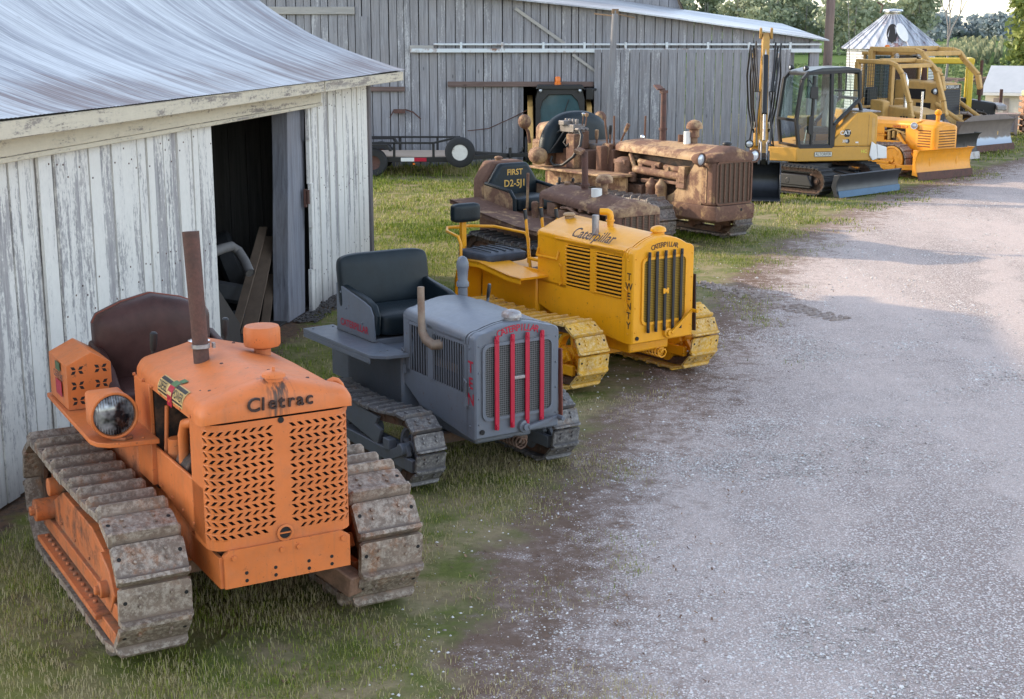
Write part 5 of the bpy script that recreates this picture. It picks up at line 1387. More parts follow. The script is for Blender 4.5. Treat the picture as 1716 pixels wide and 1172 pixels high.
def build_orange_dozer():
    t = thing('bulldozer', 'small amber-yellow bulldozer with louvred nose and plain amber blade, beside the excavator', 'bulldozer', (10.35, 33.85, 0), R(-54))
    P = M('amber')
    undercarriage(t, (-.55, -2.55, .36, .36, .06, .03, .16), M('shoe_brown'), P, P, 'single', .03, .035, gauge=.70, w=.30, spokes=0, seed=81, bolts=2)
    for s_ in (-1, 1):
        mb = MB(); mb.lathe([(.33, 0), (.33, .03), (.29, .035), (.27, .012), (.08, .012), (.07, .04), (.001, .04)], (-.92, s_*.86, .43), (0, s_, 0), 30)
        for i in range(8): mb.cyl((-.92+.2*math.cos(i*math.pi/4), s_*.872, .43+.2*math.sin(i*math.pi/4)), (-.92+.2*math.cos(i*math.pi/4), s_*.878, .43+.2*math.sin(i*math.pi/4)), .022, seg=8)
        mb.build('wheel_cover', P, t)
        mb = MB(); mb.bar((-2.2, s_*.92, .28), (-.75, s_*.92, .26), .07, .13); mb.bar((-1.9, s_*.92, .40), (-.95, s_*.92, .36), .05, .07); mb.bar((-.75, s_*.88, .26), (-.1, s_*.80, .30), .08, .12); mb.build('push_arm', P, t, bevel=.01)
        mb = MB(); mb.bar((-1.05, s_*.48, .95), (-.42, s_*.62, .42), .05, .09); mb.cyl((-1.1, s_*.46, 1.0), (-.8, s_*.54, .72), .05); mb.build('lift_arm', P, t, bevel=.01)
    mb = MB(); mb.box(-2.6, -.75, -.34, .34, .40, .72); mb.build('chassis', P, t, bevel=.02)
    for s_ in (-1, 1):
        mb = MB(); y0, y1 = s_*.42, s_*.40; lo, hi = min(y0, y1), max(y0, y1)
        out = [(-2.05, .72), (-.62, .66), (-.62, 1.24), (-2.05, 1.24)]
        hole = rrect(.62, .30, .06, 3, -1.24, 1.0)
        mb.box(-2.05, -1.56, lo, hi, .72, 1.24); mb.box(-.92, -.62, lo, hi, .66, 1.24); mb.box(-1.57, -.91, lo, hi, 1.15, 1.24); mb.box(-1.57, -.91, lo, hi, .70, .85)
        mb.build('side_panel', P, t, bevel=.01)
    mb = MB(); mb.box(-1.6, -.8, -.3, .3, .72, 1.15); mb.build('engine', M('engine'), t, bevel=.02)
    mb = MB()
    for i in range(4): mb.cyl((-1.45+.14*i, -.36, .86+.05*(i % 2)), (-1.45+.14*i, -.36, 1.08), .045, seg=10)
    mb.tube([(-1.55, -.36, 1.05), (-1.3, -.38, 1.12), (-.95, -.37, 1.02)], .025, 8); mb.cyl((-1.0, -.40, .92), (-1.0, -.3, .92), .08); mb.build('engine_pipes', M('tan'), t)
    mb = MB(); mb.loft([hood_ring(x, hw, 1.225, 1.24, zc, sh=.16) for x, hw, zc in ((-2.05, .42, 1.38), (-1.2, .42, 1.37), (-.62, .42, 1.36))]); mb.build('hood', P, t, smooth=55)
    mb = MB(); mb.loft([hood_ring(x, hw, .66, zs, zc, sh=.13) for x, hw, zs, zc in ((-.62, .425, 1.22, 1.355), (-.14, .42, 1.20, 1.33), (-.06, .40, 1.18, 1.29), (-.03, .36, 1.16, 1.25))]); nose = mb.build('nose', P, t, smooth=45)
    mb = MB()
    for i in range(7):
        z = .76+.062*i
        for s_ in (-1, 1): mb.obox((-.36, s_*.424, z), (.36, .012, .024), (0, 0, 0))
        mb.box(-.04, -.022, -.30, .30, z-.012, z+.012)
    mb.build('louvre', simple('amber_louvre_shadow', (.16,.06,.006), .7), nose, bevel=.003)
    mb = MB(); mb.text('OLIVER OC-4', .075, face_side(-1.08, -.424, 1.19), bold=.012); mb.build('lettering', M('red'), t, smooth=0, fixn=False)
    headlamp(t, (-.62, -.50, 1.24), .075, M('bright'), (.75,-.66,0), .10); headlamp(t, (-.62, .50, 1.24), .075, M('bright'), (1,.2,0), .10)
    mb = MB(); mb.cyl((-.82, 0, 1.34), (-.82, 0, 2.02), .032); mb.build('exhaust_stack', M('bright'), t)
    mb = MB(); mb.lathe([(.05, 0), (.05, .16), (.07, .17), (.085, .20), (.08, .26), (.04, .30), (.001, .305)], (-.32, 0, 1.32), seg=16); mb.build('air_cleaner', P, t)
    dozer_blade(t, .02, 1.0, .72, .10, P, M('exhaust'))
    mb = MB(); mb.box(-2.7, -2.05, -.5, .5, .72, 1.0); mb.build('operator_platform', P, t, bevel=.02)
    cushion(t, 'seat_cushion', (-2.5, 0, 1.1), (.4, .5, .16), M('black')); cushion(t, 'seat_backrest', (-2.72, 0, 1.35), (.12, .5, .4), M('black'))
    mb = MB(); mb.tube([(-2.0, -.43, .98), (-1.6, -.45, .96), (-1.45, -.46, .97)], .014, 6); mb.tube([(-2.0, -.43, 1.02), (-1.6, -.45, 1.01)], .014, 6); mb.build('control_rod', P, t)
    return t

def build_tan_dozer():
    t = thing('bulldozer', 'tan bulldozer with open hooped roll bars and low dark angled blade, behind the excavator cab', 'bulldozer', (12.0, 38.5, 0), R(-50))
    P = M('tan')
    undercarriage(t, (-.6, -3.1, .38, .38, .06, .03, .17), M('shoe_brown'), P, P, 'single', .03, .035, gauge=.80, w=.36, spokes=0, seed=91, bolts=0)
    mb = MB(); mb.box(-3.2, -.7, -.38, .38, .42, .85); mb.build('chassis', P, t, bevel=.02)
    mb = MB(); mb.prism([(-2.0, .80), (-.72, .80), (-.72, 1.22), (-1.3, 1.36), (-2.0, 1.42)], -.46, .46, 'y'); mb.build('hood', P, t, bevel=.04, seg=3)
    mb = MB()
    for i in range(6): mb.box(-1.5+.09*i, -1.45+.09*i, -.475, -.455, .9, 1.15)
    mb.build('vent', M('dark'), t, smooth=0)
    for y0, y1 in ((-.7, -.4), (.4, .7)): mb = MB(); mb.prism([(-2.35, .85), (-1.9, .85), (-1.9, 1.52), (-2.05, 1.58), (-2.35, 1.58)], y0, y1, 'y'); mb.build('console', P, t, bevel=.03)
    mb = MB(); mb.box(-.72, -.68, -.42, .42, .8, 1.22); mb.build('radiator_grille', M('screen_dark'), t)
    cushion(t, 'seat_cushion', (-2.6, 0, 1.22), (.5, .5, .16), M('vinyl')); cushion(t, 'seat_backrest', (-2.84, 0, 1.58), (.14, .5, .62), M('vinyl'))
    rops(t, P, .80, -2.75, -1.45, 2.62, -.92, 1.18)
    mb = MB(); mb.tube([(-1.55, -.2, 1.35), (-1.55, -.2, 2.10), (-1.62, -.2, 2.26), (-1.8, -.2, 2.34)], .055, 12); mb.build('exhaust_stack', M('bright'), t)
    b = dozer_blade(t, .02, 1.15, .72, .12, simple('dark_blade_steel', (.05,.045,.045), .5, .5, .4), M('steel'))
    for s_ in (-1, 1):
        mb = MB(); mb.bar((-1.9, s_*1.05, .35), (-.15, s_*1.0, .3), .09, .14); mb.build('push_arm', P, t, bevel=.01)
    return t

def build_big_dozer():
    t = thing('bulldozer', 'large tan bulldozer with tall dark radiator, enclosed cab and big scraped steel blade', 'bulldozer', (13.85, 41.4, 0), R(-50))
    P = M('tan')
    undercarriage(t, (-.8, -3.9, .46, .46, .06, .03, .2), M('shoe_brown'), P, P, 'single', .035, .045, gauge=.95, w=.46, spokes=0, seed=95, bolts=0)
    mb = MB(); mb.box(-3.9, -1.2, -.46, .46, .45, 1.0); mb.build('chassis', P, t, bevel=.02)
    mb = MB(); mb.prism([(-3.0, 1.0), (-1.46, .95), (-1.46, 1.92), (-2.2, 1.98), (-3.0, 2.0)], -.50, .50, 'y'); mb.build('hood', P, t, bevel=.04, seg=3)
    mb = MB(); mb.box(-1.46, -1.36, -.54, .54, .42, 1.90); sh = mb.build('radiator_shell', P, t, bevel=.02)
    mb = MB(); mb.box(-1.36, -1.345, -.46, .46, .5, 1.74)
    for i in range(16): mb.box(-1.346, -1.325, -.46, .46, .54+.075*i, .56+.075*i)
    mb.build('grille', simple('grille_navy_black', (.022,.024,.034), .5), sh, smooth=0)
    mb = MB(); mb.box(-1.352, -1.34, -.46, .46, 1.75, 1.87, 0); mb.text('CATERPILLAR', .125, face_front(-1.338, 0, 1.81), 1, bold=.012, sx=.95); mb.build('name_plate', [M('black'), M('white')], sh, smooth=0, fixn=False)
    mb = MB(); mb.box(-2.5, -1.9, -.512, -.498, 1.45, 1.75); mb.box(-2.2, -1.7, -.512, -.498, 1.1, 1.35); mb.build('side_vent', M('dark'), t, smooth=0)
    rops(t, P, .95, -3.55, -1.75, 2.90, -1.02, 1.80, .09, False)
    # cab
    mb = MB(); z0, z1 = 1.1, 2.72
    for x in (-4.0, -3.0):
        for y in (-.72, .72): mb.bar((x, y, z0), (x*.995, y*.96, z1), .09, .09)
    mb.box(-4.05, -2.95, -.78, .78, z1, z1+.10); mb.box(-4.05, -2.95, -.78, .78, .95, 1.15); mb.box(-4.02, -2.98, -.76, -.70, 1.15, 1.45); mb.box(-4.02, -2.98, .70, .76, 1.15, 1.45); cb = mb.build('cab', P, t, bevel=.02)
    g = glass('dozer_cab_glass', (.30,.40,.42), .12)
    mb = MB(); mb.box(-3.02, -3.0, -.68, .68, 1.2, 2.7); mb.build('windscreen', g, cb)
    for s_ in (-1, 1): mb = MB(); mb.box(-3.96, -3.04, s_*.72-.008, s_*.72+.008, 1.45, 2.7); mb.build('window', g, cb)
    mb = MB(); mb.lathe([(.09, 0), (.09, .04), (.075, .05), (.075, .17), (.05, .20), (.001, .205)], (-3.3, -.55, 2.82), seg=16); mb.build('beacon', M('amberlens'), cb)
    for y in (-.6, .55): headlamp(t, (-2.9, y, 2.70), .07, M('white'), (1,0,0), .1, 'work_lamp')
    mb = MB(); mb.tube([(-2.4, .12, 1.95), (-2.4, .12, 2.3), (-2.44, .12, 2.9)], [.10, .075, .065], 12); mb.build('exhaust_stack', M('exhaust'), t)
    mb = MB(); mb.lathe([(.10, 0), (.10, .18), (.13, .20), (.13, .36), (.05, .42)], (-2.0, .2, 1.95), seg=16); mb.build('air_cleaner', P, t)
    headlamp(t, (-1.5, -.62, 1.70), .09, M('black'), (1,-.3,0), .14)
    for s_ in (-1, 1):
        mb = MB(); mb.bar((-2.6, s_*1.3, .42), (-.2, s_*1.2, .35), .12, .2); mb.cyl((-1.45, s_*.62, 1.35), (-.15, s_*.55, .62), .06); mb.build('push_arm', P, t, bevel=.015)
    gb = G('scraped_blade_steel'); z = gb.sep()[2]
    k = gb.ramp(gb.math('ADD', z, gb.math('MULTIPLY', gb.math('SUBTRACT', gb.noise(3, 6, .7), .5), .25)), [(.36, 1), (.42, 0)])
    cc = gb.mix(k, gb.mix(gb.noise(4, 6, .7), (.13,.10,.09), (.27,.22,.19)), (.27,.30,.36))
    gb.set(cc, gb.math('SUBTRACT', .65, gb.math('MULTIPLY', k, .3)), gb.math('MULTIPLY', k, .6))
    dozer_blade(t, .02, 1.35, .92, .16, gb.m, M('exhaust'), P, .14)
    return t

def build_loader():
    t = thing('bulldozer', 'bright yellow crawler machine with square roll cage, half hidden behind the large tan bulldozer', 'bulldozer', (16.15, 46.4, 0), R(-14))
    P = simple('lemon_yellow_paint', (.74,.50,.04), .4, 0, .15)
    undercarriage(t, (-.6, -3.3, .42, .42, .06, .03, .2), M('shoe_dark'), P, P, 'single', .03, .04, gauge=.65, w=.40, spokes=0, seed=99, bolts=0)
    mb = MB(); mb.prism([(-3.3, .5), (-.5, .5), (-.5, 1.15), (-1.8, 1.35), (-3.3, 1.35)], -.5, .5, 'y'); mb.build('hood', M('black'), t, bevel=.04)
    mb = MB(); mb.box(-.5, -.2, -.9, .9, .95, 1.12); mb.build('front_guard', M('steel'), t, bevel=.03)
    mb = MB(); mb.bar((-.25, .85, .9), (-.25, .85, 1.55), .1, .1); mb.build('marker_post', M('exhaust'), t, bevel=.01)
    for s_ in (-1, 1):
        for x in (-1.35, -2.75):
            mb = MB(); mb.bar((x, s_*.62, .9), (x, s_*.62, 2.42), .17, .17); mb.build('cage_post', P, t, bevel=.03)
        mb = MB(); mb.bar((-2.85, s_*.62, 2.48), (-1.25, s_*.62, 2.48), .17, .17); mb.build('cage_rail', P, t, bevel=.03)
    mb = MB()
    for x in (-1.35, -2.75): mb.bar((x, -.62, 2.50), (x, .62, 2.50), .16, .16)
    mb.build('cage_cross_bar', P, t, bevel=.03)
    mb = MB(); mb.cyl((-1.0, -.2, 1.2), (-1.0, -.2, 2.5), .05); mb.lathe([(.1, 0), (.1, .5)], (-1.0, -.2, 1.4), seg=14); mb.build('exhaust_stack', M('exhaust'), t)
    cushion(t, 'seat', (-2.3, 0, 1.6), (.5, .6, .6), M('black'))
    return t

# ================================================================= skid steer in the barn doorway
def build_skid():
    t = thing('skid_steer', 'skid steer loader with black cab and orange beacon parked in the barn doorway', 'skid steer', (1.22, 36.35, 0), R(-90))
    K, P = M('black'), M('tan')
    mb = MB(); mb.box(-2.2, -.05, -.58, .58, .35, 1.05); mb.build('body', P, t, bevel=.04)
    cab = MB()
    o_ = [(-.62, .95), (.62, .95), (.62, 1.75), (.56, 1.98), (.46, 2.06), (-.46, 2.06), (-.56, 1.98), (-.62, 1.75)]
    i_ = [(-.48, 1.05), (.48, 1.05), (.50, 1.50), (.44, 1.70), (.28, 1.86), (-.28, 1.86), (-.44, 1.70), (-.50, 1.50)]
    cab.loft([[(.0, y, z) for y, z in o_], [(.0, y, z) for y, z in i_], [(-.08, y, z) for y, z in i_]], caps=False)
    cab.loft([[(0, y, z) for y, z in o_], [(-1.25, y*.96, z) for y, z in o_]], caps=False)
    cab.prism(o_, -1.25, -1.22, 'x'); cab.prism([(y*1.03, z) for y, z in ((-.6, 2.0), (.6, 2.0), (.55, 2.10), (-.55, 2.10))], -1.25, .06, 'x')
    c = cab.build('cab', K, t, bevel=.015)
    mb = MB(); mb.prism(i_, -.05, -.045, 'x'); mb.build('windscreen', simple('teal_window', (.05,.105,.12), .08, 0, .5, 3, 0), c)
    mb = MB(); mb.tube([(.0, -.05, 1.12), (.012, .12, 1.45), (.012, .22, 1.75)], .012, 6); mb.build('wiper', K, c)
    for y in (-.5, .5): headlamp(t, (.03, y, 1.97), .05, K, (1,0,0), .06, 'work_lamp')
    for y in (-.3, .3): lever(t, (-.25, y, 1.05), (-.22, y, 1.38), K, K, .012, .025, .1)
    cushion(t, 'operator_seat', (-.8, 0, 1.25), (.3, .5, .6), M('black'))
    for s_ in (-1, 1):
        mb = MB(); mb.prism([(-1.9, 1.1), (-1.7, 1.75), (-1.2, 1.80), (-.25, 1.55), (.25, .8), (.2, .3), (.05, .3), (.05, .75), (-.4, 1.3), (-1.2, 1.5), (-1.6, 1.1)], s_*.68, s_*.82, 'y'); mb.build('lift_arm', P, t, bevel=.02)
        for x in (-.45, -1.6):
            mb = MB(); mb.lathe([(.18, -.13), (.36, -.14), (.40, -.10), (.40, .10), (.36, .14), (.18, .13)], (x, s_*.75, .40), (0,1,0), 26); mb.build('wheel', M('rubber'), t)
    mb = MB(); mb.box(-.55, -.30, .66, .86, 1.72, 2.02); mb.bar((-.4, .60, 1.98), (-.4, .95, 1.98), .06, .06); mb.build('mirror', K, t, bevel=.02)
    mb = MB(); mb.lathe([(.085, 0), (.085, .05), (.07, .06), (.075, .16), (.06, .20), (.001, .21)], (-.4, -.05, 2.10), seg=18); mb.build('beacon', M('amberlens'), t)
    return t

# ================================================================= flat trailer
def build_trailer():
    t = thing('trailer', 'low black flatbed trailer with wooden deck and white-rimmed spare wheel against the barn', 'trailer', (-1.35, 35.4, 0), R(180))
    K = M('black')
    # local x points to the rear (image left), near side is +y (toward viewer) after the half turn
    mb = MB()
    for y in (-.95, .95): mb.box(-.1, 5.2, y-.04, y+.04, .34, .46)
    for i in range(7): mb.box(.2+.8*i, .28+.8*i, -.95, .95, .34, .42)
    mb.build('frame', K, t, bevel=.006)
    mb = MB()
    for i in range(9): mb.box(.0, 5.2, -.90+.2*i, -.72+.2*i, .445+.004*(i % 3), .475+.003*(i % 2))
    dk = weathered_wood('deck_planks', (.62,.52,.43), (.32,.25,.2), axis='x', warm=(.55,.42,.33)); mb.build('deck', dk, t)
    for y in (-.97, .97):
        mb = MB(); mb.bar((.55 if y > 0 else .0, y, .80), (5.2, y, .80), .05, .05)
        if y > 0: mb.bar((.55, y, .80), (-.10, y, .95), .05, .05)
        for i in range(6): mb.bar((.55+.95*i, y, .40), (.55+.95*i, y, .80), .05, .06)
        mb.build('side_rail', K, t, bevel=.004)
    mb = MB(); mb.bar((-.05, -.9, .42), (-1.25, -.05, .42), .08, .10); mb.bar((-.05, .9, .42), (-1.25, .05, .42), .08, .10); mb.bar((-1.2, 0, .42), (-1.75, 0, .44), .12, .1); mb.tube([(-1.45, 0, .44), (-1.6, 0, .52), (-1.62, 0, .62)], .03, 8); mb.cyl((-1.3, .1, 0.02), (-1.3, .1, .62), .035)
    mb.build('tongue', K, t, bevel=.006)
    for x in (2.0, 2.9):
        for y in (-1.12, 1.12):
            mb = MB(); mb.lathe([(.17, -.10), (.30, -.11), (.34, -.08), (.34, .08), (.30, .11), (.17, .10)], (x, y*.92, .34), (0,1,0), 28, close=True); w_ = mb.build('wheel', M('rubber'), t)
            mb = MB(); mb.lathe([(.18, -.08), (.18, .08), (.15, .06), (.05, .04), (.001, .04)], (x, y*.92, .34), (0,1,0), 24); mb.build('rim', M('exhaust'), w_)
    for y in (-1.06, 1.06):
        mb = MB(); mb.prism([(1.55, .62), (1.65, .78), (3.25, .78), (3.35, .62), (3.3, .62), (3.2, .745), (1.7, .745), (1.6, .62)], y-.14, y+.14, 'y'); mb.build('wheel_guard', K, t, bevel=.004)
    mb = MB(); mb.lathe([(.19, -.11), (.31, -.12), (.36, -.09), (.365, 0), (.36, .09), (.31, .12), (.19, .11)], (-.10, 1.22, .60), (0,1,0), 36, close=True); w_ = mb.build('spare_wheel', M('rubber'), t)
    mb = MB(); mb.lathe([(.205, .10), (.21, .075), (.19, .03), (.13, .04), (.09, .075), (.045, .078), (.04, .06), (.001, .06)], (-.10, 1.22, .60), (0,1,0), 32)
    for i in range(10): mb.cyl((-.10+.15*math.cos(i*.628), 1.256, .60+.15*math.sin(i*.628)), (-.10+.15*math.cos(i*.628), 1.264, .60+.15*math.sin(i*.628)), .020, seg=8, m=1)
    for i in range(5): mb.cyl((-.10+.075*math.cos(i*1.257), 1.29, .60+.075*math.sin(i*1.257)), (-.10+.075*math.cos(i*1.257), 1.305, .60+.075*math.sin(i*1.257)), .012, seg=6, m=1)
    mb.build('rim', [M('rim'), M('exhaust')], w_)
    mb = MB(); mb.box(.72, 1.02, .992, .996, .36, .45, 0); mb.box(1.02, 1.34, .992, .996, .36, .45, 1); mb.v = [(x+.0, y, z) for x, y, z in mb.v]
    mb.build('reflective_tape', [M('red'), M('white')], t, smooth=0)
    mb = MB(); mb.bar((1.0, 1.0, .30), (1.05, 1.0, .30), .03, .04); mb.build('marker_lamp', M('amberlens'), t)
    b = MB(); b.box(-5.6, -3.55, 34.75, 34.95, .84, .91); o = b.build('timber_beam', M('hay'), None, bevel=.006); tag(o, 'pale yellow timber beam lying along the rail of the flatbed trailer', 'timber')
    return t
def dissolve(e):
    p = e.parent
    for ch in list(e.children):
        ch.parent = p; ch.location = e.location; ch.rotation_euler = e.rotation_euler
    bpy.data.objects.remove(e)

# ================================================================= ground
def lerp_tab(tab, v):
    if v <= tab[0][0]: return tab[0][1]
    for (a, b), (c, d) in zip(tab, tab[1:]):
        if v <= c: return b+(d-b)*(v-a)/(c-a)
    return tab[-1][1]
EDGE = [(2, -.9), (5, -.60), (7, -.40), (8.9, -.20), (10.5, .25), (12.6, .78), (15, 1.55), (17.7, 2.45), (20, 3.1), (24, 4.6), (26.5, 5.9), (29, 7.2), (31.5, 8.6), (34, 10.4), (37, 12.4), (40, 14.6), (42.5, 17.5), (44, 22), (45, 30), (46, 60)]
_e_y = np.array([p[0] for p in EDGE]); _e_x = np.array([p[1] for p in EDGE])
def road_d(x, y):      # + inside the gravel, - in the grass (approx. metres)
    ex = np.interp(y, _e_y, _e_x)
    sl = np.interp(y+.5, _e_y, _e_x)-np.interp(y-.5, _e_y, _e_x)
    return (x-ex)/np.sqrt(1+sl**2)
def vnoise(x, y, s, seed=0):
    rs = np.random.RandomState(seed); tb = rs.rand(64, 64)
    X = x*s; Y = y*s; xi = np.floor(X).astype(int); yi = np.floor(Y).astype(int)
    fx = X-xi; fy = Y-yi; fx = fx*fx*(3-2*fx); fy = fy*fy*(3-2*fy)
    a = tb[xi % 64, yi % 64]; b = tb[(xi+1) % 64, yi % 64]; c = tb[xi % 64, (yi+1) % 64]; d = tb[(xi+1) % 64, (yi+1) % 64]
    return a*(1-fx)*(1-fy)+b*fx*(1-fy)+c*(1-fx)*fy+d*fx*fy
def fbm(x, y, s, seed=0, n=4):
    r = 0; a = .5; t = 0
    for i in range(n):
        r = r+a*vnoise(x, y, s*2**i, seed+i); t += a; a *= .55
    return r/t

def ground_mat():
    g = G('grass_and_soil'); vec = g.obj
    n1 = g.noise(.35, 5, .6); n2 = g.noise(2.2, 6, .65); n3 = g.noise(14, 5, .7); n4 = g.noise(60, 3, .7)
    green = g.mix(n3, (.06,.08,.02), (.20,.22,.06))
    dry = g.mix(n3, (.17,.135,.075), (.40,.33,.19))
    c = g.mix(g.ramp(n2, [(.40, 0), (.60, 1)]), green, dry)
    c = g.mix(g.math('MULTIPLY', g.ramp(n1, [(.45, 0), (.65, 1)]), .6), c, g.mix(n4, (.12,.14,.025), (.27,.27,.06)))
    bare = g.ramp(g.noise(1.3, 7, .7, vec=g.map(loc=(7, 3, 0))), [(.55, 0), (.64, 1)])
    c = g.mix(g.math('MULTIPLY', bare, .75), c, g.mix(n3, (.075,.055,.04), (.22,.165,.115)))
    soil = g.mix(n3, (.055,.038,.028), (.20,.14,.105))
    leaf = g.ramp(g.vor(26, out='Color'), [(.3, 0), (.6, 1)])
    soil = g.mix(g.math('MULTIPLY', leaf, .5), soil, (.24,.13,.075))
    d = g.attr('edge')      # 0 grass .. 1 soil
    k = g.ramp(g.math('ADD', d, g.math('MULTIPLY', g.math('SUBTRACT', n2, .5), 1.1)), [(.42, 0), (.62, 1)])
    c = g.mix(k, c, soil)
    far = g.attr('field')
    row = g.n('ShaderNodeTexWave'); row.inputs['Scale'].default_value = .45; row.inputs['Distortion'].default_value = 2.5; g.l(g.map((1, .15, 1), rot=(0, 0, R(-25))), row.inputs[0])
    bean = g.mix(g.noise(1.2, 6, .7), (.035,.075,.02), (.13,.20,.055)); bean = g.mix(g.math('MULTIPLY', row.outputs['Fac'], .35), bean, (.16,.22,.07))
    c = g.mix(far, c, bean)
    g.bump(g.math('ADD', n3, g.math('MULTIPLY', n4, .6)), .7, .04)
    return g.set(c, .95, 0, .1)

def gravel_mat():
    """limestone chippings of two sizes lying on brown soil, packed to dust along the wheel lanes"""
    g = G('limestone_gravel')
    wob = g.n('ShaderNodeVectorMath'); wob.operation = 'ADD'; wv = g.n('ShaderNodeVectorMath'); wv.operation = 'SCALE'; wv.inputs['Scale'].default_value = .018
    g.l(g.noise(40, 2, .6, col=True), wv.inputs[0]); g.l(g.obj, wob.inputs[0]); g.l(wv.outputs[0], wob.inputs[1]); P = wob.outputs[0]
    r1 = g.sep(g.vor(30, P, out='Color')); d1 = g.vor(30, P); r2 = g.sep(g.vor(62, P, out='Color')); d2 = g.vor(62, P)
    big = g.noise(.5, 5, .6); mid = g.noise(2.6, 6, .7); fine = g.noise(140, 3, .7); spot = g.noise(1.6, 8, .8)
    d = g.attr('edge')
    soilk = g.ramp(g.math('ADD', g.math('MULTIPLY', d, .80), g.math('ADD', g.math('MULTIPLY', g.math('SUBTRACT', mid, .5), 1.1), g.math('ADD', g.math('MULTIPLY', g.math('SUBTRACT', spot, .5), .9), g.math('MULTIPLY', g.math('SUBTRACT', g.noise(8, 6, .75), .5), 1.2)))), [(.28, 0), (.72, 1)])
    cov = g.math('SUBTRACT', 1.0, g.math('MULTIPLY', soilk, .78))
    soil = g.mix(g.noise(26, 6, .8), (.055,.036,.026), (.22,.15,.105))
    base = g.mix(g.math('MULTIPLY', g.math('MULTIPLY', cov, cov), .70), soil, g.mix(fine, (.31,.265,.245), (.52,.46,.435)))
    def layer(c, dist, rr, t0, t1, cols):
        thr = g.math('ADD', t0, g.math('MULTIPLY', cov, t1))
        m = g.math('MULTIPLY', g.math('SUBTRACT', thr, dist), 11.0, clamp=True)
        m = g.math('MULTIPLY', m, g.ramp(g.math('SUBTRACT', g.math('ADD', cov, .16), rr[2]), [(.0, 0), (.04, 1)]))
        return g.mix(m, c, g.ramp(rr[0], cols)), m
    c, m2 = layer(base, d2, r2, .16, .36, [(.0, (.36,.32,.31)), (.3, (.54,.50,.485)), (.7, (.70,.665,.645)), (1, (.86,.835,.82))])
    c, m1 = layer(c, d1, r1, .02, .34, [(.0, (.40,.36,.35)), (.35, (.60,.565,.55)), (.7, (.76,.73,.715)), (.93, (.90,.885,.875)), (1, (.50,.38,.32))])
    tr = g.noise(.55, 4, .6, vec=g.map((1.0, .22, 1), rot=(0, 0, R(24))))
    lat = g.math('ADD', g.attr('lat'), g.math('MULTIPLY', g.math('SUBTRACT', big, .5), 1.6))
    rut = g.math('MULTIPLY', g.ramp(g.math('SINE', g.math('ADD', g.math('MULTIPLY', lat, 3.6), .4)), [(.35, 0), (.85, 1)]), g.ramp(g.math('MULTIPLY', lat, .1), [(.12, 0), (.28, 1)]))
    lane = g.math('MAXIMUM', g.math('MULTIPLY', rut, .8), g.ramp(g.math('ADD', g.math('MULTIPLY', tr, .8), g.math('MULTIPLY', mid, .35)), [(.50, 0), (.68, 1)]))
    lane = g.math('MULTIPLY', lane, cov)
    c = g.mix(g.math('MULTIPLY', lane, .62), c, g.mix(fine, (.58,.51,.475), (.76,.69,.65)))
    c = g.mix(1.0, c, (1.08, 1.01, .985), 'MULTIPLY')
    c = g.mix(g.math('MULTIPLY', g.ramp(spot, [(.63, 0), (.70, 1)]), .55), c, soil)
    t3 = g.noise(14, 5, .7); t2 = g.noise(2.2, 6, .65)
    turf = g.mix(g.ramp(t2, [(.40, 0), (.60, 1)]), g.mix(t3, (.06,.08,.02), (.20,.22,.06)), g.mix(t3, (.17,.135,.075), (.40,.33,.19)))
    tk = g.ramp(g.math('ADD', g.attr('turf'), g.math('MULTIPLY', g.math('SUBTRACT', mid, .5), .9)), [(.42, 0), (.66, 1)])
    c = g.mix(tk, c, turf)
    hgt = g.math('ADD', g.math('MULTIPLY', m1, g.math('SUBTRACT', 1.3, d1)), g.math('ADD', g.math('MULTIPLY', g.math('MULTIPLY', m2, g.math('SUBTRACT', 1.3, d2)), .5), g.math('MULTIPLY', fine, .25)))
    g.bump(hgt, .9, .016)
    return g.set(c, .92, 0, .15)

def grid(xs, ys):
    X, Y = np.meshgrid(xs, ys); n, m = X.shape
    i = np.arange(n*m).reshape(n, m)
    F = np.stack([i[:-1, :-1], i[:-1, 1:], i[1:, 1:], i[1:, :-1]], -1).reshape(-1, 4)
    return X.ravel(), Y.ravel(), F

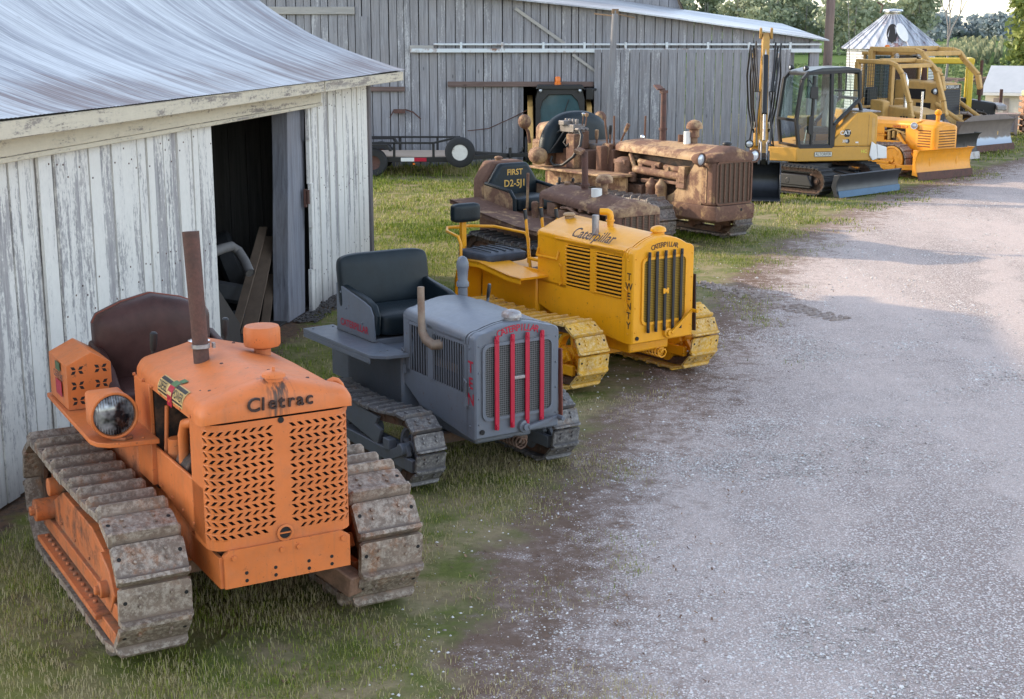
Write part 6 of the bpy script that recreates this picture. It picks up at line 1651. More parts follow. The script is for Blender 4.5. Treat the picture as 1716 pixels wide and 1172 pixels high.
def build_ground():
    xs = np.unique(np.concatenate([np.linspace(-900, -40, 30), np.linspace(-40, -6, 60), np.linspace(-6, 22, 180), np.linspace(22, 80, 60), np.linspace(80, 900, 30)]))
    ys = np.unique(np.concatenate([np.linspace(-60, 4, 20), np.linspace(4, 40, 200), np.linspace(40, 130, 120), np.linspace(130, 1800, 40)]))
    x, y, F = grid(xs, ys)
    d = road_d(x, y); n = fbm(x, y, .8, 3)
    z = (fbm(x, y, 1.1, 9)-.5)*.05*np.clip((40-y)/40, 0, 1)-.012
    inside = None
    z = np.where(d > -1.9, -.045, z)
    edge = np.clip(.40+d*.35+(n-.5)*.9, 0, 1)*(d > -3)
    shed_line = (x+3.82)-(y-10.01)*.1634
    edge = np.maximum(edge, np.clip(.75-np.abs(shed_line)*.9, 0, 1)*(y < 21.5)*(y > -1))
    field = np.clip((y-57)/5, 0, 1)
    o = raw_mesh('ground', np.stack([x, y, z], 1), F, ground_mat(), attrs={'edge': edge, 'field': field}, smooth=True)
    tag(o, 'grassy yard and fields running to the horizon', kind='structure')
    # gravel drive with an irregular border, a few millimetres proud
    xs = np.concatenate([np.linspace(0, 1, 2)]); rows = []
    yv = np.concatenate([np.linspace(-12, 3, 40), np.linspace(3, 46, 520)])
    T = np.concatenate([np.linspace(-1.5, 1.2, 22), np.linspace(1.4, 12, 60), np.linspace(13, 60, 24)])
    ex = np.interp(yv, _e_y, _e_x)+(fbm(yv*1.0, yv*0+3, 1.2, 5)-.5)*.9
    X = ex[:, None]+T[None, :]*np.ones_like(ex)[:, None]; Y = np.repeat(yv[:, None], len(T), 1)
    Yc = np.minimum(Y, 43.6+1.2*(fbm(X.ravel(), X.ravel()*0, .5, 4).reshape(X.shape)-.5))
    Z = .004+(fbm(X.ravel(), Y.ravel(), .9, 12).reshape(X.shape)-.5)*.035*np.clip(T/1.5, 0, 1)[None, :]-.010*np.clip(-T/1.0, 0, 1)[None, :]+.008*(fbm(X.ravel(), Y.ravel(), 5, 13).reshape(X.shape)-.5)
    n_, m_ = X.shape; i = np.arange(n_*m_).reshape(n_, m_)
    F = np.stack([i[:-1, :-1], i[:-1, 1:], i[1:, 1:], i[1:, :-1]], -1).reshape(-1, 4)
    edge = np.clip(.95-road_d(X.ravel(), Yc.ravel())*.50, 0, 1)
    o = raw_mesh('gravel_road', np.stack([X.ravel(), Yc.ravel(), Z.ravel()], 1), F, gravel_mat(), attrs={'edge': edge, 'lat': np.repeat(T[None, :], n_, 0).ravel()*.999, 'turf': np.clip(.55-road_d(X.ravel(), Yc.ravel())*.75, 0, 1)}, smooth=True)
    tag(o, 'pale limestone gravel drive beside the row of tractors', kind='structure')

SHED_O = (-3.82, 10.01); SHED_D = (.1613, .9869)
def shed_side(x, y):      # distance to the right of the shed's wall line, and position along it
    u = -((x-SHED_O[0])*-SHED_D[1]+(y-SHED_O[1])*SHED_D[0]); s_ = (x-SHED_O[0])*SHED_D[0]+(y-SHED_O[1])*SHED_D[1]
    return u, s_

def build_scatter():
    rs = np.random.RandomState(5)
    # loose stones
    base = np.array([(1,0,0),(-1,0,0),(0,1,0),(0,-1,0),(0,0,1),(0,0,-1)], float)
    FT = np.array([(0,2,4),(2,1,4),(1,3,4),(3,0,4),(2,0,5),(1,2,5),(3,1,5),(0,3,5)])
    def stones(N, ymin, ymax, r0, r1, band=False):
        y = ymin+(ymax-ymin)*rs.rand(N)**1.5; x = np.interp(y, _e_y, _e_x)-1.4+rs.rand(N)**1.15*9-.3
        if band: x = np.interp(y, _e_y, _e_x)-.5+rs.rand(N)*3.4
        d = road_d(x, y); lim = np.interp(y, [4, 12, 25], [3.2, 7, 11])
        clump = fbm(x, y, 1.6, 31)
        p = np.clip(.30+d*.42, .0, 1)**1.6*np.where(d > 1.6, .35+.5*(clump > .5), 1.0)
        if band: p = np.clip(d*.9, 0, 1)*np.clip((3.1-d)/1.5, 0, 1)*(.25+1.1*(fbm(x, y, 3.0, 33) > .5))
        ok = (rs.rand(N) < p*(clump+.25)) & (x < lim+3)
        x, y = x[ok], y[ok]; n = len(x)
        s = r0+(r1-r0)*rs.rand(n)**3.2
        sc = np.stack([s*(.7+.6*rs.rand(n)), s*(.7+.6*rs.rand(n)), s*(.45+.35*rs.rand(n))], 1)
        a = rs.rand(n)*6.283
        V = base[None]*sc[:, None, :]*(.75+.5*rs.rand(n, 6, 1))
        ca, sa = np.cos(a)[:, None], np.sin(a)[:, None]
        X = V[..., 0]*ca-V[..., 1]*sa; Yy = V[..., 0]*sa+V[..., 1]*ca
        V = np.stack([X+x[:, None], Yy+y[:, None], V[..., 2]+(s*.10)[:, None]], -1).reshape(-1, 3)
        F = (FT[None]+(np.arange(n)*6)[:, None, None]).reshape(-1, 3)
        return V, F
    g = G('loose_stone'); r_ = g.rnd
    c = g.ramp(r_, [(0, (.30,.26,.24)), (.25, (.52,.48,.455)), (.6, (.66,.625,.605)), (.9, (.80,.775,.76)), (1, (.45,.33,.27))])
    g.bump(g.noise(90, 4, .7), .4, .004); ms = g.set(c, .85, 0, .2)
    parts = [stones(120000, 5.2, 16, .004, .016), stones(40000, 14, 30, .007, .020), stones(350, 5.5, 24, .018, .032), stones(120000, 5.2, 17, .004, .0135, True)]
    V = np.concatenate([p[0] for p in parts]); off = 0; Fs = []
    for p in parts: Fs.append(p[1]+off); off += len(p[0])
    o = raw_mesh('gravel_stones', V, np.concatenate(Fs), ms); tag(o, 'loose limestone chippings scattered over the drive', kind='stuff')
    # clods and dead leaves along the margin
    def leaves(N):
        y = 5.5+20*rs.rand(N)**1.3; x = np.interp(y, _e_y, _e_x)-1.0+2.6*rs.rand(N)
        ok = fbm(x, y, 2.2, 77) > .46; x, y = x[ok], y[ok]; n = len(x)
        s = .005+.009*rs.rand(n); a = rs.rand(n)*6.283; t = (rs.rand(n)-.5)*1.2
        q = np.array([(-1,-.5),(1,-.5),(1.2,.5),(-.8,.5)])
        X = q[None, :, 0]*s[:, None]; Y = q[None, :, 1]*s[:, None]; Z = X*np.sin(t)[:, None]+.012+.01*rs.rand(n)[:, None]
        ca, sa = np.cos(a)[:, None], np.sin(a)[:, None]
        V = np.stack([X*ca-Y*sa+x[:, None], X*sa+Y*ca+y[:, None], Z], -1).reshape(-1, 3)
        return V, np.arange(n*4).reshape(-1, 4)
    g = G('dead_leaf'); ml = g.set(g.ramp(g.rnd, [(0, (.09,.05,.035)), (.5, (.20,.115,.075)), (1, (.32,.20,.12))]), .9)
    V, F = leaves(2200); o = raw_mesh('leaf_litter', V, F, ml); tag(o, 'brown leaf litter and crumbs of soil along the edge of the drive', kind='stuff')
    # grass blades
    def blades(N, x0, x1, y0, y1, h0, h1, w, pw=1.0):
        y = y0+(y1-y0)*rs.rand(N)**pw; x = x0+(x1-x0)*rs.rand(N)
        d = road_d(x, y); u, s_ = shed_side(x, y)
        cl = fbm(x, y, 1.3, 55); patch = fbm(x, y, .7, 91)
        p = np.clip(-d*.6+.42+(cl-.5)*1.9, 0, 1)*(.12+1.25*np.clip((cl-.35)*2.2, 0, 1))
        p = np.where((u < .25) & (s_ < 11) & (s_ > -2.6), 0, p)
        ok = rs.rand(N) < p; x, y, cl, patch = x[ok], y[ok], cl[ok], patch[ok]; n = len(x)
        h = (h0+(h1-h0)*rs.rand(n)**1.6)*(.55+.8*cl); a = rs.rand(n)*6.283; ln = .25+.8*rs.rand(n)
        dx, dy = np.cos(a), np.sin(a); wx, wy = -dy*w, dx*w
        z = np.zeros(n)-.01
        P = [np.stack([x-wx, y-wy, z], 1), np.stack([x+wx, y+wy, z], 1),
             np.stack([x+wx*.7+dx*h*ln*.35, y+wy*.7+dy*h*ln*.35, h*.6], 1), np.stack([x-wx*.7+dx*h*ln*.35, y-wy*.7+dy*h*ln*.35, h*.6], 1),
             np.stack([x+wx*.1+dx*h*ln, y+wy*.1+dy*h*ln, h*(1.05-.35*ln)], 1), np.stack([x-wx*.1+dx*h*ln, y-wy*.1+dy*h*ln, h*(1.05-.35*ln)], 1)]
        patch = patch+np.where(y < 14, .15, -.07)  # near grass drier; far grass coloured greener to look sunlit
        V = np.stack(P, 1).reshape(-1, 3)
        F = (np.array([(0,1,2,3),(3,2,4,5)])[None]+(np.arange(n)*6)[:, None, None]).reshape(-1, 4)
        return V, F, np.repeat(patch, 6)
    B = [blades(180000, -4.6, 1.2, 5.8, 13.5, .012, .050, .0024, 1.2), blades(150000, -3.6, 5.5, 13, 26, .015, .06, .0042), blades(120000, -4.5, 12, 24, 38, .025, .08, .008)
         , blades(50000, 9, 30, 38, 60, .03, .10, .014), blades(9000, -3.6, 8, 33.8, 36.95, .08, .32, .006)]
    V = np.concatenate([b[0] for b in B]); at = np.concatenate([b[2] for b in B]); off = 0; Fs = []
    for b in B: Fs.append(b[1]+off); off += len(b[0])
    g = G('grass_blade')
    k = g.math('ADD', g.attr('patch'), g.math('ADD', .07, g.math('MULTIPLY', g.math('SUBTRACT', g.rnd, .5), .60)))
    c = g.ramp(k, [(.20, (.09,.15,.015)), (.40, (.20,.26,.028)), (.56, (.30,.33,.05)), (.68, (.42,.37,.15)), (.88, (.52,.43,.25))])
    tr = g.n('ShaderNodeBsdfTranslucent'); g.l(c, tr.inputs[0]); mx = g.n('ShaderNodeMixShader'); mx.inputs[0].default_value = .3
    g.set(c, .6, 0, .3); g.l(g.b.outputs[0], mx.inputs[1]); g.l(tr.outputs[0], mx.inputs[2]); g.l(mx.outputs[0], g.out.inputs[0])
    o = raw_mesh('grass', V, np.concatenate(Fs), g.m, attrs={'patch': at}); tag(o, 'short rough grass around and between the machines', kind='stuff')
    # crawler prints pressed into the gravel
    mb = MB(); rnd = random.Random(3)
    for (x0, y0, x1, y1, n) in ((2.62, 19.6, 3.5, 18.2, 13), (3.55, 17.9, 4.1, 16.95, 9)):
        L = Vector((x1-x0, y1-y0, 0)); sd = Vector((L.y, -L.x, 0)).normalized()
        for i in range(n):
            p = Vector((x0, y0, 0))+L*(i/n)
            w_ = .18+rnd.uniform(-.07, .04)
            for j in range(15):
                if rnd.random() < .22: continue
                q = p+sd*(w_*(2*j/14-1))+Vector((rnd.uniform(-.02, .02), rnd.uniform(-.022, .022), rnd.uniform(-.002, .012)))
                mb.ell(q, (rnd.uniform(.02, .045), rnd.uniform(.018, .036), rnd.uniform(.014, .034)), 6, 4)
    g = G('turned_soil'); g.bump(g.noise(40, 5, .7), .8, .02); o = mb.build('track_prints', g.set(g.mix(g.math('ADD', g.math('MULTIPLY', g.noise(12, 5, .7), .6), g.math('MULTIPLY', g.rnd, .4)), (.20,.15,.125), (.50,.42,.38)), .95), smooth=60); tag(o, 'ridges of soil pressed up by crawler tracks on the gravel', kind='stuff')

# ================================================================= boards
def boards(mb, x0, x1, y0, y1, zb, zt, bw, rnd, cut=None, gap=.012, jit=.008, m=0, nails=()):
    """vertical boards along local x; zb/zt callables or numbers"""
    x = x0
    fb = zb if callable(zb) else (lambda q: zb); ft = zt if callable(zt) else (lambda q: zt)
    while x < x1-.02:
        w = min(bw*rnd.uniform(.72, 1.25), x1-x)
        if x1-x-w < .05: w = x1-x
        a, b = x+gap/2, x+w-gap/2; j = rnd.uniform(-jit, jit); tl = rnd.uniform(-.006, .006)
        lo = fb((a+b)/2)+rnd.uniform(0, .05)
        if fb(a) == 0 == fb(b): lo = rnd.uniform(-.05, .04)
        vs = [(a, y0+j, lo), (b, y0+j, lo), (b, y1+j, lo), (a, y1+j, lo), (a+tl, y0+j, ft(a)), (b+tl, y0+j, ft(b)), (b+tl, y1+j, ft(b)), (a+tl, y1+j, ft(a))]
        mb.add(vs, [(0,3,2,1),(4,5,6,7),(0,1,5,4),(1,2,6,5),(2,3,7,6),(3,0,4,7)], m)
        for nz in nails:
            for nx in (a+w*.2, b-w*.2):
                if rnd.random() < .45: continue
                zz = nz+rnd.uniform(-.14, .14); mb.box(nx-.007, nx+.007, y0+j-.004, y0+j+.002, zz-.007, zz+.007, 1)
        x += w

def roof_metal(name, axis_along='x', white=(.60,.63,.68), rustk=.45):
    """old galvanised sheet: pale, with dark and rust-brown streaks running down the slope"""
    g = G(name)
    q = g.sep(); a_, b_ = (q[0], q[1]) if axis_along == 'x' else (q[1], q[0])
    v = g.n('ShaderNodeCombineXYZ'); g.l(g.math('MULTIPLY', a_, 3.0), v.inputs[0]); g.l(g.math('MULTIPLY', b_, .30), v.inputs[1]); v = v.outputs[0]
    st = g.noise(1.0, 10, .78, vec=v, dist=.55); st2 = g.noise(3.5, 8, .75, vec=v, dist=.4); pt = g.noise(.45, 4, .55); sp = g.noise(24, 5, .8)
    c = g.mix(g.ramp(st2, [(.3, 0), (.7, 1)]), tuple(x*.66 for x in white), tuple(min(1, x*1.12) for x in white))
    dk = g.ramp(g.math('ADD', g.math('MULTIPLY', st, .8), g.math('MULTIPLY', pt, .25)), [(.47, 0), (.60, 1)])
    c = g.mix(g.math('MULTIPLY', dk, .72), c, g.mix(sp, (.12,.125,.16), (.27,.27,.32)))
    eave = g.ramp(b_, [(0, 1), (.5, 0)]) if rustk > .6 else g.math('MULTIPLY', pt, .4)
    rk = g.math('ADD', g.math('ADD', g.math('MULTIPLY', st2, .45), g.math('MULTIPLY', st, .35)), g.math('ADD', g.math('MULTIPLY', pt, .30), g.math('MULTIPLY', eave, .10)))
    rk = g.ramp(rk, [(.66-.07*rustk, 0), (.76-.06*rustk, 1)])
    c = g.mix(g.math('MULTIPLY', rk, .85), c, g.mix(sp, (.10,.06,.055), (.26,.16,.135)))
    return g, c

def build_shed():
    ang = math.atan2(SHED_D[1], SHED_D[0])
    t = thing('shed', 'weathered white plank shed with rusty curved metal roof and open dark doorway', 'shed', (*SHED_O, 0), ang)
    rnd = random.Random(11)
    W = weathered_wood('peeling_white_planks', (.47,.45,.455), (.17,.16,.17), (.85,.815,.765), .58, warm=(.44,.40,.385), top=(1.65, .05))
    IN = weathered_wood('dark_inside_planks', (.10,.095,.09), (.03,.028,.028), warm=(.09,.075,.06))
    L0, L1, D = -1.3, 10.75, 7.4
    mb = MB(); boards(mb, L0, 1.0, -.02, .0, 0, 2.75, .2, rnd, gap=.010); boards(mb, 7.95, L1, -.02, 0, 0, 2.86, .19, rnd, jit=.014, nails=(.45, 1.5, 2.6))
    mb.build('wall', [W, M('exhaust')], t, smooth=0, label='plank front wall with flaking white paint')
    mb = MB(); boards(mb, .85, 4.45, -.075, -.05, lambda q: .02, lambda q: 2.70+.0*q, .185, rnd, jit=.012, gap=.011, nails=(.4, 1.35, 2.4)); mb.build('sliding_door', [W, M('exhaust')], t, smooth=0, label='grey and white plank sliding door left of the opening')
    # far gable, near gable, back
    zr = [(-.44, 2.90), (-.03, 3.03), (.36, 3.16), (.75, 3.31), (1.2, 3.53), (1.79, 3.91), (2.6, 4.50), (3.7, 5.30)]
    full = zr+[(7.4-u, z) for u, z in reversed(zr[:-1])]
    prof = lambda u: lerp_tab(full, u)
    for xw in (L1-.03, L0):
        mb = MB(); boards(mb, 0, D, -.0, .025, 0, lambda q: prof(q)-.05, .2, rnd, jit=.005)
        mb.prism([(0.02, 0), (D-.02, 0)]+[(u, prof(u)-.06) for u in [D-.02]+[p[0] for p in reversed(full[2:-2])]+[.02]], .032, .045, 'y')
        mb.v = [(xw+y, x, z) for x, y, z in mb.v]; mb.build('gable_wall', W, t, smooth=0)
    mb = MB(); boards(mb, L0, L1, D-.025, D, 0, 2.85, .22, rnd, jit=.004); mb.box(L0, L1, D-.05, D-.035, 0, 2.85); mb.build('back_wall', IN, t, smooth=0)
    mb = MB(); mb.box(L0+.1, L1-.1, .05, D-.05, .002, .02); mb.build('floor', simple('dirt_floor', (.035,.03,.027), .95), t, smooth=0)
    for xw in (2.6, 8.2):
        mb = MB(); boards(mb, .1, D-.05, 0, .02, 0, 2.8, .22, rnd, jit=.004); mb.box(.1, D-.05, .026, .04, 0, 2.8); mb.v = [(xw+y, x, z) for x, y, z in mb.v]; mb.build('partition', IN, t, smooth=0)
    # roof: corrugated sheets following the flared profile
    g, c = roof_metal('rusty_corrugated_roof', 'x', (.68,.69,.70), 1.0)
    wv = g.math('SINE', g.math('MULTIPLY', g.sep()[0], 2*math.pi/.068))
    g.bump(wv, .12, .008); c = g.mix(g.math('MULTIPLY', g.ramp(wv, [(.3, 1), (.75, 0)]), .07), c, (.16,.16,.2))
    lapx = g.ramp(g.math('FRACT', g.math('MULTIPLY', g.sep()[0], 1/.66)), [(.0, 1), (.035, 0)]); lapy = g.ramp(g.math('ABSOLUTE', g.math('SUBTRACT', g.sep()[1], 1.75)), [(.0, 1), (.03, 0)])
    c = g.mix(g.math('MULTIPLY', g.math('MAXIMUM', lapx, lapy), .45), c, (.09,.085,.10))
    nl = g.vor(1.0, vec=g.map((1/.136, 1/.45, 0))); c = g.mix(g.math('MULTIPLY', g.ramp(nl, [(.05, 1), (.09, 0)]), .5), c, (.10,.06,.05)); g.set(c, .5, .25)
    fine = []
    for (u0, z0), (u1, z1) in zip(full, full[1:]):
        for k in range(4): fine.append((u0+(u1-u0)*k/4, z0+(z1-z0)*k/4))
    fine.append(full[-1])
    us = np.array([p[0] for p in fine]); zs = np.array([p[1] for p in fine])
    zs = np.convolve(np.pad(zs, 2, 'edge'), [.1,.2,.4,.2,.1], 'valid')
    xs = np.linspace(L0-.55, L1+.55, 420)
    X, U = np.meshgrid(xs, us); Z = np.repeat(zs[:, None], len(xs), 1)+.002*np.sin(X*2*math.pi/.068)+.02*(fbm(X.ravel()*1.0, U.ravel(), .7, 41).reshape(X.shape)-.5)
    Z -= .02*np.sin(np.clip((X-L0)/(L1-L0), 0, 1)*math.pi)
    n_, m_ = X.shape; i = np.arange(n_*m_).reshape(n_, m_); F = np.stack([i[:-1, :-1], i[:-1, 1:], i[1:, 1:], i[1:, :-1]], -1).reshape(-1, 4)
    raw_mesh('roof', np.stack([X.ravel(), U.ravel(), Z.ravel()], 1), F, g.m, t, smooth=True)
    mb = MB(); dz = lambda q: prof(q)-.05
    uu = [-.33]+[p[0] for p in full[1:-1]]+[7.73]
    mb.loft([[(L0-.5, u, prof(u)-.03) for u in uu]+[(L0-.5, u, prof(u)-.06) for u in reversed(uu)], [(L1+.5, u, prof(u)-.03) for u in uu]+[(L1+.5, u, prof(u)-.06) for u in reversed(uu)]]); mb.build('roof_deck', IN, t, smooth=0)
    PF = weathered_wood('peeling_cream_fascia', (.33,.30,.28), (.15,.12,.11), (.70,.62,.48), .62, axis='x', warm=(.40,.33,.26))
    mb = MB()
    for a, b, dz_ in ((L0-.45, 3.1, 0), (3.1, 7.3, .008), (7.3, L1+.50, -.004)): mb.box(a, b-.006, -.42+dz_, -.38+dz_, 2.76, 2.885)
    mb.build('fascia_board', PF, t, bevel=.006)
    mb = MB(); mb.box(L0-.4, L1+.45, -.38, -.02, 2.80, 2.82); mb.build('soffit', PF, t, smooth=0)
    mb = MB(); mb.box(-1.8, 7.95, -.17, -.03, 2.60, 2.76); mb.box(-1.8, 7.95, -.185, -.165, 2.56, 2.60); mb.build('door_track_cover', PF, t, bevel=.008, label='cream painted board over the door track')
    # opening : leaning inner post, split trim, corner board
    PG = weathered_wood('grey_post', (.30,.31,.36), (.11,.11,.13), warm=(.24,.22,.22))
    mb = MB(); mb.loft([[(x+dx, y, z) for x, y in ((6.96, .02), (7.62, .02), (7.62, .22), (6.96, .22))] for z, dx in ((0, .0), (.9, .07), (1.7, .16), (2.66, .22))]); mb.build('door_post', PG, t, smooth=0, bevel=.01)
    mb = MB()
    for k in range(5): mb.obox((7.70+.035*(k % 2), -.05-.012*(k % 3), .27+.54*k), (.10, .05, .55), (0, R(1.5), R(-6+4*k)))
    mb.obox((7.80, -.06, 1.4), (.05, .05, 2.75), (0, R(1.4), 0)); mb.obox((7.90, -.04, 1.4), (.09, .05, 2.78), (0, R(1.2), 0)); mb.build('door_trim', W, t, bevel=.006)
    mb = MB(); mb.obox((7.60, -.035, 1.45), (.05, .03, .22)); mb.cyl((7.6, -.07, 1.38), (7.6, -.07, 1.55), .02); mb.build('latch', M('exhaust'), t)
    mb = MB(); mb.box(L1-.08, L1+.05, -.05, .05, 0, 2.82); mb.build('corner_board', weathered_wood('dark_corner_board', (.18,.17,.19), (.07,.065,.07)), t, bevel=.008)
    # things stored inside
    def put(name, label, cat, loc, rz=0, grp=None):
        a = ang; return thing(name, label, cat, (SHED_O[0]+loc[0]*SHED_D[0]-loc[1]*SHED_D[1], SHED_O[1]+loc[0]*SHED_D[1]+loc[1]*SHED_D[0], loc[2]), a+rz, grp)
    tyre_lab = ['black tyre lying at the bottom of the pile inside the doorway', 'black tyre leaning on the pile just inside the doorway', 'black tyre standing at the left edge of the dark doorway', 'black tyre uppermost on the heap in the dark doorway']
    for k, (x, y, z, rx) in enumerate(((6.5, .75, .16, 4), (7.35, .85, .62, 70), (5.75, .75, .60, 78), (6.75, .85, .42, 16))):
        o = put('tyre', tyre_lab[k], 'tyre', (x, y, z), R(20*k), 'old tyres heaped in the shed doorway'); o.rotation_euler.x = R(rx)
        mb = MB(); mb.lathe([(.24, -.10), (.38, -.12), (.43, -.08), (.435, 0), (.43, .08), (.38, .12), (.24, .10)], (0, 0, 0), (0,0,1), 30, close=True); mb.build('tread', M('rubber'), o)
    o = put('pipe', 'pale bent pipe elbow lying on the tyres in the doorway', 'pipe', (6.15, .38, .90))
    mb = MB(); mb.tube([(-.34, .20, .10), (-.10, .10, .14), (.08, .06, .14), (.14, .0, .08), (.07, -.10, -.03), (-.06, -.20, -.14)], .058, 14, caps=False); mb.tube([(-.06, -.20, -.14), (-.03, -.17, -.11)], .048, 12); mb.build('pipe_elbow', simple('pale_pipe', (.15,.14,.135), .7), o)
    for k, (a, b, lab) in enumerate((((5.75, .30, .02), (7.25, .40, 1.12), 'leftmost of the grey planks leaning inside the doorway'), ((6.15, .25, .02), (7.3, .36, 1.0), 'broad middle plank leaning inside the doorway'), ((6.75, .25, .02), (7.2, .3, .55), 'short plank leaning against the doorway post'))):
        o = put('plank', lab, 'plank', (0, 0, 0), 0, 'planks leaning in the doorway'); mb = MB(); mb.bar(a, b, .10 if k != 1 else .18, .03); mb.build('board', simple('old_plank_%d' % k, (.13,.09,.062), .85, 0, .5, 6), o, smooth=0)
    o = put('sheet_metal', 'dark triangular sheet leaning at the foot of the sliding door', 'metal sheet', (4.75, .18, 0)); mb = MB(); mb.prism([(0, .0), (.95, .0), (.95, .25), (.10, .95), (0, .95)], 0, .02, 'y'); mb.build('panel', simple('dark_sheet', (.055,.045,.04), .7), o)
    mb = MB(); rnd2 = random.Random(4)
    for k in range(700):
        x = rnd2.uniform(7.0, 10.4); y = -rnd2.uniform(.02, .45)**1.2*.8; mb.ell((x, y, .01), (rnd2.uniform(.01, .03), rnd2.uniform(.01, .03), rnd2.uniform(.005, .018)), 5, 3)
    mb.v = [(SHED_O[0]+x*SHED_D[0]-y*SHED_D[1], SHED_O[1]+x*SHED_D[1]+y*SHED_D[0], z) for x, y, z in mb.v]
    tag(mb.build('rubble', simple('dark_rubble', (.09,.08,.075), .95, 0, .5), smooth=0), 'dark crumbled rubble along the foot of the shed wall', kind='stuff')

def build_barn():
    t = thing('barn', 'large weathered grey plank barn with lean-to, sliding door rails and open doorway', 'barn', (0, 37, 0))
    rnd = random.Random(21)
    W = weathered_wood('weathered_grey_planks', (.40,.40,.425), (.16,.155,.17), (.58,.575,.59), .28, warm=(.30,.275,.27))
    BR = weathered_wood('brown_beam', (.22,.16,.14), (.09,.06,.055), axis='x', warm=(.26,.17,.14))
    LT = weathered_wood('new_grey_board', (.46,.44,.42), (.26,.25,.24), axis='x', warm=(.50,.46,.40))
    top = lambda x: lerp_tab([(-12, 5.6), (-.2, 4.24), (2.8, 3.93), (7.85, 3.20)], x)
    mb = MB(); boards(mb, -12, .30, 0, .03, 0, top, .23, rnd, jit=.015, gap=.020); boards(mb, .30, 2.3, 0, .03, 2.05, top, .23, rnd, gap=.02); boards(mb, 2.3, 7.15, .03, .06, 2.95, top, .23, rnd, gap=.02); boards(mb, 7.15, 7.70, .03, .06, 2.9, top, .2, rnd)
    mb.build('wall', W, t, smooth=0, label='plank front wall')
    mb = MB(); boards(mb, 2.10, 7.12, -.16, -.13, lambda q: .03, 2.98, .235, rnd, jit=.010, gap=.018); mb.build('sliding_door', W, t, smooth=0, label='wide plank sliding door hung from the upper rail')
    mb = MB(); mb.box(-2.6, 7.9, -.14, -.06, 2.90, 3.0); mb.box(-2.0, 7.9, -.10, -.0, 3.08, 3.13); 
    for k in range(9): mb.obox((-1.3+1.05*k, -.08, 3.06), (.06, .1, .2))
    rg = G('galvanised_rail'); c = rg.mix(rg.ramp(rg.noise(2.5, 7, .7), [(.55, 0), (.68, 1)]), (.62,.66,.70), (.24,.13,.09)); rg.set(c, .45, .4); mb.build('door_rail', rg.m, t, bevel=.006)
    mb = MB(); mb.box(-2.62, -2.0, -.09, -.01, 2.96, 3.08); mb.build('rail_block', LT, t, bevel=.01)
    mb = MB(); mb.box(-1.65, 2.1, -.10, -.02, 2.04, 2.17); mb.box(-4.2, -2.75, -.09, -.02, 1.92, 2.04); mb.build('door_header', BR, t, bevel=.01)
    mb = MB(); mb.box(-7.0, -4.0, -.07, -.02, 3.85, 4.04); mb.build('nailed_board', LT, t, bevel=.008)
    mb = MB(); mb.bar((.08, -.06, 4.0), (1.35, -.06, 3.12), .03, .08); mb.bar((1.55, -.06, 2.85), (2.25, -.06, 2.35), .03, .07); mb.build('brace', LT, t, bevel=.004)
    mb = MB(); mb.box(7.62, 7.86, -.05, .15, 0, 3.18); mb.box(7.10, 7.2, .06, .16, 0, 2.9); mb.build('corner_post', W, t, smooth=0, bevel=.01)
    for x in (-3.85, -1.45, -.0): 
        mb = MB(); mb.box(x, x+.16, -.05, -.015, 0, 2.95 if x > -3 else 3.8); mb.build('batten', W, t, smooth=0)
    mb = MB(); mb.tube([(-1.15, -.12, .92), (-.6, -.1, .98), (0, -.1, 1.25), (.35, -.05, 1.42), (.9, .3, 1.75)], .012, 6); mb.build('cable', M('exhaust'), t)
    mb = MB(); mb.obox((-2.9, -.1, 1.42), (.30, .12, .10)); mb.tube([(-2.75, -.1, 1.46), (-2.55, -.12, 1.4), (-2.35, -.1, 1.22)], .018, 6); mb.tube([(-3.05, -.1, 1.44), (-3.15, -.1, 1.25)], .014, 6); mb.build('door_hook', M('exhaust'), t)
    # roof over the lean-to, posts along its open side, dark inside
    g, c = roof_metal('pale_barn_roof', 'y', (.70,.73,.77), .2); g.set(c, .45, .3)
    mb = MB()
    xs = [-12, -.2, 2.8, 8.05]
    for (xa, xb) in zip(xs, xs[1:]):
        za, zb_ = top(xa)+.02, top(xb)+.02
        n = max(2, int((xb-xa)/.6))
        for k in range(n):
            x0, x1 = xa+(xb-xa)*k/n, xa+(xb-xa)*(k+1)/n; z0, z1 = za+(zb_-za)*k/n, za+(zb_-za)*(k+1)/n
            mb.add([(x0, -.28, z0), (x1, -.28, z1), (x1, 6.2, z1+.42), (x0, 6.2, z0+.42), (x0, -.28, z0-.035), (x1, -.28, z1-.035), (x1, 6.2, z1+.385), (x0, 6.2, z0+.385)], [(0,1,2,3),(7,6,5,4),(0,4,5,1),(2,6,7,3),(0,3,7,4),(1,5,6,2)])
    mb.build('roof', g.m, t, smooth=0)
    mb = MB()
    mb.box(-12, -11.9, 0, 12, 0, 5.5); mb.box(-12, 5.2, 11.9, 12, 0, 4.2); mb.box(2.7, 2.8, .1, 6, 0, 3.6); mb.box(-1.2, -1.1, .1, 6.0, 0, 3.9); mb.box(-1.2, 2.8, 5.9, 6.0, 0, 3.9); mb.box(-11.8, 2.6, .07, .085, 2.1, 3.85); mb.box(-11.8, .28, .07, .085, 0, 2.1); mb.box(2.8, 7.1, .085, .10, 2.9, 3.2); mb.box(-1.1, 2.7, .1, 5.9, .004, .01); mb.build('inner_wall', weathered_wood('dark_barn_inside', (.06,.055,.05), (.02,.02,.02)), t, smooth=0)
    for y in (3.0, 6.0):
        mb = MB(); mb.box(7.6, 7.8, y-.1, y+.1, 0, 3.2+.065*y); mb.build('post', W, t, smooth=0)
    # tall block behind
    mb = MB(); tz = lambda x: lerp_tab([(-12, 9.0), (3.2, 8.0), (4.75, 4.6), (5.25, 3.62)], x)
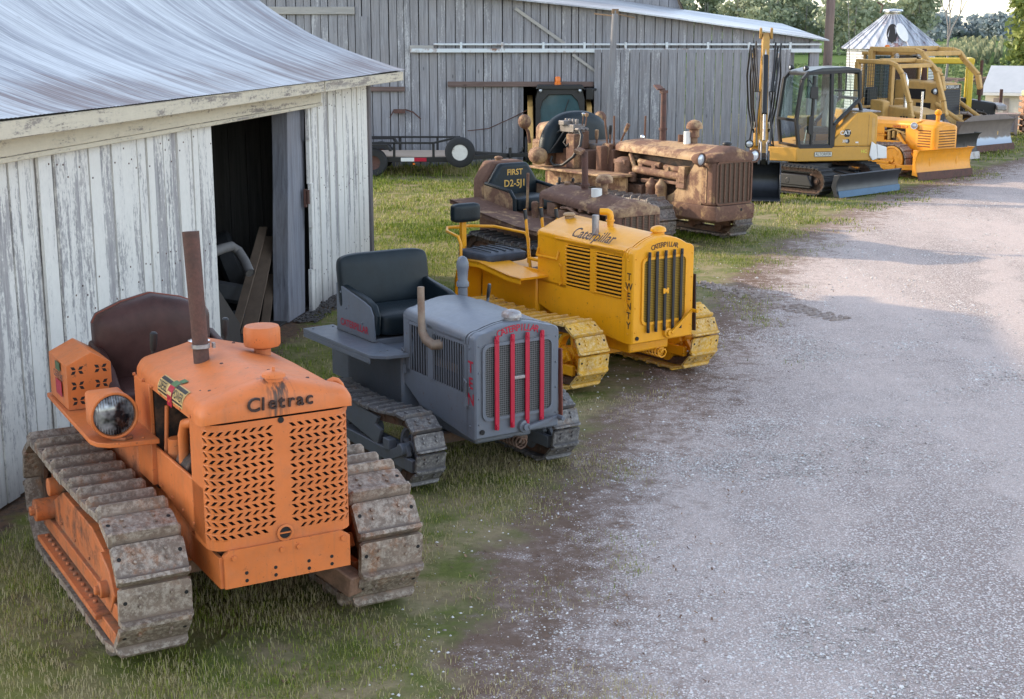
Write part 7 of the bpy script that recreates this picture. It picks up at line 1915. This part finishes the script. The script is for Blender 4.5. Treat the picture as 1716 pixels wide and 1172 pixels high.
    boards(mb, -12, 5.2, 6.22, 6.25, 0, tz, .25, rnd, jit=.01); mb.prism([(-12, 0), (5.1, 0), (5.1, 3.7), (4.65, 4.5), (3.1, 7.9), (-12, 8.9)], 6.275, 6.30, 'y'); mb.build('upper_gable', W, t, smooth=0, label='taller plank gable behind the lean-to')
    mb = MB(); mb.add([(5.30, 6.0, 3.6), (4.8, 6.0, 4.65), (3.2, 6.0, 8.1), (-5, 6.0, 10.5), (-5, 14, 10.5), (3.2, 14, 8.1), (4.8, 14, 4.65), (5.30, 14, 3.6)], [(0,1,6,7),(1,2,5,6),(2,3,4,5)]); mb.build('upper_roof', M('dark'), t, smooth=0)
    mb = MB(); mb.box(5.05, 5.35, 6.3, 12, 3.4, 3.55); mb.build('eave', LT, t)

def build_small_things():
    W = weathered_wood('pole_timber', (.33,.25,.22), (.17,.12,.11), warm=(.38,.28,.22))
    t = thing('utility_pole', 'tall brown utility pole behind the end of the barn lean-to', 'utility pole', (10.15, 46.5, 0)); mb = MB(); mb.tube([(0, 0, -.2), (.03, 0, 4), (.1, 0, 9.5)], [.155, .145, .12], 14); mb.build('pole', W, t)
    mb = MB(); mb.tube([(1.2, 1.2, 0), (.75, .6, 4), (.1, 0, 9)], .012, 5); mb.build('guy_wire', M('steel'), t)
    mb = MB(); mb.box(-1.2, 1.4, -.06, .06, 8.7, 8.84); mb.build('cross_arm', W, t)
    t = thing('post', 'grey timber post standing in front of the barn sliding door', 'post', (2.50, 35.9, 0)); mb = MB(); mb.tube([(-.10, 0, -.1), (-.03, 0, 2), (.05, 0, 3.93)], [.088, .082, .075], 12); mb.build('pole', weathered_wood('grey_pole', (.34,.34,.36), (.17,.17,.18)), t)
    mb = MB(); mb.box(-.03, .13, -.07, .07, 3.86, 3.97); mb.bar((.04, 0, 3.8), (-.45, .3, 3.86), .03, .03); mb.bar((.04, 0, 3.86), (.55, .3, 3.76), .03, .03); mb.build('cap_block', simple('brown_cap', (.22,.14,.08), .8), t)
    # wire corn crib / grain bin
    t = thing('grain_bin', 'round galvanised corn crib with conical rust-streaked roof behind the bulldozers', 'grain bin', (15.2, 58, 0))
    g = G('galvanised_bin'); z = g.sep()[2]; st = g.ramp(g.math('SINE', g.math('MULTIPLY', z, 2*math.pi/.11)), [(.4, 0), (.6, 1)]); c = g.mix(st, (.30,.31,.33), (.66,.68,.70)); c = g.mix(g.math('MULTIPLY', g.noise(2, 5, .6), .4), c, (.35,.35,.36)); g.set(c, .5, .35)
    mb = MB(); n = 40
    for k in range(n):
        a0, a1 = 2*math.pi*k/n, 2*math.pi*(k+.96)/n
        mb.add([(1.72*math.cos(a), 1.72*math.sin(a), zz) for a, zz in ((a0, 0), (a1, 0), (a1, 2.82), (a0, 2.82))], [(0,1,2,3)])
    mb.build('wall', g.m, t, smooth=30); mb = MB(); mb.lathe([(1.69, 0), (1.69, 2.8)], seg=40); mb.build('liner', M('dark'), t)
    gr, cr_ = roof_metal('bin_roof', 'x', (.72,.74,.78), .5); rk = gr.ramp(gr.noise(1.4, 7, .7), [(.58, 0), (.64, 1)]); cr_ = gr.mix(gr.math('MULTIPLY', rk, .8), cr_, (.22,.07,.045)); gr.set(cr_, .45, .35)
    mb = MB(); n = 26; R0, Z0, R1, Z1 = 1.95, 2.72, .30, 4.02
    for k in range(n):
        a0, a1 = 2*math.pi*k/n, 2*math.pi*(k+1)/n
        mb.add([(R0*math.cos(a0), R0*math.sin(a0), Z0), (R0*math.cos(a1), R0*math.sin(a1), Z0), (R1*math.cos(a1), R1*math.sin(a1), Z1), (R1*math.cos(a0), R1*math.sin(a0), Z1)], [(0,1,2,3)])
        mb.bar((R0*math.cos(a0), R0*math.sin(a0), Z0+.02), (R1*math.cos(a0), R1*math.sin(a0), Z1+.02), .05, .05)
    rf = mb.build('roof', gr.m, t, smooth=0)
    mb = MB(); mb.lathe([(.32, 3.98), (.34, 4.12), (.30, 4.14), (.30, 4.16), (.40, 4.17), (.36, 4.24), (.001, 4.27)], seg=20); mb.build('roof_cap', M('bright'), t)
    mb = MB(); s_ = Vector((-.05, -1, 0)).normalized()
    def cone(a, r_): z_ = Z0+(Z1-Z0)*(R0-r_)/(R0-R1)+.055; return (r_*math.cos(a), r_*math.sin(a), z_)
    def hatch(ac, m, lift=.0):
        pts = []
        for k in range(16):
            q = 2*math.pi*k/16; rr = 1.25+.45*math.sin(q); aa = ac+math.cos(q)*.17*(1.25/rr); p = cone(aa, rr); pts.append((p[0], p[1], p[2]+lift))
        mb.add(pts, [tuple(range(16))], m)
    hatch(R(-104), 0); hatch(R(-86), 1, .03); mb.build('roof_hatch', [M('dark'), M('white')], t, smooth=0, fixn=False)
    mb = MB(); mb.tube([(-.5, 0, 4.1), (-.42, 0, 4.4), (-.65, 0, 4.52)], .03, 6); mb.build('spout', M('exhaust'), t)
    # little white outbuilding at the right
    t = thing('outbuilding', 'small white outbuilding with pale metal roof at the right edge', 'outbuilding', (17.15, 52.0, 0), R(-30))
    WW = weathered_wood('white_siding', (.62,.58,.52), (.40,.36,.33), (.86,.80,.70), .9, axis='x', warm=(.7,.62,.52))
    mb = MB(); mb.box(0, 1.5, 0, 2.4, -.1, 1.30); mb.prism([(0, 1.30), (2.4, 1.30), (1.2, 2.0)], 0.0, 1.5, 'x'); mb.build('wall', WW, t, smooth=0)
    g2 = G('pale_tin_roof'); g2.set(g2.mix(g2.noise(3, 5, .6), (.40,.43,.46), (.56,.58,.61)), .5, .2)
    mb = MB()
    for s_ in (-1, 1):
        e = (1.2+s_*1.42, 1.22); r_ = (1.2, 2.12)
        mb.prism([(e[0], e[1]), (r_[0], r_[1]), (r_[0], r_[1]+.05), (e[0], e[1]+.05)], -.12, 1.62, 'x')
    mb.build('roof', g2.m, t, smooth=0)
    mb = MB(); mb.box(-.12, 1.62, -.24, -.20, 1.15, 1.24); mb.build('fascia', M('white'), t)
    for x in (.30, .66): mb = MB(); mb.box(x, x+.18, -.03, -.002, .1, 1.05); mb.build('shutter', simple('grey_shutter', (.36,.31,.29), .8), t)
    # crate, pallets, debris
    def crate(x, y, w, d, h, rz, label):
        t = thing('crate', label, 'crate', (x, y, 0), rz, 'crates near the outbuilding'); mb = MB()
        for k in range(5): mb.box(-w/2, w/2, -d/2-.02, -d/2, .10+h*k/5, .10+h*(k+.92)/5); mb.box(-w/2-.02, -w/2, -d/2, d/2, .10+h*k/5, .10+h*(k+.92)/5)
        mb.box(-w/2+.01, w/2-.01, -d/2+.01, d/2-.01, .08, .08+h); mb.build('side', weathered_wood('crate_'+str(int(x*10)), (.42,.38,.40), (.22,.18,.19), axis='x', warm=(.42,.32,.28)), t, smooth=0)
        mb = MB()
        for k in (-.42, 0, .42): mb.box(w*k-.05, w*k+.05, -d/2-.045, -d/2-.02, 0, h+.1)
        mb.box(-w/2-.03, w/2+.03, -d/2-.03, d/2+.03, h+.08, h+.14); mb.build('frame', weathered_wood('crate_frame_'+str(int(x*10)), (.45,.35,.3), (.25,.18,.16), axis='x'), t, smooth=0)
    crate(15.95, 48.3, 1.0, .8, .50, R(-15), 'low brown crate behind the big scraped blade'); crate(16.75, 48.6, .75, .8, .55, R(-12), 'grey boarded crate on the grass right of the big scraped blade')
    t = thing('pallet_stack', 'stack of brown timber baulks on bearers at the right edge', 'timber stack', (18.0, 48.6, 0), R(-10)); rnd = random.Random(2)
    for k in range(6):
        mb = MB(); mb.box(-.7, 1.2, -.5, .5, .12+.20*k, .25+.20*k); mb.v = [(x+rnd.uniform(-.01, .01), y, z) for x, y, z in mb.v]; mb.box(-.6, -.5, -.5, .5, .05+.20*k, .12+.20*k); mb.box(.9, 1.0, -.5, .5, .05+.20*k, .12+.20*k)
        mb.build('timber', weathered_wood('baulk_%s' % 'abcdef'[k], (.42,.27,.18), (.2,.11,.08), axis='x', warm=(.5,.3,.18)), t, smooth=0)
    mb = MB(); mb.box(-.65, 1.1, -.45, .45, 1.25, 1.45); mb.build('tarpaulin', simple('pale_green_tarp', (.42,.45,.25), .7), t, bevel=.05); mb = MB(); mb.bar((.2, .6, 0), (.25, .6, 2.6), .05, .05); mb.build('stake', M('hay'), t)
    t = thing('brush_pile', 'low heap of weathered brown logs in the bean field', 'log heap', (27.5, 84, .2)); rnd = random.Random(8); mb = MB()
    for k in range(22): a = rnd.uniform(-.5, .5); x, y = rnd.uniform(-1.5, 1.5), rnd.uniform(-.8, .8); L = rnd.uniform(.6, 1.4); mb.cyl((x-L*math.cos(a), y-L*math.sin(a), rnd.uniform(.05, .5)), (x+L*math.cos(a), y+L*math.sin(a), rnd.uniform(.05, .6)), rnd.uniform(.05, .12), seg=7)
    mb.build('log', simple('old_log', (.20,.14,.11), .9, 0, .4), t)

# ================================================================= foliage
def leaf_cloud(centres, radii, n, size, rs, squash=.8):
    """n leaf quads through overlapping clumps"""
    k = rs.choice(len(centres), n, p=np.array(radii)**2/np.sum(np.array(radii)**2))
    d = rs.normal(size=(n, 3)); d /= np.linalg.norm(d, axis=1, keepdims=True)
    r = rs.rand(n)**.45
    P = np.asarray(centres)[k]+d*(np.asarray(radii)[k]*r)[:, None]*np.array([1, 1, squash])
    a = rs.normal(size=(n, 3)); a /= np.linalg.norm(a, axis=1, keepdims=True)
    b = np.cross(a, rs.normal(size=(n, 3))); b /= np.linalg.norm(b, axis=1, keepdims=True)
    s = size*(.55+.9*rs.rand(n))[:, None]
    V = np.stack([P-a*s-b*s*.5, P+a*s*.2-b*s*.7, P+a*s+b*s*.35, P-a*s*.3+b*s*.7], 1).reshape(-1, 3)
    return V, np.arange(n*4).reshape(-1, 4), np.repeat(rs.rand(len(centres))[k], 4)
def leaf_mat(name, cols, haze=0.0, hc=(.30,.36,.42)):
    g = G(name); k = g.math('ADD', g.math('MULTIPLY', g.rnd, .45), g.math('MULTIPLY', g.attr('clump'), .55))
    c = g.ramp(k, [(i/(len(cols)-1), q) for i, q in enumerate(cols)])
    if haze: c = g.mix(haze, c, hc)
    tr = g.n('ShaderNodeBsdfTranslucent'); g.l(c, tr.inputs[0]); mx = g.n('ShaderNodeMixShader'); mx.inputs[0].default_value = .25
    g.set(c, .7, 0, .2); g.l(g.b.outputs[0], mx.inputs[1]); g.l(tr.outputs[0], mx.inputs[2]); g.l(mx.outputs[0], g.out.inputs[0])
    return g.m
def crown(rs, x, y, z, w, h, nc):
    C, Rr = [], []
    for _ in range(nc):
        t = rs.rand(); a = rs.rand()*6.283; rr = w*math.sin(math.pi*(.12+.80*t))**.7*rs.rand()**.5*.85
        C.append((x+rr*math.cos(a), y+rr*math.sin(a), z+h*t)); Rr.append(w*(.20+.28*rs.rand()))
    return C, Rr
def build_woods():
    rs = np.random.RandomState(17)
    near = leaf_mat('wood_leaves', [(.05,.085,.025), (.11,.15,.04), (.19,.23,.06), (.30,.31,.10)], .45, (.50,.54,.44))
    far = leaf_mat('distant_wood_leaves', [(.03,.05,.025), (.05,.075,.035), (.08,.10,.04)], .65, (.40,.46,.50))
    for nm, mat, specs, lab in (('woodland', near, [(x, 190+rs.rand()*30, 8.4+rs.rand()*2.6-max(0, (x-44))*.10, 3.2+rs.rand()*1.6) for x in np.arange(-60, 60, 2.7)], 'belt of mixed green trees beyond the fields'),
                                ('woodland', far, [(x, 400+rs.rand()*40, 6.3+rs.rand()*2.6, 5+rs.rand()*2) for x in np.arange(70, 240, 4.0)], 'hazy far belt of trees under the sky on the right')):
        Vs, Fs, As = [], [], []; off = 0
        for (x, y, h, w) in specs:
            C, Rr = crown(rs, x, y, h*.16, w, h*.74, 22)
            V, F, A = leaf_cloud(C, Rr, 1500 if nm and mat is near else 700, .30 if mat is near else .55, rs)
            Vs.append(V); Fs.append(F+off); As.append(A); off += len(V)
        o = raw_mesh('woodland', np.concatenate(Vs), np.concatenate(Fs), mat, attrs={'clump': np.concatenate(As)}); tag(o, lab, kind='stuff')
        if mat is near:
            mb = MB()
            for (x, y, h, w) in specs:
                for k in range(2): dx = rs.rand()*3-1.5; mb.tube([(x+dx, y-2, 0), (x+dx*1.2, y-2, h*.7)], [.14, .06], 5)
            o = mb.build('tree_trunks', simple('pale_bark', (.22,.20,.18), .9)); tag(o, 'pale trunks inside the belt of mixed trees', kind='stuff')
    # backing mass so that the belt reads solid low down
    # right-hand tree
    t = thing('tree', 'leafy green tree reaching in at the right edge beside the cornfield', 'tree', (35.2, 92, 0)); rs2 = np.random.RandomState(3)
    C, Rr = crown(rs2, 0, 0, .3, 4.6, 7.5, 60); V, F, A = leaf_cloud(C, Rr, 16000, .17, rs2)
    raw_mesh('crown', V, F, leaf_mat('bright_leaves', [(.07,.11,.018), (.15,.20,.03), (.25,.29,.05), (.36,.36,.09)], .1), t, attrs={'clump': A})
    mb = MB(); mb.tube([(0, 0, -.2), (.1, 0, 2), (0, .2, 4.5), (.3, 0, 7)], [.35, .28, .18, .06], 10)
    for k in range(7): a = k*.9; mb.tube([(.05, 0, 1.6+.5*k), (1.3*math.cos(a), 1.3*math.sin(a), 2.6+.5*k), (2.6*math.cos(a), 2.6*math.sin(a), 3.2+.6*k)], [.12, .07, .03], 6)
    mb.build('trunk', simple('dark_bark', (.09,.07,.055), .9), t)
    # bare tree behind the bin
    t = thing('bare_tree', 'leafless grey tree poking up behind the round corn crib', 'tree', (26.5, 88, 0)); rnd = random.Random(6); mb = MB()
    def br(p, d, L, r_, lv):
        q = p+d*L; mb.tube([p, p.lerp(q, .5)+Vector((rnd.uniform(-.05, .05), 0, 0))*L, q], [r_, r_*.8, r_*.6], 5)
        if lv:
            for _ in range(3): br(q, (d+Vector((rnd.uniform(-.6, .6), rnd.uniform(-.5, .5), rnd.uniform(-.1, .4)))).normalized(), L*.66, r_*.55, lv-1)
    br(Vector((0, 0, 0)), Vector((0, 0, 1)), 2.7, .10, 4); mb.build('trunk', simple('bare_bark', (.26,.23,.21), .9), t)
    # corn block and bean rows
    rs = np.random.RandomState(9)
    Vs, Fs, As = [], [], []; off = 0
    rows = np.arange(36, 96, 1.15)
    for r_ in rows:
        n = 900; y = 124+rs.rand(n)**1.6*110; x = r_+(y-124)*.34+rs.normal(size=n)*.10; z = .1+rs.rand(n)*1.35+(y-124)*.0055
        P = np.stack([x, y, z], 1); a = rs.normal(size=(n, 3))*np.array([1, 1, .6]); a /= np.linalg.norm(a, axis=1, keepdims=True); b = np.array([0, 0, 1])*np.ones((n, 1))
        V = np.stack([P-a*.20, P+a*.20, P+a*.08+b*.42, P-a*.10+b*.38], 1).reshape(-1, 3); Vs.append(V); Fs.append(np.arange(n*4).reshape(-1, 4)+off); off += n*4; As.append(np.repeat(np.clip((z-.3)/2.2, 0, 1), 4))
    o = raw_mesh('corn', np.concatenate(Vs), np.concatenate(Fs), leaf_mat('corn_leaves', [(.08,.11,.03), (.16,.19,.06), (.34,.32,.13), (.46,.40,.20)], .2), attrs={'clump': np.concatenate(As)}); tag(o, 'field of tall ripening corn in rows', kind='stuff')
    n = 90000; y = 60+rs.rand(n)**1.4*66; x = -5+rs.rand(n)*75
    x = np.where(rs.rand(n) < .8, np.round(x/.76)*.76+rs.normal(size=n)*.13, x)
    ok = ~((x > 18) & (x < 26) & (y < 66)); x, y = x[ok], y[ok]; n = len(x)
    P = np.stack([x, y, .05+rs.rand(n)*.45*np.clip((y-59)/4, .3, 1)], 1); a = rs.normal(size=(n, 3)); a /= np.linalg.norm(a, axis=1, keepdims=True); b = np.cross(a, rs.normal(size=(n, 3))); b /= np.linalg.norm(b, axis=1, keepdims=True)
    s = (.06+.10*rs.rand(n))[:, None]*(y/70)[:, None]
    V = np.stack([P-a*s, P+b*s*.8, P+a*s, P-b*s*.8], 1).reshape(-1, 3)
    o = raw_mesh('bean_plants', V, np.arange(n*4).reshape(-1, 4), leaf_mat('bean_leaves', [(.05,.10,.02), (.10,.16,.035), (.17,.22,.06), (.24,.25,.09)], .10), attrs={'clump': np.repeat(fbm(x, y, .2, 3), 4)}); tag(o, 'green bean crop between the yard and the corn', kind='stuff')
    t = thing('flowering_bush', None, None) if False else None
# ================================================================= assemble
build_ground(); build_scatter(); build_shed(); build_barn(); build_small_things(); build_woods()
build_orange(); classic('grey'); classic('yellow'); build_rusty_small(); build_rusty_big()
ex = build_excavator()
for e in [c for c in list(ex.children) if c.type == 'EMPTY']: dissolve(e)
build_orange_dozer(); build_tan_dozer(); build_big_dozer(); build_loader(); build_skid(); build_trailer()

# ---------------------------------------------------------------- light, sky, camera
SUN_AZ = (-.93, .36); SUN_EL = R(23)
h = math.hypot(*SUN_AZ); d = Vector((SUN_AZ[0]/h*math.cos(SUN_EL), SUN_AZ[1]/h*math.cos(SUN_EL), math.sin(SUN_EL)))
ld = bpy.data.lights.new('sun', 'SUN'); ld.energy = 5.0; ld.angle = R(.9); ld.color = (1.0, .80, .56)
lo = bpy.data.objects.new('sun', ld); col.objects.link(lo); lo.rotation_euler = d.to_track_quat('Z', 'Y').to_euler(); lo.location = (-20, 10, 20)
w = bpy.data.worlds.new('World'); scene.world = w; w.use_nodes = True
nt = w.node_tree; nt.nodes.clear()
sky = nt.nodes.new('ShaderNodeTexSky'); sky.sky_type = 'NISHITA'; sky.sun_disc = False; sky.sun_elevation = SUN_EL; sky.sun_rotation = math.atan2(d.x, d.y)
sky.air_density = 1.0; sky.dust_density = .7; sky.ozone_density = 1.0
bg = nt.nodes.new('ShaderNodeBackground'); bg.inputs['Strength'].default_value = .47
ow = nt.nodes.new('ShaderNodeOutputWorld'); hs_ = nt.nodes.new('ShaderNodeHueSaturation'); hs_.inputs['Saturation'].default_value = .62; nt.links.new(sky.outputs[0], hs_.inputs['Color']); nt.links.new(hs_.outputs[0], bg.inputs[0]); nt.links.new(bg.outputs[0], ow.inputs[0])
cd = bpy.data.cameras.new('camera'); cam = bpy.data.objects.new('camera', cd); col.objects.link(cam)
cd.sensor_width = 36; cd.lens = 36*2370/1716; cd.clip_start = .1; cd.clip_end = 4000
cam.location = (0, 0, 3.5); cam.rotation_euler = (R(90)-math.atan(538/2370), 0, 0)
scene.camera = cam
scene.view_settings.view_transform = 'Standard'; scene.view_settings.look = 'None'; scene.view_settings.exposure = 0; scene.view_settings.gamma = 1
scene.render.engine = 'CYCLES'
